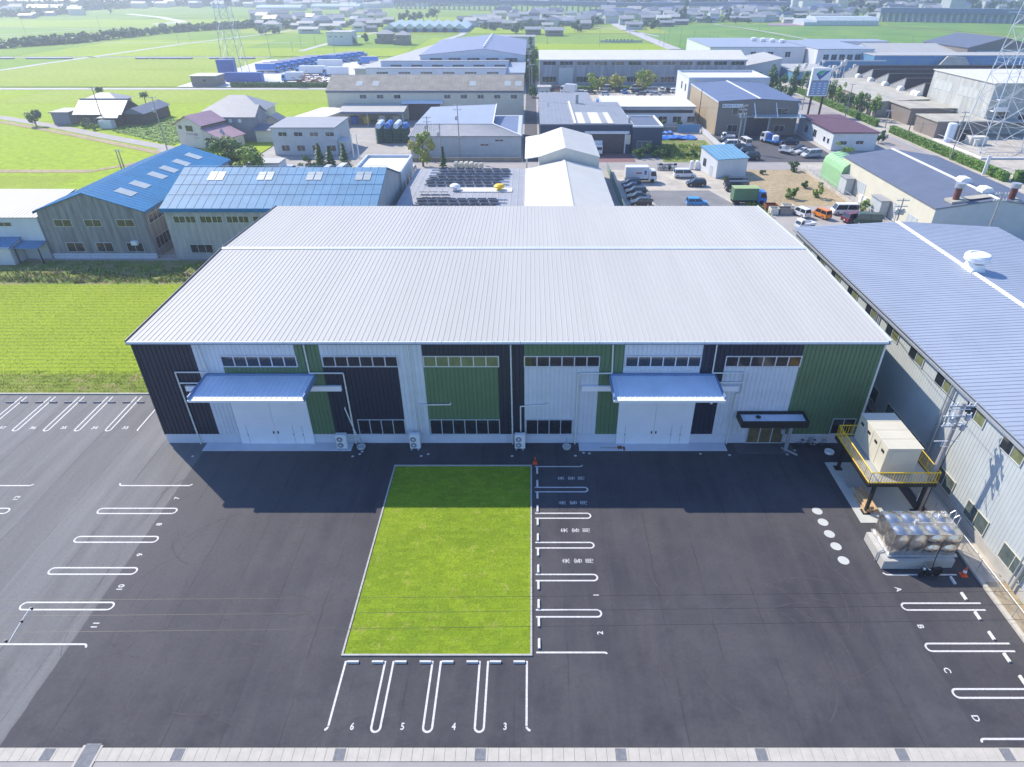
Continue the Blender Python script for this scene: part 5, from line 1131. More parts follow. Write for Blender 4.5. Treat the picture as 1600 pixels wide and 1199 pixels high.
car(1069, 277, 0, 'minivan', 'white', 'white minivan parked near the back of the centre car lot'); car(1087, 290.5, 180, 'hatch', 'black', 'black hatchback just in front of the white minivan'); car(1088, 321, 0, 'hatch', 'skyblue', 'bright blue hatchback alone at the front of the centre car lot')
truck(1168, 318, 0, 6.4, 'blue', 'green_tarp', 'blue truck with green tarpaulin cover beside the weed strip', kind='tarp', Hb=3.1, W_=2.1)
car(1148, 292, 180, 'van', 'black', 'black van farther from the green-covered truck'); car(1150, 298, 180, 'van', 'dark', 'dark van half hidden just behind the green-covered truck')
truck(0, 0, 270, 5.6, 'white', 'white', 'white box truck facing out of the dark blue works bay', at=(16.2, 163.0), Hb=3.1, W_=2.0)
# yard in front of the tan building
truck(1137, 218, 180, 3.4, 'white', 'white', 'white small pickup facing left below the tan building corner', kind='kei', W_=1.45, cabL=1.1, name='pickup_truck')
car(1133, 224, 180, 'sedan', 'dark', 'dark saloon behind the white wagon at the left of the dark yard'); car(1141, 230, 180, 'minivan', 'white', 'white wagon at the left of the dark yard, half hidden by the shed')
car(1150, 236, 180, 'suv', 'dark', 'dark car between the white wagon and the big pole'); car(1163, 241.5, 180, 'suv', 'black', 'black car second from the street in the dark yard'); car(1171, 249, 180, 'suv', 'black', 'black car nearest the street in the dark yard')
car(1164, 227, 97, 'van', 'white', 'white van seen from behind in front of the garage opening')
tk = truck(1203, 224, 118, 5.6, 'white', 'blue', 'white flatbed truck carrying blue and white tanks', kind='flat', W_=1.9)
mesh_obj('tank_load', MB().lathe((-1.6, 0, .8), [(.8, 0), (.8, 1.3), (.3, 1.5)], 14), M['paint'], tk); mesh_obj('tank_load', MB().lathe((.1, 0, .8), [(.7, 0), (.7, 1.6), (.3, 1.75)], 14), M['edge_blue'], tk)
car(1233, 225, 180, 'sedan', 'navy', 'dark navy saloon parked in shade before the tan building')
truck(1227, 240, 125, 3.4, 'white', 'white', 'white small pickup in the middle of the dark yard', kind='kei', W_=1.45, cabL=1.1, name='pickup_truck')
car(1249, 236, 192, 'sedan', 'dark', 'dark saloon farthest of three by the maroon-roofed workshop'); car(1256, 240.5, 192, 'sedan', 'silver', 'silver-grey saloon in the middle of three by the workshop'); car(1267, 245.5, 194, 'minivan', 'silver', 'silver minivan nearest of three by the workshop wall')
# lower lot at the right
car(1251, 337.5, 112, 'kei', 'white', 'small white car seen from behind at the edge of the dry field'); car(1283, 339.5, 112, 'kei', 'orange', 'small orange car beside the small white car'); car(1318, 334.5, 180, 'van', 'white', 'white van facing left near the alley fence')
car(1334, 346, 20, 'suv', 'maroon', 'dark red car behind the dark green van'); car(1353, 350, 172, 'van', 'darkgreen', 'dark green and black van at the back edge of the long warehouse roof')
truck(1257, 357, 200, 3.4, 'white', 'white', 'white small pickup with loaded bed just behind the long warehouse roof', kind='kei', W_=1.45, cabL=1.1, name='pickup_truck')
for i, (x, y, w, c) in enumerate(((1196, 330, 2.2, 'rust'), (1204, 336, 1.6, 'beige_roof'), (1216, 336, 2.6, 'brown_roof'), (1223, 331, 2.0, 'beige_wall'))):
    X_, Y_ = P(x, y); b_ = MB().box(X_, X_ + w, Y_, Y_ + 1.6, 0, .1)
    for q in ((X_, X_ + w, Y_, Y_ + .08), (X_, X_ + w, Y_ + 1.5, Y_ + 1.6), (X_, X_ + .08, Y_ + .08, Y_ + 1.5), (X_ + w - .08, X_ + w, Y_ + .08, Y_ + 1.5)): b_.box(*q, .1, 1.1)
    single('open_crate', b_, M[c], ['rusty open crate farthest left', 'pale open crate nearest the main roof', 'brown open crate nearest the small pickup', 'pale crate beside the weed strip'][i] + ' in the crate group', 'crate', 'open crates by the lower lot')
# factory car park
far_cars = [(870, 143, 'van', 'maroon', 160), (923, 147, 'sedan', 'dark', 0), (905, 147.5, 'hatch', 'white', 180), (945.6, 141, 'van', 'white', 180), (946, 150, 'kei', 'white', 0), (965, 143, 'hatch', 'dark', 90), (976, 146, 'kei', 'blue', 75), (993, 140.5, 'minivan', 'silver', 180), (996, 145.5, 'sedan', 'navy', 180), (1001, 150, 'hatch', 'grey', 180), (1017.5, 144.5, 'van', 'white', 180), (1024, 150, 'sedan', 'silver', 0), (1034, 143.5, 'kei', 'white', 90), (1044, 144, 'hatch', 'black', 90), (1054, 145, 'hatch', 'white', 20), (920, 139, 'sedan', 'dark', 0), (932, 138, 'hatch', 'navy', 0), (855, 143, 'sedan', 'navy', 0), (1012, 139, 'hatch', 'dark', 90)]
desc = {0: 'maroon van beside the white sheeted truck', 1: 'dark saloon left of the white van pair', 2: 'white car partly behind the grey roof', 3: 'white van in the rear row left of centre', 4: 'small white car in front of the white van', 5: 'small dark car under the middle tree', 6: 'small blue car facing away', 7: 'silver minivan under the right-hand tree', 8: 'navy saloon in front of the silver minivan', 9: 'grey hatchback nearest of the three under the right-hand tree', 10: 'white van right of the tree group', 11: 'silver saloon in the front row at the right', 12: 'small white car third from the white building', 13: 'black car second from the white building', 14: 'white car next to the white building wall', 15: 'dark car in the rear row near the left tree', 16: 'navy car between the left and middle trees', 17: 'navy car at the gate hut end', 18: 'dark car behind the white van at the right'}
for i, (x, y, k, c, h) in enumerate(far_cars): car(x, y, h, k, c, desc[i] + ', factory car park', 'cars in the factory car park', far=True)
truck(888, 147, 150, 6, 'white', 'white', 'white box truck with raised sheet in the factory car park', far=True, Hb=3.4)
single('blue_sheet', MB().box(21.5, 26.5, 226, 230, .0, 2.4), M['blue_tarp'], 'blue sheeted stack beside the white box truck in the factory car park', 'sheeted stack')
# behind the blue hall
for x, y, k, c, lb in ((455, 271, 'suv', 'white', 'white car leftmost of the row behind the blue-grey roof'), (475, 272, 'hatch', 'silver', 'silver car next to the white one behind the blue-grey roof'), (515, 270, 'kei', 'white', 'small white car in the middle of the row behind the blue-grey roof'), (537, 271, 'van', 'white', 'white van second from right behind the blue-grey roof'), (558, 271, 'kei', 'yellow', 'small yellow car at the right end of the row behind the blue-grey roof')):
    car(x, y, 85, k, c, lb, 'cars behind the blue hall roof')
car(0, 0, 60, 'kei', 'skyblue', 'blue car cut by the left edge beside the lean-to', at=(-85.6, 88.6))
car(645, 270, 90, 'kei', 'white', 'white car beside the small concrete block')
# blue lorries
for i in range(8):
    X_, Y_ = P(438 - 0 + i * 0, 111.5); truck(0, 0, 0, 10.5, 'skyblue', 'blue', '%s blue lorry from the front in the near lorry row' % ordn[i], group='blue lorries in the near row', Hb=3.6, W_=2.4, far=True, at=(-119 + i * 1.7, 321 + i * 5.2), name='lorry')
for i in range(5): truck(0, 0, 0, 10.5, 'skyblue', 'blue', '%s blue lorry from the front in the rear lorry row' % ordn[i], group='blue lorries in the rear row', Hb=3.6, W_=2.4, far=True, at=(-101 + i * 2.4, 359 + i * 4.6), name='lorry')
truck(0, 0, 180, 10, 'skyblue', 'blue', 'single blue lorry facing left at the far right of the lorry yard', Hb=3.6, W_=2.4, far=True, at=(-80.5, 352), name='lorry')
for x, y, L, lb in ((-96, 337, 13, 'white trailer farthest back in the lorry yard'), (-97, 312, 13, 'white trailer with blue cab behind the red brown heap'), (-85, 308, 11, 'white trailer nearest the white side hall'), (-98, 290, 9, 'short white container near the yard hedge')):
    truck(0, 0, 180, L, 'skyblue', 'white', lb, Hb=3.7, W_=2.4, far=True, at=(x, y), name='trailer_truck')
single('blue_container', MB().box(-126, -111, 290, 293, 0, 3.4), M['edge_blue'], 'long dark blue container behind the steel pylon foot', 'container'); single('blue_tower_box', MB().prism([(-131, 296, 0), (-124, 296, 0), (-124, 299, 0), (-131, 299, 0)], (0, 0, 7.5)), M['edge_blue'], 'tall dark blue box beside the brown hut by the pylon', 'container')
bld('brown_hut', 'brown hut with pale flat roof at the road end by the pylon', -134, -124, 277, 285, 3.6, 'flat', wall='brown_wall', rmat='beige_roof', win=[('S', -129.5, 1.5, 1.6, 1.2, 1)], cat='hut')

rs_ = random.Random(6); b_ = MB()
for i in range(160):
    x, y, z = -88 + rs_.gauss(0, 3.0), 283 + rs_.gauss(0, 2.0), abs(rs_.gauss(0, 1.7)); a = rs_.uniform(0, 3.14); b_.tube((x, y, z), (x + math.cos(a) * 2, y + math.sin(a) * 2, z + rs_.uniform(-.6, .6)), .12, n=4)
single('scrap_heap', b_, M['rust'], 'red-brown heap of scrap behind the long cream hall, by the lorry yard hedge', 'scrap heap', kind='stuff')
# ---------------------------------------------------------------- trees and plants
MM('bark', (.13, .10, .08), .9, .3, 2)
LF = {}
def leafmat(k, c):
    m = mat('leaf_' + k, c, .6, .35, .9, spec=.25); LF[k] = m
leafmat('dark', (.05, .11, .035)); leafmat('mid', (.10, .20, .04)); leafmat('light', (.24, .34, .05)); leafmat('yellow', (.40, .38, .08)); leafmat('far', (.05, .10, .05)); leafmat('hedge', (.17, .30, .045)); leafmat('rice', (.30, .42, .04)); leafmat('dry', (.36, .29, .17))
def leaves(mb, c, r, n, s, k=9, rr=random.Random(3), m=2):
    cl = []
    for i in range(k):
        while 1:
            v = Vector((rr.uniform(-1, 1), rr.uniform(-1, 1), rr.uniform(-1, 1)))
            if .25 < v.length < .9: break
        cl.append((v, rr.uniform(.28, .5), rr.randrange(m)))
    for i in range(n):
        v, q, mi = rr.choice(cl)
        while 1:
            d = Vector((rr.gauss(0, 1), rr.gauss(0, 1), rr.gauss(0, 1)))
            if d.length > .01: break
        d.normalize(); p = v + d * q * rr.uniform(.55, 1.0)
        if rr.random() < .15: mi = rr.randrange(m)
        p = Vector((c[0] + p.x * r[0], c[1] + p.y * r[1], c[2] + p.z * r[2]))
        nrm = (d + Vector((rr.uniform(-.6, .6), rr.uniform(-.6, .6), rr.uniform(-.2, .8)))).normalized(); u = nrm.orthogonal().normalized(); w = nrm.cross(u); a = rr.uniform(0, 6.28)
        u, w = u * math.cos(a) + w * math.sin(a), w * math.cos(a) - u * math.sin(a); e = s * rr.uniform(.6, 1.3)
        mb.poly([p - u * e - w * e * .6, p + u * e - w * e * .5, p + u * e * .7 + w * e * .6, p - u * e * .8 + w * e * .5], mi)
def tree(x, y, h, r, label, mats=('dark', 'mid'), n=700, s=.28, group=None, name='tree', low=.3, k=10):
    t = root(name, label, 'tree', (x, y, 0), 0, group); b_ = MB(); rr = random.Random(int(x * 13 + y * 7)); hh = h * (low + .25)
    b_.tube((0, 0, -.1), (rr.uniform(-.1, .1), 0, hh), h * .028 + .05, h * .016 + .02, 7)
    for i in range(5): a = rr.uniform(0, 6.28); b_.tube((0, 0, hh * rr.uniform(.6, 1)), (math.cos(a) * r * .6, math.sin(a) * r * .6, h * rr.uniform(.55, .85)), h * .012 + .015, .015, 5)
    mesh_obj('trunk', b_, M['bark'], t)
    c = MB(); leaves(c, (0, 0, h * (low + 1) / 2), (r, r, h * (1 - low) / 2 * 1.08), n, s, k, rr)
    mesh_obj('crown', c, [LF[q] for q in mats], t); return t
tree(-64.5, 139, 9.2, 4.6, 'large dark-green tree left of the pair behind the blue roofs', ('mid', 'dark'), 2600, .25, low=.15, k=16)
tree(-58.3, 137.5, 7.2, 3.6, 'rounder lighter tree right of the large dark-green tree', ('mid', 'light'), 1700, .24, low=.15, k=12)
tree(-68.5, 137, 6.5, 3.0, 'smaller dark tree tucked at the foot of the blue roof', ('dark', 'mid'), 1000, .24, low=.1)
def conifer(x, y, h, r, label, group=None, mats=('dark', 'mid'), n=500, s=.2, name='conifer'):
    t = root(name, label, 'tree', (x, y, 0), 0, group); mesh_obj('trunk', MB().tube((0, 0, 0), (0, 0, h * .9), .12, .04), M['bark'], t); c = MB(); rr = random.Random(int(x * 5 + y))
    for i in range(n):
        z = rr.random() ** 1.3; q = r * (1 - z) * (.75 + .25 * math.sin(z * 40)) * rr.uniform(.5, 1.05); a = rr.uniform(0, 6.28); p = Vector((q * math.cos(a), q * math.sin(a), .3 + z * h)); u = Vector((-math.sin(a), math.cos(a), 0)); w = Vector((math.cos(a), math.sin(a), -.5)); e = s * rr.uniform(.6, 1.3)
        c.poly([p - u * e - w * e, p + u * e - w * e, p + u * e + w * e, p - u * e + w * e], rr.randrange(2))
    mesh_obj('crown', c, [LF[q] for q in mats], t)
for i, (x, y, h) in enumerate(((-48.3, 151, 4.6), (-45.5, 149.5, 4.2), (-42.5, 150.5, 4.6))): conifer(x, y, h, 1.7, '%s conifer from the left in the garden below the grey office' % ordn[i], 'conifers by the grey office', n=600)
tree(-50, 147.5, 2.6, 2.2, 'low rounded shrub at the left end of the office conifers', n=500, s=.2, low=0, name='shrub')
tree(-24.6, 150, 7.2, 3.1, 'yellow-green tree at the left corner of the hipped warehouse', ('light', 'yellow'), 1500, .24, low=.2)
conifer(-19.9, 149.2, 4.2, 1.0, 'slim dark conifer beside the leaning street pole', n=300)
for i, (x, h) in enumerate(((25.2, 6.8), (33.4, 6.6), (43.4, 7.6))): tree(x, 264, h, 4.2, '%s autumn-tinged tree from the left before the long factory' % ordn[i], ('light', 'yellow'), 1000, .32, 'trees before the long factory', low=.22)
tree(60, 262, 5.5, 3.4, 'yellowish tree half hidden by the white flat block', ('light', 'yellow'), 500, .32, low=.2); tree(66, 263, 5.6, 3.8, 'yellowish tree rising behind the middle of the white flat block', ('light', 'yellow'), 500, .32, low=.2); tree(84, 262, 6.2, 3.6, 'bright green bushy tree at the right end of the long factory', ('light', 'mid'), 700, .32, low=.1)
tree(88.5, 262, 4.6, 3, 'second bright green bush beside the factory end', ('light', 'mid'), 400, .32, low=.1)
for i, (x, y, h, r) in enumerate(((-.6, 322, 13, 3.6), (0.6, 296, 9, 2.6), (-1.6, 280, 7, 2.2), (-.9, 345, 9, 3), (.8, 250, 4, 1.6))): tree(x, y, h, r, ['tallest dark tree in the alley beyond the vast hall', 'dark tree in the alley beside the long factory corner', 'dark bush-like tree in the alley beside the monitor hall', 'farthest dark tree at the end of the alley', 'small bush in the alley near the gate hut'][i], ('dark', 'mid'), 600, .4, low=.05)
def bush(x, y, h, r, label, mats=('dark', 'mid'), n=350, s=.18, group=None, cat='shrub'):
    t = root('shrub', label, cat, (x, y, 0), 0, group); rr = random.Random(int(x * 3 + y)); mesh_obj('stem', MB().tube((0, 0, 0), (0, 0, h * .5), .06, .03), M['bark'], t); c = MB(); leaves(c, (0, 0, h * .52), (r, r, h * .5), n, s, 8, rr); mesh_obj('foliage', c, [LF[q] for q in mats], t)
for i, (px_, py_, h, r) in enumerate(((1007, 246, 3.2, 2.0), (1019, 244, 3.0, 1.8), (1030, 246, 2.2, 1.8), (1043, 244, 1.6, 1.6), (998, 247, 2, 1.4))): bush(*P(px_, py_), h, r, '%s dark shrub from the left under the dark blue annex window' % ordn[[1, 2, 3, 4, 0][i]], group='shrubs below the annex')
for i, (px_, py_, h, r, lb) in enumerate(((1236, 310, 2.4, 1.2, 'left shrub in the dry field'), (1278, 309, 2.7, 1.3, 'taller right shrub in the dry field'), (1258, 293.5, 1.3, .9, 'small dark shrub at the middle back of the dry field'), (1191, 272, .9, .6, 'tiny shrub at the back left of the dry field'), (1240, 268, 2.2, 1.6, 'dark round bush at the back right corner of the dry field'), (1317, 241, 3.2, 2.4, 'round bright bush in front of the maroon-roofed workshop'), (1372, 224, 3.6, 1.1, 'left columnar bush at the workshop corner'), (1377.5, 223, 3.4, 1.0, 'right columnar bush at the workshop corner'), (1345, 331, 2.2, 1.2, 'yellowish bush against the alley fence'), (1080, 245, 1.4, 1.6, 'bush in the sunny weed patch'))):
    bush(*P(px_, py_), h, r, lb, ('mid', 'light') if i in (0, 1, 5, 8) else ('dark', 'mid'))
for i in range(3): bush(33.5 + i * 4.2, 193, 2.4, 1.1, '%s clipped bush from the left below the low pale block windows' % ordn[i], group='clipped bushes by the low pale block')
rr_ = random.Random(5)
for i in range(14):
    y = 206 + i * 4.3; tree(103.2 + rr_.uniform(-.8, .8), y, rr_.uniform(5, 7.4), rr_.uniform(1.6, 2.4), '%s roadside tree from the near end, between hedge and long low shed' % (ordn + ['thirteenth', 'fourteenth'])[i], ('dark', 'mid') if i % 3 else ('mid', 'light'), 380, .26, 'trees behind the roadside hedge', low=.25)
for i, (x, y, h) in enumerate(((90, 262, 9), (88.5, 250, 8), (89, 240, 8.5), (101, 270, 7), (104, 268, 7))): tree(x, y, h, 2.4, ['tall dark tree left of the pylon sign', 'dark tree close behind the pylon sign', 'dark tree at the foot of the pylon sign', 'tree right of the pylon sign top', 'farther tree right of the pylon sign'][i], ('dark', 'mid'), 600, .3, low=.1)
def hedge(x0, x1, y0, y1, h, label, n, mats=('hedge', 'mid'), s=.2, name='hedge'):
    rr = random.Random(int(x0 + y0)); b_ = MB(); cx, cy = (x0 + x1) / 2, (y0 + y1) / 2
    b_.box(x0 + .12, x1 - .12, y0 + .12, y1 - .12, -.05, h - .12, 1)
    for i in range(n):
        x, y, z = rr.uniform(x0, x1), rr.uniform(y0, y1), rr.uniform(.1, h); q = rr.random()
        if q < .4: z = h + rr.uniform(-.06, .10)
        elif x1 - x0 > y1 - y0: y = y0 if rr.random() < .8 else y1
        else: x = x0 if rr.random() < .8 else x1
        u = Vector((rr.uniform(-1, 1), rr.uniform(-1, 1), rr.uniform(-.6, .6))).normalized(); w = u.orthogonal().normalized(); p = Vector((x, y, z)); b_.poly([p - u * s, p + w * s * .7, p + u * s, p - w * s * .7], rr.randrange(2))
    single(name, b_, [LF[q] for q in mats], label, 'hedge', kind=None)
hedge(99.1, 100.3, 196, 262, 1.7, 'long clipped hedge beside the main road below the trees', 6000); hedge(99.4, 100.8, 137, 188, 1.7, 'clipped hedge beside the road below the tanks and pylon', 4500); hedge(101.5, 132, 136.2, 137.6, 2.2, 'dark hedge facing the camera at the right edge by the yard', 4000, ('dark', 'mid'))
hedge(-118, -70, 274.5, 276, 1.6, 'low dark hedge along the lorry yard front', 1500, ('dark', 'mid'), .3); hedge(3, 44, 268.5, 270, 1.1, 'low hedge in front of the long factory', 1200, ('hedge', 'mid'), .3)
# weeds on the field bank and the vegetable patch
def tufts(name, label, pts, s, mats, h=.5):
    rr = random.Random(11); b_ = MB()
    for x, y, q in pts:
        for i in range(7):
            a = rr.uniform(0, 6.28); e = s * q * rr.uniform(.5, 1.2); p = Vector((x + rr.uniform(-.3, .3), y + rr.uniform(-.3, .3), -.05)); d = Vector((math.cos(a), math.sin(a), 0)) * e * .6; u = Vector((-d.y, d.x, 0)) * .45
            b_.poly([p - u * .3, p + u * .3, p + d + u + Vector((0, 0, e * h * 2)), p + d - u * .6 + Vector((0, 0, e * h * 1.7))], rr.randrange(len(mats)))
    single(name, b_, [LF[q] for q in mats], label, 'weeds', kind='stuff')
rw = random.Random(2)
tufts('bank_weeds', 'rough green and dry weeds on the bank between field and weathered halls', [(rw.uniform(-100, -33), 84.2 + abs(rw.gauss(0, 2.6)), rw.uniform(.3, 1.1)) for i in range(1300)], .42, ('light', 'yellow', 'dry', 'mid', 'dry'))
tufts('field_margin', 'straggling green stubble along the edge of the near rice field', [(rw.uniform(-75, -34), rw.uniform(55.7, 60), rw.uniform(.2, .4)) for i in range(1500)], .34, ('rice', 'yellow', 'rice'))
tufts('rice_plants', 'rows of bright young rice plants in the near field', [(-33 - i * .6 + rw.uniform(-.08, .08), 59.8 + j * .85 + rw.uniform(-.06, .06), rw.uniform(.3, .45)) for i in range(96) for j in range(28)], .26, ('rice', 'rice', 'light'))
vp = [(rw.uniform(-118, -92), rw.uniform(172, 207), rw.uniform(.7, 1.4)) for i in range(2200)]
tufts('vegetable_plants', 'leafy green vegetable patch between the old house and the white house', [p for p in vp if p[1] > 171 + (-92 - p[0]) * .75], .5, ('hedge', 'rice', 'light', 'hedge'), .18)
struct('vegetable_plot', MB().poly([(-92, 172, -.05), (-92, 208, -.05), (-118, 208, -.05), (-118, 191, -.05)]), M['bean'])
tufts('strip_weeds', 'weeds along the strip between car lot and dry field', [(41.9 + rw.uniform(-.9, .9), rw.uniform(113, 139), rw.uniform(.6, 1.5)) for i in range(420)], .5, ('mid', 'light', 'yellow'))
tufts('patch_weeds', 'bright weeds in the sunny patch by the dark blue annex', [(rw.uniform(31.5, 45), rw.uniform(156, 172), rw.uniform(.4, 1.1)) for i in range(500)], .5, ('light', 'yellow', 'hedge'))
# blue sheets
def sheet_tarp(x0, x1, y0, y1, lb):
    rr = random.Random(int(x0)); b_ = MB(); nx, ny = 16, 8; k = 0
    for j in range(ny + 1):
        for i in range(nx + 1): b_.v.append((x0 + (x1 - x0) * i / nx + rr.uniform(-.2, .2), y0 + (y1 - y0) * j / ny + rr.uniform(-.25, .25), .05 + rr.uniform(0, .45)))
    for j in range(ny):
        for i in range(nx): k = j * (nx + 1) + i; b_.f.append((k, k + 1, k + nx + 2, k + nx + 1)); b_.m.append(0)
    single('blue_sheet', b_, M['blue_tarp'], lb, 'tarpaulin')
sheet_tarp(31.5, 44, 178, 182.5, 'crumpled blue tarpaulin spread on the ground left of the tan building'); sheet_tarp(34.5, 39, 185, 188, 'smaller blue sheet by the dark low wall')
# ---------------------------------------------------------------- poles and wires
def pole(x, y, h, label, arms=1, r=.15, trans=0, m='pole', lamp=False, group='utility poles', lean=(0, 0), ax=0):
    t = root('utility_pole', label, 'utility pole', (x, y, 0), ax, group)
    mesh_obj('mast', MB().tube((0, 0, -.1), (lean[0], lean[1], h), r, r * .6, 10), M[m], t)
    for i in range(arms):
        z = h - .35 - i * .9; f = z / h; mesh_obj('crossarm', MB().box(lean[0] * f - .95, lean[0] * f + .95, lean[1] * f - .06, lean[1] * f + .06, z, z + .12), M['galv'], t)
        ins = MB()
        for q in (-.85, -.45, .45, .85): ins.tube((lean[0] * f + q, lean[1] * f, z + .12), (lean[0] * f + q, lean[1] * f, z + .38), .05, n=6)
        if r > .1: mesh_obj('insulators', ins, M['paint'], t)
    for i in range(trans): mesh_obj('transformer', MB().lathe((lean[0] * .7 + .42 * (1 if i % 2 else -1), lean[1] * .7, h * .72), [(.25, 0), (.27, .1), (.27, .8), (.2, .88)], 12), M['galv'], t)
    return t
Dz = lambda D, y: H - D * (y - YH) / (TT * (YN - y))
def pole_px(xb, yb, yt, label, **k): x, y = P(xb, yb); return pole(x, y, Dz(y, yt), label, **k)
t = pole(31.35, 38.4, 10.4, 'big concrete utility pole with cluttered crossarms beside the yellow-railed deck', arms=3, r=.24)
for z, w in ((9.9, .9), (9.3, 1.2), (7.0, 1.1), (8.6, .7)): mesh_obj('bracket', MB().path([(-w, -.1, z), (w * .6, -.15, z + .05)], .035).path([(-w * .4, -.1, z), (-w * .6, -.35, z - .3), (0, -.2, z - .45)], .025), M['paint'], t)
for x_, z in ((.55, 9.0), (-.5, 8.8), (.5, 8.1)): mesh_obj('switch_box', MB().lathe((x_, -.2, z), [(.16, 0), (.18, .1), (.18, .42), (.1, .5)], 10), M['galv'], t)
mesh_obj('meter_box', MB().box(-.42, -.16, -.25, .05, .9, 1.8), M['paint'], t)
mesh_obj('drop_cable', MB().path([(.3, -.2, 9.6), (.6, -.3, 8.9), (.45, -.25, 7.8), (.2, -.2, 6.4), (.2, -.2, .4)], .03), M['black'], t)
mesh_obj('step_bolts', MB().path([(-.25, -.12, 2.5), (.25, -.12, 2.5)], .015), M['galv'], t)
for i in range(8): mesh_obj('step_bolt', MB().path([(-.3 if i % 2 else .1, -.1, 3 + i * .6), (-.1 if i % 2 else .3, -.1, 3 + i * .6)], .015), M['galv'], t)
pole(66, 90, 11, 'pole with white insulators in front of the grey end gable', arms=2); pole(55.3, 95, 8.7, 'pole with dark transformer cluster behind the long warehouse ridge', arms=3, trans=2)
pole_px(262, 237, 151, 'tall pole leaning over the blue roof beside the white house', arms=2, trans=1); pole_px(164, 199, 136, 'slim dark pole in front of the old tiled house', arms=1, m='wood_dark')
pole_px(190, 264, 235, 'short pole pair beyond the blue roof, left one', arms=0); pole_px(194, 263, 234, 'short pole pair beyond the blue roof, right one', arms=1)
pole_px(672, 252, 182, 'pole left of three in front of the hipped warehouse', arms=2, trans=1); pole_px(691, 262, 193, 'nearest street pole of three, with slanting stay wire', arms=1, trans=1); pole_px(719, 249, 163, 'tallest street pole of three, dark banded', arms=2, trans=1)
for x in (553, 561): pole_px(x, 246, 209, 'white steel post at the store yard gate, %s of two' % ('left' if x < 555 else 'right'), arms=0, m='paint', r=.16)
pole_px(1151, 236, 164, 'big street pole crowded with transformers before the tan building', arms=3, trans=2, r=.2); pole_px(1090, 196, 139, 'slender dark pole at the left wall of the tan building', arms=0, m='wood_dark')
pole_px(848, 208, 170, 'left one of two poles at the dark blue works', arms=2, trans=1); pole_px(856, 207, 161, 'right, taller one of two poles at the dark blue works', arms=0)
pole_px(997, 112, 77, 'dark pole rising before the long factory', arms=1, m='wood_dark'); pole_px(1143, 115, 88, 'pale pole at the right end of the long factory', arms=1); pole_px(827, 140, 79, 'pole in the alley beside the long factory', arms=2, trans=1); pole_px(831, 150, 100, 'nearer pole in the alley', arms=1)
pole_px(1320, 184, 131, 'roadside pole at the end of the trees', arms=1); pole_px(1484, 250, 174, 'roadside pole before the tank canopy', arms=2, trans=1); pole_px(1253, 172, 121, 'pole close to the right of the pylon sign', arms=2, trans=1); pole_px(1383, 200, 172, 'short pole at the works gate', arms=1); pole_px(1420, 205, 171, 'dark pole at the corner of the open shed', arms=0, m='wood_dark')
for i, (a, b, c) in enumerate([(40, 52, 30), (157, 47, 25), (279, 67.5, 55), (298, 65, 37), (376, 54, 30), (423, 90, 46), (471, 76, 50), (493, 71, 52), (524, 92, 48), (457, 80, 66), (404, 52, 30), (936.5, 73, 48), (1030, 67.5, 43), (1044, 69.5, 44), (1037, 73.5, 50), (1062, 73, 43), (1083, 73, 49), (1107, 73, 54), (1119, 73, 56), (1149, 80, 60), (1243, 76, 59), (1316, 75, 57), (1362, 76, 57), (1424, 70, 58), (1497, 66, 52), (1550, 74, 58), (1559, 74, 62), (855, 70, 48), (1009, 58, 45), (1186, 48, 30), (984, 62, 50), (486, 30, 18)]):
    pole_px(a, b, c, 'distant slender pole, %s' % ['on the left field path', 'in the left fields near the tree line', 'by the diagonal field road', 'taller, by the diagonal field road', 'beyond the left pylon', 'left of the lorries', 'by the far lane above the lorries', 'on the lane to the white square building', 'in front of the white square building', 'behind the rear lorry row', 'at the left of the far village', 'in the paddy beyond the long factory', 'first beyond the bean field road', 'second beyond the bean field road', 'at the road end', 'third beyond the bean field road', 'fourth beyond the bean field road', 'fifth beyond the bean field road', 'at the pale hall corner', 'on the pale hall roof side', 'behind the pale hall gable', 'behind the lilac hall', 'beside the white roof board', 'left of the white-roofed works', 'behind the dark gable works', 'right of the dark gable', 'far right of the dark gable', 'above the alley tree', 'beside the straight far road', 'at the bean field edge', 'by the substation in the paddy', 'above the far village roofs'][i], arms=1, r=.13, group='distant utility poles')
def wire(pts, label, r=.02, m='black', sag=.6, group='overhead wires'):
    b_ = MB()
    for a, b in zip(pts, pts[1:]):
        a, b = Vector(a), Vector(b); q = [a.lerp(b, i / 12) - Vector((0, 0, sag * 4 * (i / 12) * (1 - i / 12))) for i in range(13)]; b_.path(q, r, 4)
    single('overhead_wire', b_, M[m], label, 'wire', group)
wire([(-60, 21.2, 10), (31.2, 21.9, 10.1), (60, 22, 10)], 'topmost of three thin wires crossing the front of the car park', .008, sag=.2); wire([(-60, 20.2, 9.9), (31.2, 21.2, 10), (60, 21.3, 10)], 'middle of three thin wires crossing the front of the car park', .008, sag=.2); wire([(-60, 19.3, 9.8), (31.2, 20.4, 9.9), (60, 20.5, 10)], 'lowest of three thin wires crossing the front of the car park', .008, sag=.2)
t = Th('wire_spacer', 'white spacer bar with dark ends hanging on the wires at the lower left', 'wire spacer', (-24.9, 20, 9.9)); t.part('bar', MB().path([(-24.9, 20.95, 9.95), (-24.9, 20.2, 9.85), (-24.8, 19.1, 9.75)], .02), M['paint'])
for y in (20.95, 20.2, 19.1): t.part('clamp', MB().lathe((-24.88, y, 9.78), [(.05, 0), (.06, .08), (.04, .14)], 8), M['black'])
wire([(31.3, 38.4, 9.9), (34.2, 60, 9.2)], 'wire from the big pole to the long warehouse', .015); wire([P(691, 262) + (9.,), (-29, 149, .2)], 'slanting stay wire of the nearest street pole', .04, 'galv', 0)
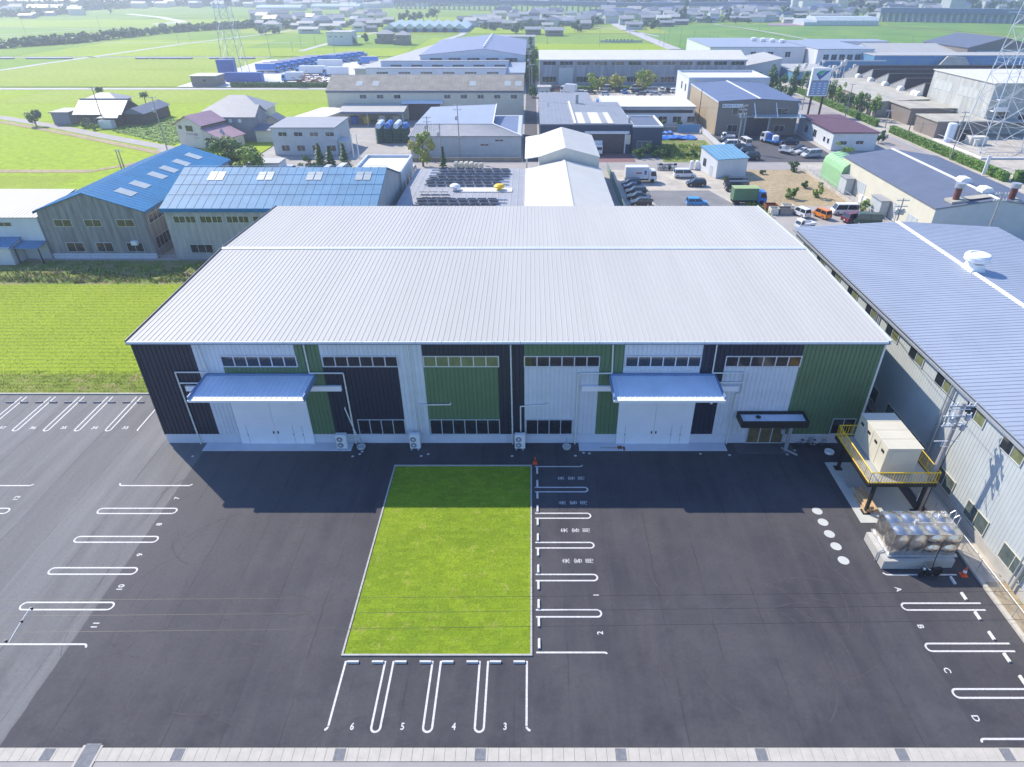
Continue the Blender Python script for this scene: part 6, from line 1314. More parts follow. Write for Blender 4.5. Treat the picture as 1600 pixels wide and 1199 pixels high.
for q in (0, .6): wire([P(1253, 172) + (11. - q,), P(1320, 184) + (9.5 - q,), P(1484, 250) + (11. - q,), (106, 60, 11 - q)], '%s roadside wire between the poles at the right' % ('upper' if q == 0 else 'lower'), .025, 'galv')
wire([P(848, 208) + (8.,), P(1151, 236) + (10.,), (90, 150, 9)], 'wire along the back street', .02)
# lattice pylons
def lattice(x, y, h, w0, w1, label, m='galv', r=.13, levels=9, arms=True):
    t = root('lattice_pylon', label, 'pylon', (x, y, 0)); W_ = lambda z: w0 + (w1 - w0) * min(1, z / h)
    zs = [h * (1 - (1 - i / levels) ** 1.35) for i in range(levels + 1)]
    cs = [(-1, -1), (1, -1), (1, 1), (-1, 1)]
    for sx, sy in cs: mesh_obj('leg', MB().tube((sx * w0, sy * w0, 0), (sx * w1, sy * w1, h), r * 1.5, r * .8, 6), M[m], t)
    for a, b in zip(zs, zs[1:]):
        br = MB()
        for i in range(4):
            p, q = cs[i], cs[(i + 1) % 4]; A, B_ = W_(a), W_(b); mid = (a + b) / 2; C_ = W_(mid)
            br.tube((p[0] * A, p[1] * A, a), (q[0] * B_, q[1] * B_, b), r * .6, n=4).tube((q[0] * A, q[1] * A, a), (p[0] * B_, p[1] * B_, b), r * .6, n=4).tube((p[0] * B_, p[1] * B_, b), (q[0] * B_, q[1] * B_, b), r * .5, n=4)
            br.tube(((p[0] + q[0]) / 2 * C_, (p[1] + q[1]) / 2 * C_, mid), (p[0] * W_(mid), p[1] * W_(mid), mid), r * .35, n=4)
        mesh_obj('bracing', br, M[m], t)
    if arms:
        for z in (.62, .75, .88): mesh_obj('crossarm', MB().tube((-w0 * 1.3, 0, h * z), (w0 * 1.3, 0, h * z), r, n=4), M[m], t)
lattice(115.0, 168.0, 48, 5.0, 1.0, 'large white steel lattice pylon standing in the fenced yard at the right edge', 'alu', .085, 11)
lattice(-129, 310, 52, 4.2, .8, 'tall thin steel lattice pylon behind the brown hut at the left', 'galv', .10, 12); lattice(-330, 385, 48, 4.0, .8, 'pale lattice pylon cut by the left edge of the picture', 'galv', .10, 10)
t = Th('pylon_yard_fence', 'white rail fence round the foot of the large pylon', 'fence', (108, 158, 0)); b_ = MB().path([(107.5, 178, 1.4), (107.5, 157.5, 1.4), (130, 157.5, 1.4)], .06)
for i in range(22): b_.tube((107.5 + i * 1.1, 157.5, 0), (107.5 + i * 1.1, 157.5, 1.4), .03)
t.part('rail', b_, M['galv']); t.part('kerb', MB().box(106.6, 130, 156.8, 157.3, 0, .35).box(106.6, 107.2, 157.35, 178, 0, .35), M['paint'])
for i in range(3): single('bin', MB().prism([(108 + i * 2.4, 135, 0), (109.3 + i * 2.4, 135, 0), (109.5 + i * 2.4, 135, 1.2), (107.8 + i * 2.4, 135, 1.2)], (0, .9, 0)), [M['paint'], MM('bin_green', (.05, .4, .2), .5, .05), M['orange']][i], ['white bin in front of the dark hedge', 'green bin in front of the dark hedge', 'reddish bin at the right picture edge'][i], 'bin')
single('roadside_banner', MB().box(97.9, 98.6, 141.8, 142, .2, 4.2), M['paint'], 'tall narrow white banner sign beside the main road', 'sign')
# pallets and goods
for i, (x, y) in enumerate([(-17 + (j % 6) * 1.15, 148.4 + (j // 6) * 1.2) for j in range(10)]): single('sack_stack', MB().lathe((x, y, 0), [(.42, 0), (.5, .2), (.5, 1.0), (.4, 1.15)], 8), M['beige_box'], '%s beige bulk sack, %s row by the street behind the solar roof works' % (ordn[i % 6], 'front' if i < 6 else 'back'), 'sack', 'bulk sacks by the street')
for i in range(7):
    t = Th('pallet_rack', '%s stack of dark green pallets from the left beside the open lean-to' % ordn[i], 'pallet stack', (-40.2 + (i % 4) * 2.3, 174 + (i // 4) * 3.0, 0), 'pallet stacks in the store yard'); x, y = t.loc[:2]; b_ = MB()
    for z in range(11): b_.box(x, x + 1.9, y, y + 1.9, z * .36, z * .36 + .14)
    t.part('pallets', b_, MM('pallet_green', (.07, .16, .13), .7, .3, 2) if 'pallet_green' not in M else M['pallet_green']); t.part('cover', MB().tube((x + .95, y - .1, 4.2), (x + .95, y + 2.6, 4.2), .7, n=8), M['blue_tarp'] if i % 2 else M['canopy_blue'])
for i, (x, y, m_) in enumerate(((-53, 200.5, 'blue_tarp'), (-49.5, 201, 'yellow'), (-45, 202, 'alu'), (-41, 202, 'beige_box'), (-44, 195, 'beige_box'))): single('stored_goods', MB().box(x, x + 1.8, y, y + 1.6, 0, 1.9).box(x + .3, x + 1.2, y - .4, y, 0, .9), M[m_], ['blue', 'yellow', 'silver', 'beige', 'pale'][i] + ' goods stored under the open lean-to', 'goods')
for i in range(14):
    x, y = P(1028 + (i % 7) * 4.5, 262 + (i // 7) * 4); single('planter', MB().lathe((x, y, 0), [(.25, 0), (.35, .6), (.3, .9)], 8), M[['galv', 'black', 'pad', 'concrete', 'brown_roof'][i % 5]], '%s pot-like item from the left, %s row of clutter behind the white minivan' % (ordn[i % 7], 'back' if i < 7 else 'front'), 'clutter', 'clutter behind the white minivan')
single('white_tanks', MB().lathe((41.6 - 5.6, 147.5, 0), [(.45, 0), (.45, 1.7), (.2, 1.9)], 12), M['paint'], 'left white cylinder beside the blue-roofed shed', 'cylinder'); single('white_tanks', MB().lathe((37.2, 147.5, 0), [(.45, 0), (.45, 1.7), (.2, 1.9)], 12), M['paint'], 'right white cylinder beside the blue-roofed shed', 'cylinder')
t = Th('lot_fence', 'greenish wire fence along the left side of the centre car lot', 'fence', (16.9, 118, 0)); t.part('mesh', MB().box(16.88, 16.92, 114, 146.5, 0, 1.7), MM('mesh_green', (.20, .30, .26), .7, .2, 2))
for i in range(14): t.part('post', MB().tube((16.9, 115 + i * 2.4, 0), (16.9, 115 + i * 2.4, 2), .05, n=5), M['galv'])
t = Th('white_fence', 'white slatted fence beside the tan building', 'fence', (47, 165, 0)); t.part('base', MB().box(47.0, 47.3, 160, 187, 0, .5), M['concrete']); b_ = MB()
for i in range(60): b_.box(47.1, 47.18, 160.2 + i * .45, 160.45 + i * .45, .5, 1.6)
t.part('slats', b_, M['paint'])
# field-side wire fence in front of the weathered halls
t = Th('field_fence', 'thin wire fence in front of the weathered halls', 'fence', (-75, 91.8, 0)); b_ = MB().path([(-74, 91.6, 1.1), (-33, 91.6, 1.1)], .03).path([(-74, 91.6, .6), (-33, 91.6, .6)], .015)
for i in range(22): b_.tube((-74 + i * 1.95, 91.6, 0), (-74 + i * 1.95, 91.6, 1.15), .03)
t.part('wire_mesh', b_, M['galv'])
# ---------------------------------------------------------------- houses at the left
MM('cream_house', (.66, .62, .54), .7, .06, .5); MM('grey_house', (.24, .25, .30), .7, .08, .5)
KH = bld('white_house', 'cream two-storey house with pink-violet gable roof and purple writing', -89.3, -81.2, 170.5, 178.5, 5.4, 'gy', 7.4, wall='cream_house', rmat='pink_roof', over=.5, rot=R(-20), cat='house', fascia='black',
         win=[('S', -88.4, 4.3, 1.0, .8, 1, dict(fr='dark_trim')), ('S', -86.2, 3.9, 2.2, 1.3, 2, dict(fr='dark_trim'))])
KH.part('lower_wall', MB().prism([(-81.2, 170.6, 0), (-75.4, 170.6, 0), (-75.4, 170.6, 2.5), (-81.2, 170.6, 4.6)], (0, 7.2, 0)), M['cream_house'])
KH.part('lean_roof', MB().prism([(-81.2, 170.1, 4.75), (-74.9, 170.1, 2.45), (-74.9, 170.1, 2.6), (-81.2, 170.1, 4.9)], (0, 8.2, 0)), M['pink_roof']); KH.part('door', MB().box(-79.6, -78.4, 170.48, 170.55, 0, 2.1), M['black'])
KH.part('door_hood', MB().prism([(-80.4, 169.6, 2.3), (-77.6, 169.6, 2.3), (-78.4, 169.6, 2.8), (-79.6, 169.6, 2.8)], (0, .95, 0)), M['maroon_roof']); KH.part('dormer', MB().prism([(-78.2, 173, 3.6), (-77.2, 173, 3.4), (-77.7, 173, 4.5)], (0, .6, 0)), M['skylight'])
MM('sign_purple', (.25, .03, .28), .5, .05)
text('sign_text', 'カラオケ喫茶', .62, M['sign_purple'], KH.r, (-84.6, 170.42, 3.2), (R(90), 0, 0), (-89.3, 170.5, 0)); text('sign_text', 'コーキ', .5, M['sign_purple'], KH.r, (-83.4, 170.42, 2.4), (R(90), 0, 0), (-89.3, 170.5, 0))
GHs = bld('grey_house', 'two-storey house with pale gable roof and blue-grey shaded wall', -82.5, -71.6, 176.5, 184.5, 6.1, 'gx', 8.2, wall='grey_house', rmat='grey_roof', over=.5, cat='house', win=[('S', -78.3, 4.6, .8, .9, 1, dict(glass='canopy_blue')), ('S', -75.9, 4.6, .8, .9, 1, dict(glass='canopy_blue')), ('E', 179.5, 3.9, .8, 1.6, 1)])
GHs.part('side_wing', MB().box(-71.5, -67.4, 175, 181, 0, 2.9), M['cream_house']); GHs.part('wing_roof', MB().prism([(-72, 174.4, 2.95), (-66.9, 174.4, 2.95), (-67.9, 177.8, 4.0), (-71.5, 177.8, 4.0)], (0, 0, .1)).prism([(-71.5, 177.82, 4.0), (-67.9, 177.82, 4.0), (-66.9, 181.6, 2.95), (-72, 181.6, 2.95)], (0, 0, .1)), M['slate_roof'])
bld('hip_roof_house', 'house with white-grey hipped roof behind the grey house', -89.5, -74.0, 188, 199, 5.6, 'hip', 8.8, wall='cream_house', rmat='grey_roof', over=.7, cat='house'); bld('small_annex', 'low annex with slate roof beside the hipped house', -73.9, -69.4, 188.2, 193, 2.8, 'gy', 4.2, wall='cream_house', rmat='slate_roof', over=.5, cat='annex')
OH = bld('old_farmhouse', 'old wooden farmhouse with glittering silver tiled roof', -130.8, -118.2, 197, 207, 3.5, 'gx', 6.4, wall='dark_wood_wall', rmat='tile_roof', over=.8, cat='house', rcap='slate_roof', win=[('S', -129.2, .3, 1.6, 1.8, 2), ('S', -126, .5, 2.4, 1.6, 2)])
OH.part('rear_wing', MB().box(-118.1, -112.6, 198.5, 214, 0, 3.0), M['dark_wood_wall']); OH.part('wing_roof', MB().prism([(-118.6, 198, 3.0), (-112, 198, 3.0), (-115.3, 198, 4.6)], (0, 16.5, 0)), M['slate_roof']); OH.part('porch_roof', MB().prism([(-123.5, 193.8, 2.6), (-117.4, 193.8, 2.6), (-118.4, 196.9, 3.2), (-122, 196.9, 3.2)], (0, 0, .1)), M['grey_roof'])
OH.part('storage_box', MB().box(-122.8, -119.2, 193, 195.2, 0, 2.1), M['pale_clad'])
bld('old_barn', 'grey hipped barn behind the silver tiled farmhouse', -139, -128, 214, 222, 4.2, 'hip', 6.0, wall='grey_house', rmat='grey_roof', over=.7, cat='barn'); bld('blue_shed', 'blue-grey lean-to shed at the left of the farmhouse', -139.5, -134.5, 199, 206, 3.2, 'flat', wall='grey_house', rmat='grey_roof', cat='shed')
tree(-143.5, 197, 5.2, 2.2, 'dark bushy tree left of the farmhouse', n=700, s=.24, low=.1)
bush(*P(135, 200), 1.8, 1.2, 'light shrub in front of the farmhouse, left one', ('mid', 'light')); bush(*P(148, 203), 2.0, 1.4, 'light shrub in front of the farmhouse, right one', ('mid', 'light')); bush(*P(222, 174), 1.5, 2.5, 'dark bush at the foot of the right palm')
def palm(x, y, h, lb):
    t = root('palm_tree', lb, 'palm tree', (x, y, 0)); mesh_obj('trunk', MB().tube((0, 0, 0), (.2, 0, h), .16, .13, 8), M['bark'], t); c = MB(); rr = random.Random(int(x))
    for i in range(46):
        a = rr.uniform(0, 6.28); e = rr.uniform(-.5, 1.1); d = Vector((math.cos(a), math.sin(a), 0)); p = Vector((.2, 0, h)); q = p + d * .9 + Vector((0, 0, e * .8)); r = p + d * 1.5 + Vector((0, 0, e * .8 - .7)); u = Vector((-d.y, d.x, 0)) * .28
        c.poly([p, q - u, r, q + u], i % 2)
    mesh_obj('crown', c, [LF['dark'], LF['mid']], t)
palm(*P(163, 170), 5.6, 'left palm tree behind the farmhouse roof'); palm(*P(231, 174), 5.0, 'right palm tree beside the farmhouse')
bld('white_box_store', 'small white box store with flat roof behind the blue-grey roof', -60.5, -53.5, 139.5, 144, 3.0, 'flat', wall='white_wall', rmat='white_roof', over=.1, cat='store')

# ---------------------------------------------------------------- fields, paths and water
sheet('rice_field', -600, -66.5, 116, 203, -.12, M['rice']); 
struct('rice_field', MB().poly([(-700, 92.8, -.10), (-98.5, 92.8, -.10), (-98.5, 142, -.10), (-700, 142, -.10)]), M['rice_near'])
sheet('rice_field', -640, -66.5, 203, 269, -.125, M['rice']); sheet('rice_field', -700, -140.3, 276.5, 387, -.123, M['rice']); sheet('rice_field', -700, -71, 391, 500, -.125, M['rice_b'])
sheet('rice_field', -71, -3, 391, 520, -.127, M['rice']); sheet('rice_field', 2, 83, 306, 470, -.124, M['rice'])
M['rice_c'] = grass_mat('rice_field_pale', (.27, .35, .035), (.31, .39, .05), sc=.02, fsc=.6)
rp = random.Random(8)
for x0, x1, y0, y1, nx in ((-700, -141, 277, 386, 6), (-700, -66.5, 204, 268, 5), (-700, -72, 392, 500, 6), (-240, 108, 562, 800, 5)):
    e = [x0 + (x1 - x0) * i / nx + (rp.uniform(-12, 12) if 0 < i < nx else 0) for i in range(nx + 1)]
    for i in range(nx):
        ym = rp.uniform(.35, .65) * (y1 - y0) + y0
        for a, b in ((y0, ym - .4), (ym + .4, y1)): sheet('rice_field', e[i] + .35, e[i + 1] - .35, a + .4, b - .4, -.09, M[rp.choice(['rice', 'rice', 'rice_b', 'rice_c'])])
def G(*pts, z=0, m='bean', name='bean_field'): struct(name, MB().poly([(*P(a, b), z) for a, b in pts]), M[m])
G((1054, 77), (965, 43), (1115, 37.5), (1330, 80), z=-.12); G((1330, 80), (1125, 37.5), (1370, 40), (1640, 62), (1700, 82), z=-.121); G((1390, 41), (1385, 33), (1640, 37), (1650, 60), z=-.119)
for a, b, c, d, y0, y1, m_ in ((-700, 0, 400, 30, 500, 640, 'rice_b'), (0, 0, 0, 0, 640, 760, 'rice')): sheet('rice_field', -760, -90, y0, y1, -.126, M[m_])
sheet('rice_field', -240, 110, 560, 800, -.128, M['rice']); sheet('rice_field', -900, 900, 830, 900, -.129, M['rice_b'])
def path_px(pts, w, m='far_road', z=-.06, name='field_road'): strip(name, [P(*p) for p in pts], w, z, M[m])
path_px([(-120, 178), (0, 183), (90, 198), (170, 214), (262, 231), (300, 243)], 3.6, 'road', -.055); path_px([(262, 231), (290, 240), (330, 262)], 6, 'road', -.057)
strip('field_path', [(-700, 146), (-98, 146), (-88, 158)], 2.6, -.07, M['dry']); strip('dirt_verge', [P(0, 190), P(90, 206), P(170, 222), P(255, 240)], 2.2, -.062, M['dry'])
strip('field_road', [(-700, 271), (-66, 271)], 4.6, -.058, M['far_road']); path_px([(-60, 114), (0, 110), (75, 98.5), (145, 89), (290, 68), (400, 55), (520, 40)], 4, z=-.06); strip('field_path', [(-700, 388), (-140, 388)], 3, -.06, M['far_road'])
path_px([(1054, 77), (1000, 55), (965, 40), (945, 22), (938, 16)], 9, z=-.06, name='far_road'); path_px([(930, 42), (990, 49), (1030, 57)], 3); path_px([(1115, 37.5), (1200, 50), (1310, 70), (1370, 78)], 3); path_px([(1370, 40), (1500, 51), (1640, 62)], 3, 'dry'); path_px([(470, 80), (505, 70), (560, 57), (590, 50)], 4); path_px([(690, 64), (720, 55), (737, 42), (745, 36)], 5); path_px([(0, 55), (120, 47), (250, 40), (300, 33)], 3); path_px([(200, 22), (250, 27), (285, 34), (240, 38)], 9, 'white_ground')
path_px([(0, 57), (60, 59), (100, 61)], 2); path_px([(0, 42), (90, 44), (150, 46)], 2); path_px([(120, 66), (300, 67), (480, 67)], 2, z=-.065); path_px([(0, 32), (400, 27)], 6, 'bean', z=-.065); path_px([(820, 37), (860, 22)], 3)
# dark ditch banks
for i, (a, b) in enumerate(((0, 21), (42, 112), (213, 232), (236, 243), (247, 278), (280, 300), (328, 342), (346, 366), (373, 398))):
    x0, y = P(a, 92); x1, _ = P(b, 92); b_ = MB().box(x0, x1, y - 1, y + 1, -.1, .5); single('ditch_bank', b_, M['slate_blue'], '%s dark strip from the left of the broken bank line across the left fields' % ordn[i], 'bank', 'dark bank strips across the left fields')
# tree line beside the river, far woods
rf_ = random.Random(21)
def mass(name, label, pts, n, r, h, s, cat='trees', mats=('far', 'mid')):
    b_ = MB(); L = [P(*p) for p in pts]; seg = []
    for a, b in zip(L, L[1:]): seg.append((a, b))
    for i in range(n):
        a, b = rf_.choice(seg); t_ = rf_.random(); x = a[0] + (b[0] - a[0]) * t_ + rf_.uniform(-r, r) * .5; y = a[1] + (b[1] - a[1]) * t_ + rf_.uniform(-r, r) * 1.0
        leaves(b_, (x, y, h * .4), (r * rf_.uniform(.5, 1), r * rf_.uniform(.5, 1), h * rf_.uniform(.3, .6)), 26, s, 4, rf_)
    single(name, b_, [LF[q] for q in mats], label, cat, kind='stuff')
mass('river_trees', 'long dark belt of bushes and trees running across the left fields', [(-40, 79), (60, 71), (120, 67), (200, 58), (290, 49), (360, 45), (400, 43), (470, 41)], 330, 5, 6, 1.1)
mass('far_wood', 'hazy wooded belt under the hills at the top left', [(-60, 16), (60, 18), (130, 16), (240, 10), (480, 9), (700, 8), (900, 8)], 300, 12, 12, 3.0); mass('far_wood', 'hazy wooded belt along the top right', [(900, 10), (1100, 12), (1300, 10), (1480, 14), (1640, 18)], 260, 12, 12, 3.0)
mass('far_wood', 'dark clump of hazy trees in the far left village', [(-20, 27), (60, 25), (100, 22), (125, 21)], 60, 9, 9, 1.8)
# ---------------------------------------------------------------- far villages
HM = [M[k] for k in ('white_wall', 'cream', 'grey_wall', 'brown_wall', 'beige_wall', 'grey_house')]; RM = [M[k] for k in ('white_roof', 'grey_roof', 'slate_roof', 'tile_roof', 'slate_blue', 'beige_roof')]
# shared unit-house meshes
def unit_house(hip):
    w = MB(); r = MB()
    if hip: w.box(-.5, .5, -.5, .5, 0, .66); r.v += [(-.58, -.6, .64), (.58, -.6, .64), (.58, .6, .64), (-.58, .6, .64), (-.2, 0, 1), (.2, 0, 1)]; r.f += [(0, 1, 5, 4), (1, 2, 5), (2, 3, 4, 5), (3, 0, 4), (3, 2, 1, 0)]; r.m += [0] * 5
    else: w.prism([(-.5, -.5, 0), (-.5, .5, 0), (-.5, .5, .66), (-.5, 0, .93), (-.5, -.5, .66)], (1, 0, 0)); r.prism([(-.56, -.6, .63), (-.56, 0, .96), (-.56, .6, .63), (-.56, .6, .67), (-.56, 0, 1.0), (-.56, -.6, .67)], (1.12, 0, 0))
    return w, r
def to_mesh(n, mb, m): me = bpy.data.meshes.new(n); me.from_pydata(mb.v, [], mb.f); me.materials.append(m); me.update(); return me
_w = {}; 
def house_mesh(hip, wm, rm):
    k = (hip, wm, rm)
    if k not in _w: w, r = unit_house(hip); _w[k] = (to_mesh('wall', w, HM[wm]), to_mesh('roof', r, RM[rm]), to_mesh('window', MB().box(-.3, .3, -.515, -.49, .36, .52), M['glass']))
    return _w[k]
rn = ['white', 'grey', 'dark slate', 'silver tiled', 'blue-slate', 'beige']; wn_ = ['white', 'cream', 'grey', 'brown', 'beige', 'blue-grey']
def fhouse(x, y, w, d, h, hip, wm, rm, label, group, rot=0., win=True):
    a, b, c = house_mesh(hip, wm, rm); t = root('house', label, 'house', (x, y, -.1), rot, group)
    for n, me in (('wall', a), ('roof', b), ('window', c)):
        if n == 'window' and not win: continue
        o = bpy.data.objects.new(n, me); COL.objects.link(o); o.parent = t; o.scale = (w, d, h)
    return t
def hpx(x0, x1, yt, yb, hip=0, wm=0, rm=0, where='', group=''):
    X0_, D = P(x0, yb); X1_, _ = P(x1, yb); w = X1_ - X0_; d = min(max(w * .6, 6), 12); h = max(4.5, Dz(D + d / 2, yt) * 1.15)
    fhouse((X0_ + X1_) / 2, D + d / 2, w, d, h, hip, wm, rm, ('%s-roofed %s-walled house %s' % (rn[rm], wn_[wm], where)), group)
A = [(413, 437, 34, 47, 1, 0, 1, 'with hipped roof at the left front of the village left of centre'), (427, 446, 24, 33, 0, 2, 0, 'at the rear left of the village left of centre'), (433, 453, 33, 41, 0, 2, 0, 'second in the front row left of centre'), (418, 429, 30, 35, 0, 2, 0, 'small, behind the hipped one'), (465, 489, 34, 43, 0, 2, 0, 'wide, mid-front left of centre'), (467, 496, 43, 52.5, 0, 2, 0, 'long and low in front of the village'), (480, 497, 26, 34, 0, 5, 0, 'with bright roof in the village middle'), (503, 538, 34, 43, 0, 5, 0, 'widest roof above the white square building'), (501, 530, 41, 47, 0, 2, 0, 'just above the white square building'), (550, 570, 36, 50, 1, 0, 0, 'right of the white square building, rear'), (546, 568, 30, 37, 0, 5, 1, 'mid-rear, right part of the village'), (572, 588, 21, 31, 1, 1, 1, 'at the top right of the village'), (588, 600, 31, 38, 0, 2, 0, 'at the village right end'), (574, 596, 34, 42, 0, 3, 1, 'with brownish wall, right part'), (455, 467, 37, 46, 0, 3, 0, 'narrow, between two front houses'), (505, 530, 28, 33, 0, 5, 1, 'long dark, behind the middle'), (400, 412, 33, 44, 0, 5, 1, 'at the extreme left of the village'), (440, 470, 32, 36, 0, 3, 4, 'behind the front row'), (571, 588, 42, 50, 0, 3, 2, 'low shed-like, lower right'),
 (600, 616, 28, 38, 0, 3, 0, 'left of the far greenhouses'), (715, 737, 27, 37.5, 0, 3, 2, 'right of the greenhouses'), (748, 760, 26, 36, 0, 2, 1, 'with gable, above the vast hall'), (763, 785, 31, 43.5, 0, 3, 1, 'with dark wall above the vast hall'), (785, 800, 33, 46, 0, 3, 0, 'at the far end above the vast hall'), (740, 755, 34, 41, 0, 0, 0, 'small white, above the vast hall'),
 (821, 845, 43, 54, 0, 3, 1, 'in front left of the village above the long factory'), (852, 880, 44, 56, 0, 3, 1, 'with green-grey roof, front of that village'), (806, 827, 31, 38, 0, 3, 1, 'rear left of that village'), (800, 808, 34, 42, 0, 2, 0, 'narrow at the left end of that village'), (841, 859, 31, 37, 0, 3, 1, 'left middle of that village'), (847, 864, 39, 45, 0, 0, 0, 'small bright in that village centre'), (862, 892, 26, 33, 0, 5, 0, 'wide rear in that village'), (903, 925, 29, 36, 0, 5, 1, 'rear right of that village'), (906, 923, 33, 46, 0, 3, 0, 'with brick-brown wall at that village right'), (915, 930, 26, 31, 0, 3, 4, 'farthest right rear of that village'), (864, 880, 22, 27, 0, 2, 1, 'topmost of that village'), (930, 944, 32, 38, 0, 3, 2, 'low, beside the straight road'), (858, 872, 33, 38, 0, 0, 4, 'blue-roofed in the village centre'), (890, 902, 28, 33, 0, 0, 0, 'bright gabled, rear centre'),
 (968, 989, 26, 39, 0, 2, 0, 'cube-like right of the straight road'), (955, 973, 16, 24, 0, 4, 5, 'pinkish, far along the straight road'), (978, 1003, 35, 46.5, 0, 2, 1, 'front left of the right-hand village'), (1003, 1025, 25, 34, 0, 5, 1, 'in the right-hand village'), (1026, 1047, 25, 36, 0, 4, 5, 'beige cube beside the dark trees'), (1032, 1053, 33, 42, 0, 3, 1, 'long dark-walled at the field edge'), (1053, 1075, 35, 39, 0, 3, 1, 'low strip roof at the field edge'), (1088, 1107, 27, 35, 0, 0, 1, 'bright-fronted mid right village'), (1108, 1122, 27, 35, 0, 0, 4, 'white with violet roof mid right village'), (1142, 1170, 26, 34, 0, 3, 1, 'wide grey right of the round dark tree'), (1150, 1163, 17, 25, 0, 0, 1, 'white-gabled rear right village'), (1178, 1197, 20, 31, 0, 0, 1, 'with tall white gable at the right village end'), (1195, 1215, 24, 33, 0, 2, 1, 'beside the tall white gable'), (1210, 1228, 24, 32, 0, 0, 0, 'behind the pink netting'), (1224, 1240, 32, 36, 0, 4, 5, 'small low beside the pink netting'), (1238, 1262, 23, 29, 0, 2, 0, 'behind the long greenhouse left'), (1266, 1286, 21, 30, 0, 4, 0, 'bright-roofed behind the long greenhouse'), (1290, 1312, 22, 29, 0, 3, 1, 'dark-roofed behind the long greenhouse'), (1314, 1330, 21, 29, 0, 0, 0, 'just left of the big dark tree'), (1355, 1372, 20, 29, 0, 2, 0, 'at the viaduct end'),
 (8, 14, 15, 20, 0, 2, 0, 'far left edge'), (52, 62, 15, 20, 1, 0, 0, 'bright white in the far left village'), (69, 82, 10, 14, 0, 2, 0, 'rear of the far left village'), (70, 84, 21, 25, 0, 2, 0, 'front of the far left village'), (49, 56, 24, 27, 0, 3, 0, 'low in the far left village'), (30, 50, 24, 29, 0, 5, 4, 'blue-roofed in the far left village'), (0, 12, 19, 23, 0, 2, 0, 'at the left picture edge')]
for q in A: hpx(*q[:4], *q[4:7], q[7], 'houses of the far villages')
def wsb():
    return bld('square_building', 'white square two-storey building alone in the far paddies', *[P(512, 71)[0], P(550, 71)[0]], P(512, 71)[1], P(512, 71)[1] + 16, 7.2, 'flat', wall='white_wall', rmat='white_roof', cat='building', win=[('S', P(512, 71)[0] + 1.5 + i * 3.6, 4.4, 1.6, .7, 1) for i in range(3)])
wsb()
for x0, x1, yb, lb in ((590, 615, 68.5, 'left one of two new brown-walled houses in the far paddy'), (619, 640, 70.5, 'right one of two new brown-walled houses in the far paddy')):
    X0_, D = P(x0, yb); X1_, _ = P(x1, yb); bb_ = bld('brown_house', lb, X0_, X1_, D, D + 8, 5.6, 'hip', 7.8, wall='brown_wall', rmat='grey_roof', over=.6, cat='house', win=[('S', X0_ + 1, 3.5, 1.8, 1.1, 1), ('S', X0_ + 4.5, 3.5, 1.8, 1.1, 1)]); bb_.part('porch', MB().box(X0_ - 2, X0_ - .05, D + 1, D + 7, 0, 2.8), M['brown_wall'])
# greenhouses
MM('greenhouse', (.55, .60, .62), .3, .1, .3)
for i in range(8):
    X_, D = P(610 + i * 15.5, 50.5); w = 11.5
    t = Th('greenhouse', '%s gabled greenhouse from the left in the far zigzag row' % ordn[i], 'greenhouse', (X_, D, 0), 'zigzag row of greenhouses'); t.part('glasshouse_wall', MB().box(X_ - w / 2, X_ + w / 2, D, D + 60, 0, 2.4), M['sky_wall']); t.part('glasshouse_roof', MB().prism([(X_ - w / 2, D - .3, 2.4), (X_ + w / 2, D - .3, 2.4), (X_, D - .3, 6.0)], (0, 60, 0)), M['greenhouse'])
def tunnels(x0, x1, y0, h, lb, seg=14):
    X0_, D = P(x0, y0); X1_, _ = P(x1, y0); t = Th('greenhouse', lb, 'greenhouse', (X0_, D, 0)); w = (X1_ - X0_); b_ = MB().prism([(X0_, D, 0), (X0_, D, h * .6), (X0_, D + 6, h), (X0_, D + 26, h), (X0_, D + 30, 0)], (w, 0, 0)); t.part('cover', b_, M['greenhouse'])
    b2 = MB()
    for i in range(seg + 1): b2.box(X0_ + w * i / seg - .15, X0_ + w * i / seg + .15, D - .1, D - .02, 0, h * .6)
    t.part('frame', b2, M['paint'])
tunnels(1275, 1372, 40.3, 6.5, 'long pale blue greenhouse at the edge of the bean fields'); tunnels(1256, 1274, 40.3, 4.5, 'short white greenhouse end left of the long one', 4); tunnels(400, 470, 16.5, 5.5, 'far white greenhouse strip, left part'); tunnels(486, 562, 14.5, 5.5, 'far white greenhouse strip, right part')
G((1200, 40), (1270, 40.5), (1262, 36), (1200, 37), z=0.05, m='pink_roof', name='netting_ground')
for i, (x, y, w, d, h, lb) in enumerate(((P(1241, 17)[0], P(1241, 17)[1], 8, 8, 13, 'white square tower among the far houses'), (P(1269, 18)[0], P(1269, 18)[1], 28, 14, 11, 'long white block among the far houses'), (P(1492, 22)[0], P(1492, 22)[1], 17, 16, 19, 'tallest grey apartment block beyond the viaduct'), (P(1510, 20)[0], P(1510, 20)[1] + 40, 12, 12, 13, 'smaller grey block beside the tallest apartment block'), (P(1541, 16)[0], P(1541, 16)[1], 8, 8, 10, 'small white block beyond the viaduct'), (P(1450, 16)[0], P(1450, 16)[1], 18, 9, 7, 'reddish-roofed house block beyond the viaduct'), (P(722, 7)[0], P(722, 7)[1], 18, 10, 6, 'white low block far in the centre haze'))):
    bld('distant_block', lb, x - w / 2, x + w / 2, y, y + d, h, 'flat', wall='white_wall' if i in (0, 1, 4, 6) else 'grey_wall', rmat='white_roof' if i != 5 else 'pink_roof', cat='building', over=.2)
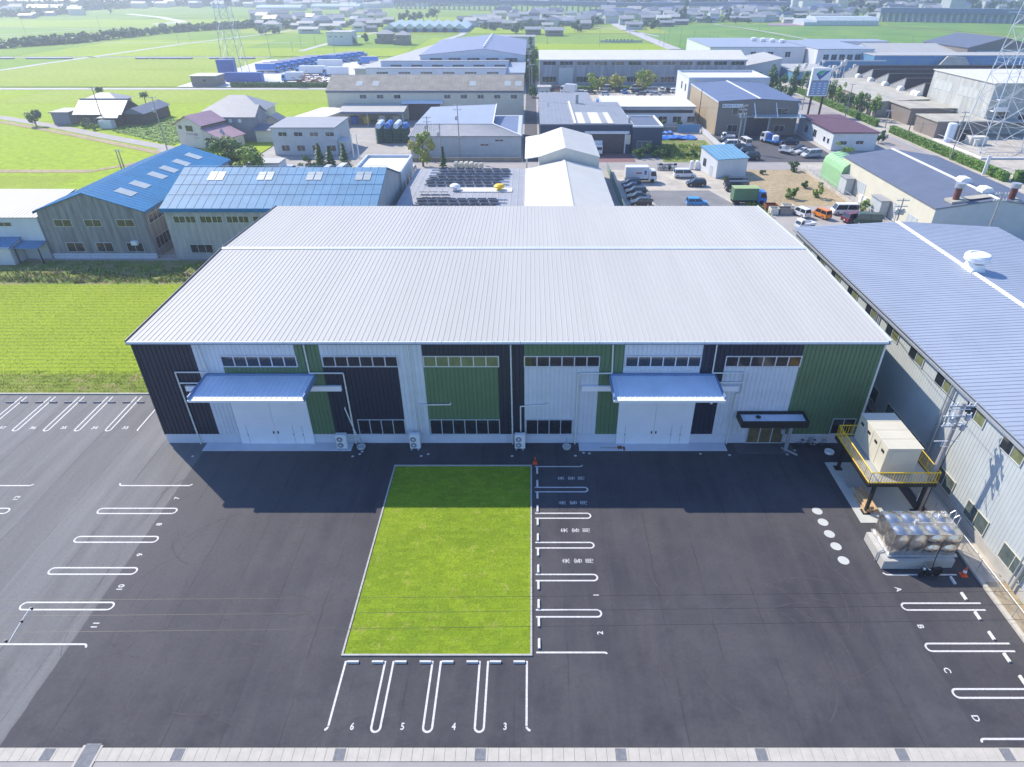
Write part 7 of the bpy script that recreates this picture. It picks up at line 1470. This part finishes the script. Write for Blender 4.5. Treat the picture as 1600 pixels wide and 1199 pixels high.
def num(i):
    i += 1; tens = ['', '', 'twenty', 'thirty', 'forty', 'fifty', 'sixty', 'seventy']; ones = ['', 'first', 'second', 'third', 'fourth', 'fifth', 'sixth', 'seventh', 'eighth', 'ninth', 'tenth', 'eleventh', 'twelfth', 'thirteenth', 'fourteenth', 'fifteenth', 'sixteenth', 'seventeenth', 'eighteenth', 'nineteenth']
    return ones[i] if i < 20 else (tens[i // 10] + '-' + ones[i % 10] if i % 10 else tens[i // 10][:-1] + 'ieth')
# random distant houses of the hazy town
used = set(); gi = 0
zones = [((400, 600), (24, 44), 26, 'village left of centre'), ((735, 960), (24, 42), 26, 'village above long factory'), ((975, 1230), (22, 36), 34, 'right-hand village'), ((0, 130), (12, 24), 14, 'far left village'), ((940, 1240), (12, 24), 40, 'hazy town right of road'), ((1372, 1600), (8, 18), 30, 'just beyond the viaduct'), ((1240, 1370), (18, 27), 16, 'behind the long greenhouse')]
for (xa, xb), (ya, yb), n, where in zones:
    for i in range(n):
        x, y = xa + (xb - xa) * (i + rf_.random()) / n, rf_.uniform(ya, yb); X_, D = P(x, y); w = rf_.uniform(8, 16) * (1.5 if D > 900 and rf_.random() < .3 else 1); rm = rf_.choice([0, 0, 0, 1, 1, 2, 3, 4]); wm = rf_.choice([0, 0, 1, 2, 4, 5])
        fhouse(X_, D, w, rf_.uniform(6, 10), rf_.uniform(6, 9.5), rf_.random() < .3, wm, rm, '%s-roofed %s house, %s from left, %s' % (rn[rm], wn_[wm], num(i), where), 'houses in the ' + where, rf_.uniform(-.4, .4), False)
# the dense hazy town behind: uncountable, one object
tb = MB()
for (xa, xb), (ya, yb), n in (((150, 620), (4, 13), 110), ((600, 940), (2, 10), 130), ((940, 1240), (1, 12), 110), ((1240, 1600), (1, 13), 170), ((-30, 150), (2, 12), 40)):
    for i in range(n):
        x, D = P(rf_.uniform(xa, xb), rf_.uniform(ya, yb)); w = rf_.uniform(9, 17) * (1.8 if rf_.random() < .12 else 1) / 2; d = rf_.uniform(6, 11) / 2; h = rf_.uniform(4.5, 7) * (1.6 if rf_.random() < .08 else 1); wm = rf_.randrange(3); rm = 3 + rf_.randrange(4)
        tb.box(x - w, x + w, D - d, D + d, -.2, h, wm); tb.prism([(x - w - .5, D - d - .6, h), (x - w - .5, D + d + .6, h), (x - w - .5, D, h + 2)], (2 * w + 1, 0, 0), rm)
single('distant_town', tb, [M['white_wall'], M['grey_house'], M['cream'], M['white_roof'], M['white_roof'], M['slate_blue'], M['grey_roof']], 'dense hazy town of small houses along the far horizon strip', 'town', kind='stuff')
mass('town_trees', 'hazy trees among the houses of the far town', [(150, 9), (500, 10), (800, 8), (1100, 8), (1600, 10)], 260, 14, 9, 2.6)
mass('village_shrubs', 'garden shrubs between houses of the nearer villages', [(405, 48), (500, 40), (590, 40)], 60, 8, 4, 1.0); mass('village_shrubs', 'garden shrubs between houses above the long factory', [(740, 40), (830, 42), (940, 38)], 60, 8, 4, 1.0); mass('village_shrubs', 'garden shrubs and hedges of the right-hand village', [(985, 44), (1060, 36), (1230, 30), (1300, 26)], 110, 9, 5, 1.0)
# far trees one can tell apart
FT = [(173, 22, 11, 6), (1027, 23, 9, 6), (1071, 33, 17, 3), (1058, 34, 11, 5), (1064, 34, 9, 4), (1138, 31, 12, 4.5), (1347, 30, 14, 9), (1358, 27, 12, 6), (683, 32, 12, 7), (662, 33, 8, 6), (640, 37, 10, 5), (628, 36, 9, 5), (650, 34, 8, 5), (1298, 24, 8, 5), (1336, 29, 8, 5), (1160, 22, 7, 4), (855, 33, 6, 4), (925, 44, 8, 4), (933, 42, 7, 4), (903, 49, 8, 3.5), (898, 50, 7, 3), (548, 69, 5, 2.6), (552, 70, 4.5, 2.4), (572, 67, 5, 3), (832, 43, 6, 4), (1020, 45, 6, 4), (1092, 34, 7, 4), (1182, 19, 7, 4), (1250, 24, 6, 6), (1225, 22, 8, 7), (1215, 27, 6, 6), (1240, 27, 5, 5), (590, 45, 5, 4), (520, 50, 5, 4), (492, 52, 4, 3.5), (430, 52, 4, 4), (415, 54, 4, 4), (1190, 30, 6, 4), (1168, 36, 5, 4), (1150, 37, 5, 4), (1105, 35.5, 5, 4), (756, 45, 5, 4), (770, 47, 5, 4), (820, 48, 5, 4), (805, 52, 5, 4)]
SM = sorted(q[0] for q in FT[15:])
for i, (x, y, h, r) in enumerate(FT):
    X_, D = P(x, y); tree(X_, D, h, r, '%s dark distant tree from the left among the far village houses' % (['far'] * 1)[0] if 0 else 'distant dark tree %s' % ['standing alone in the left haze', 'round, behind the right-hand village', 'tall and pointed in the right-hand village', 'left of the pointed tree', 'right of the pointed tree', 'mushroom-shaped at the bean field edge', 'largest, at the greenhouse end', 'beside the largest by the viaduct', 'biggest of the clump above the greenhouses', 'second of the clump above the greenhouses', 'in the middle of the greenhouse clump', 'leftmost above the greenhouses', 'low above the greenhouses', 'behind the long greenhouse', 'left of the largest tree'][i] if i < 15 else 'distant dark tree, %s from the left of those between far village houses' % num(SM.index(x)), ('far', 'mid'), 170, 1.0 if D > 500 else .7, 'distant trees', low=.1, k=6, name='distant_tree')
# viaduct
t = Th('viaduct', 'long blue-grey railway viaduct on many piers across the far plain', 'viaduct', (300, 740, 0)); vp_ = [P(1375, 33), P(1460, 34), P(1640, 37.5)]; A0 = Vector(vp_[0]); A1 = Vector(vp_[2]); d_ = (A1 - A0).normalized()
B0 = A0 - d_ * 2; hv = 9.0
def beam(mb, a, b, w, z0, z1): n_ = (Vector(b) - Vector(a)).normalized(); n_ = Vector((-n_.y, n_.x)) * w / 2; a = Vector(a); b = Vector(b); mb.prism([(*(a - n_), z0), (*(b - n_), z0), (*(b + n_), z0), (*(a + n_), z0)], (0, 0, z1 - z0))
mb = MB(); beam(mb, B0, A1, 11, 7.0, 11.5); t.part('deck', mb, M['slate_blue'])
for i in range(26):
    q = B0 + (A1 - B0) * (i / 26); t.part('pier', MB().box(q.x - 1, q.x + 1, q.y - 4, q.y + 4, -.2, 7.0), M['grey_wall'])
C0 = Vector(P(620, 13)); C1 = Vector(P(950, 20)); mb = MB(); beam(mb, C0, C1, 11, 7.0, 11.5); t.part('deck', mb, M['slate_blue']); mb = MB(); beam(mb, C1, Vector(P(1230, 18)), 11, 6.5, 10.5); t.part('deck', mb, M['slate_blue'])
for i in range(40):
    q = C0.lerp(C1, i / 40); t.part('pier', MB().box(q.x - 1, q.x + 1, q.y - 4, q.y + 4, -.2, 7.0), M['grey_wall'])
# substation in the paddy
t = Th('paddy_substation', 'small fenced group of boxes in the paddy beyond the long factory', 'equipment', (*P(970, 66), 0)); x, y = t.loc[:2]; b_ = MB()
for i in range(8): b_.box(x - 10 + i * 2.4, x - 9 + i * 2.4, y, y + 1.4, 0, 1.6)
t.part('boxes', b_, M['dark_trim']); t.part('fence', MB().box(x - 14, x + 14, y - 3, y - 2.9, 0, 1.2), M['galv'])
# hills beyond
b_ = MB(); nx = 60
rh = random.Random(4); hs = [26 + 14 * math.sin(i * .35) + 8 * rh.random() for i in range(nx + 1)]
for j, (dd, f) in enumerate(((1300, -.02), (1420, .35), (1600, 1.0), (1900, 1.9))):
    for i in range(nx + 1): b_.v.append((-2600 + i * 5200 / nx, dd + 60 * math.sin(i * .5), hs[i] * f))
for j in range(3):
    for i in range(nx): k = j * (nx + 1) + i; b_.f.append((k, k + 1, k + nx + 2, k + nx + 1)); b_.m.append(0)
struct('hills', b_, mat('hill_forest', (.05, .10, .07), .9, .4, .05))
# ---------------------------------------------------------------- haze
hz = MB().box(-3100, 3100, -210, 4300, -1.5, 90)
ho = mesh_obj('haze', hz, []); tag(ho, 'thin blue summer haze lying over the whole plain', 'haze', kind='stuff')
hm = bpy.data.materials.new('haze'); hm.use_nodes = True; n = hm.node_tree.nodes; n.clear(); out = n.new('ShaderNodeOutputMaterial'); pv = n.new('ShaderNodeVolumePrincipled')
pv.inputs['Color'].default_value = (.80, .89, 1.0, 1); pv.inputs['Density'].default_value = .00056; pv.inputs['Anisotropy'].default_value = .55
hm.node_tree.links.new(pv.outputs[0], out.inputs['Volume']); ho.data.materials.append(hm)
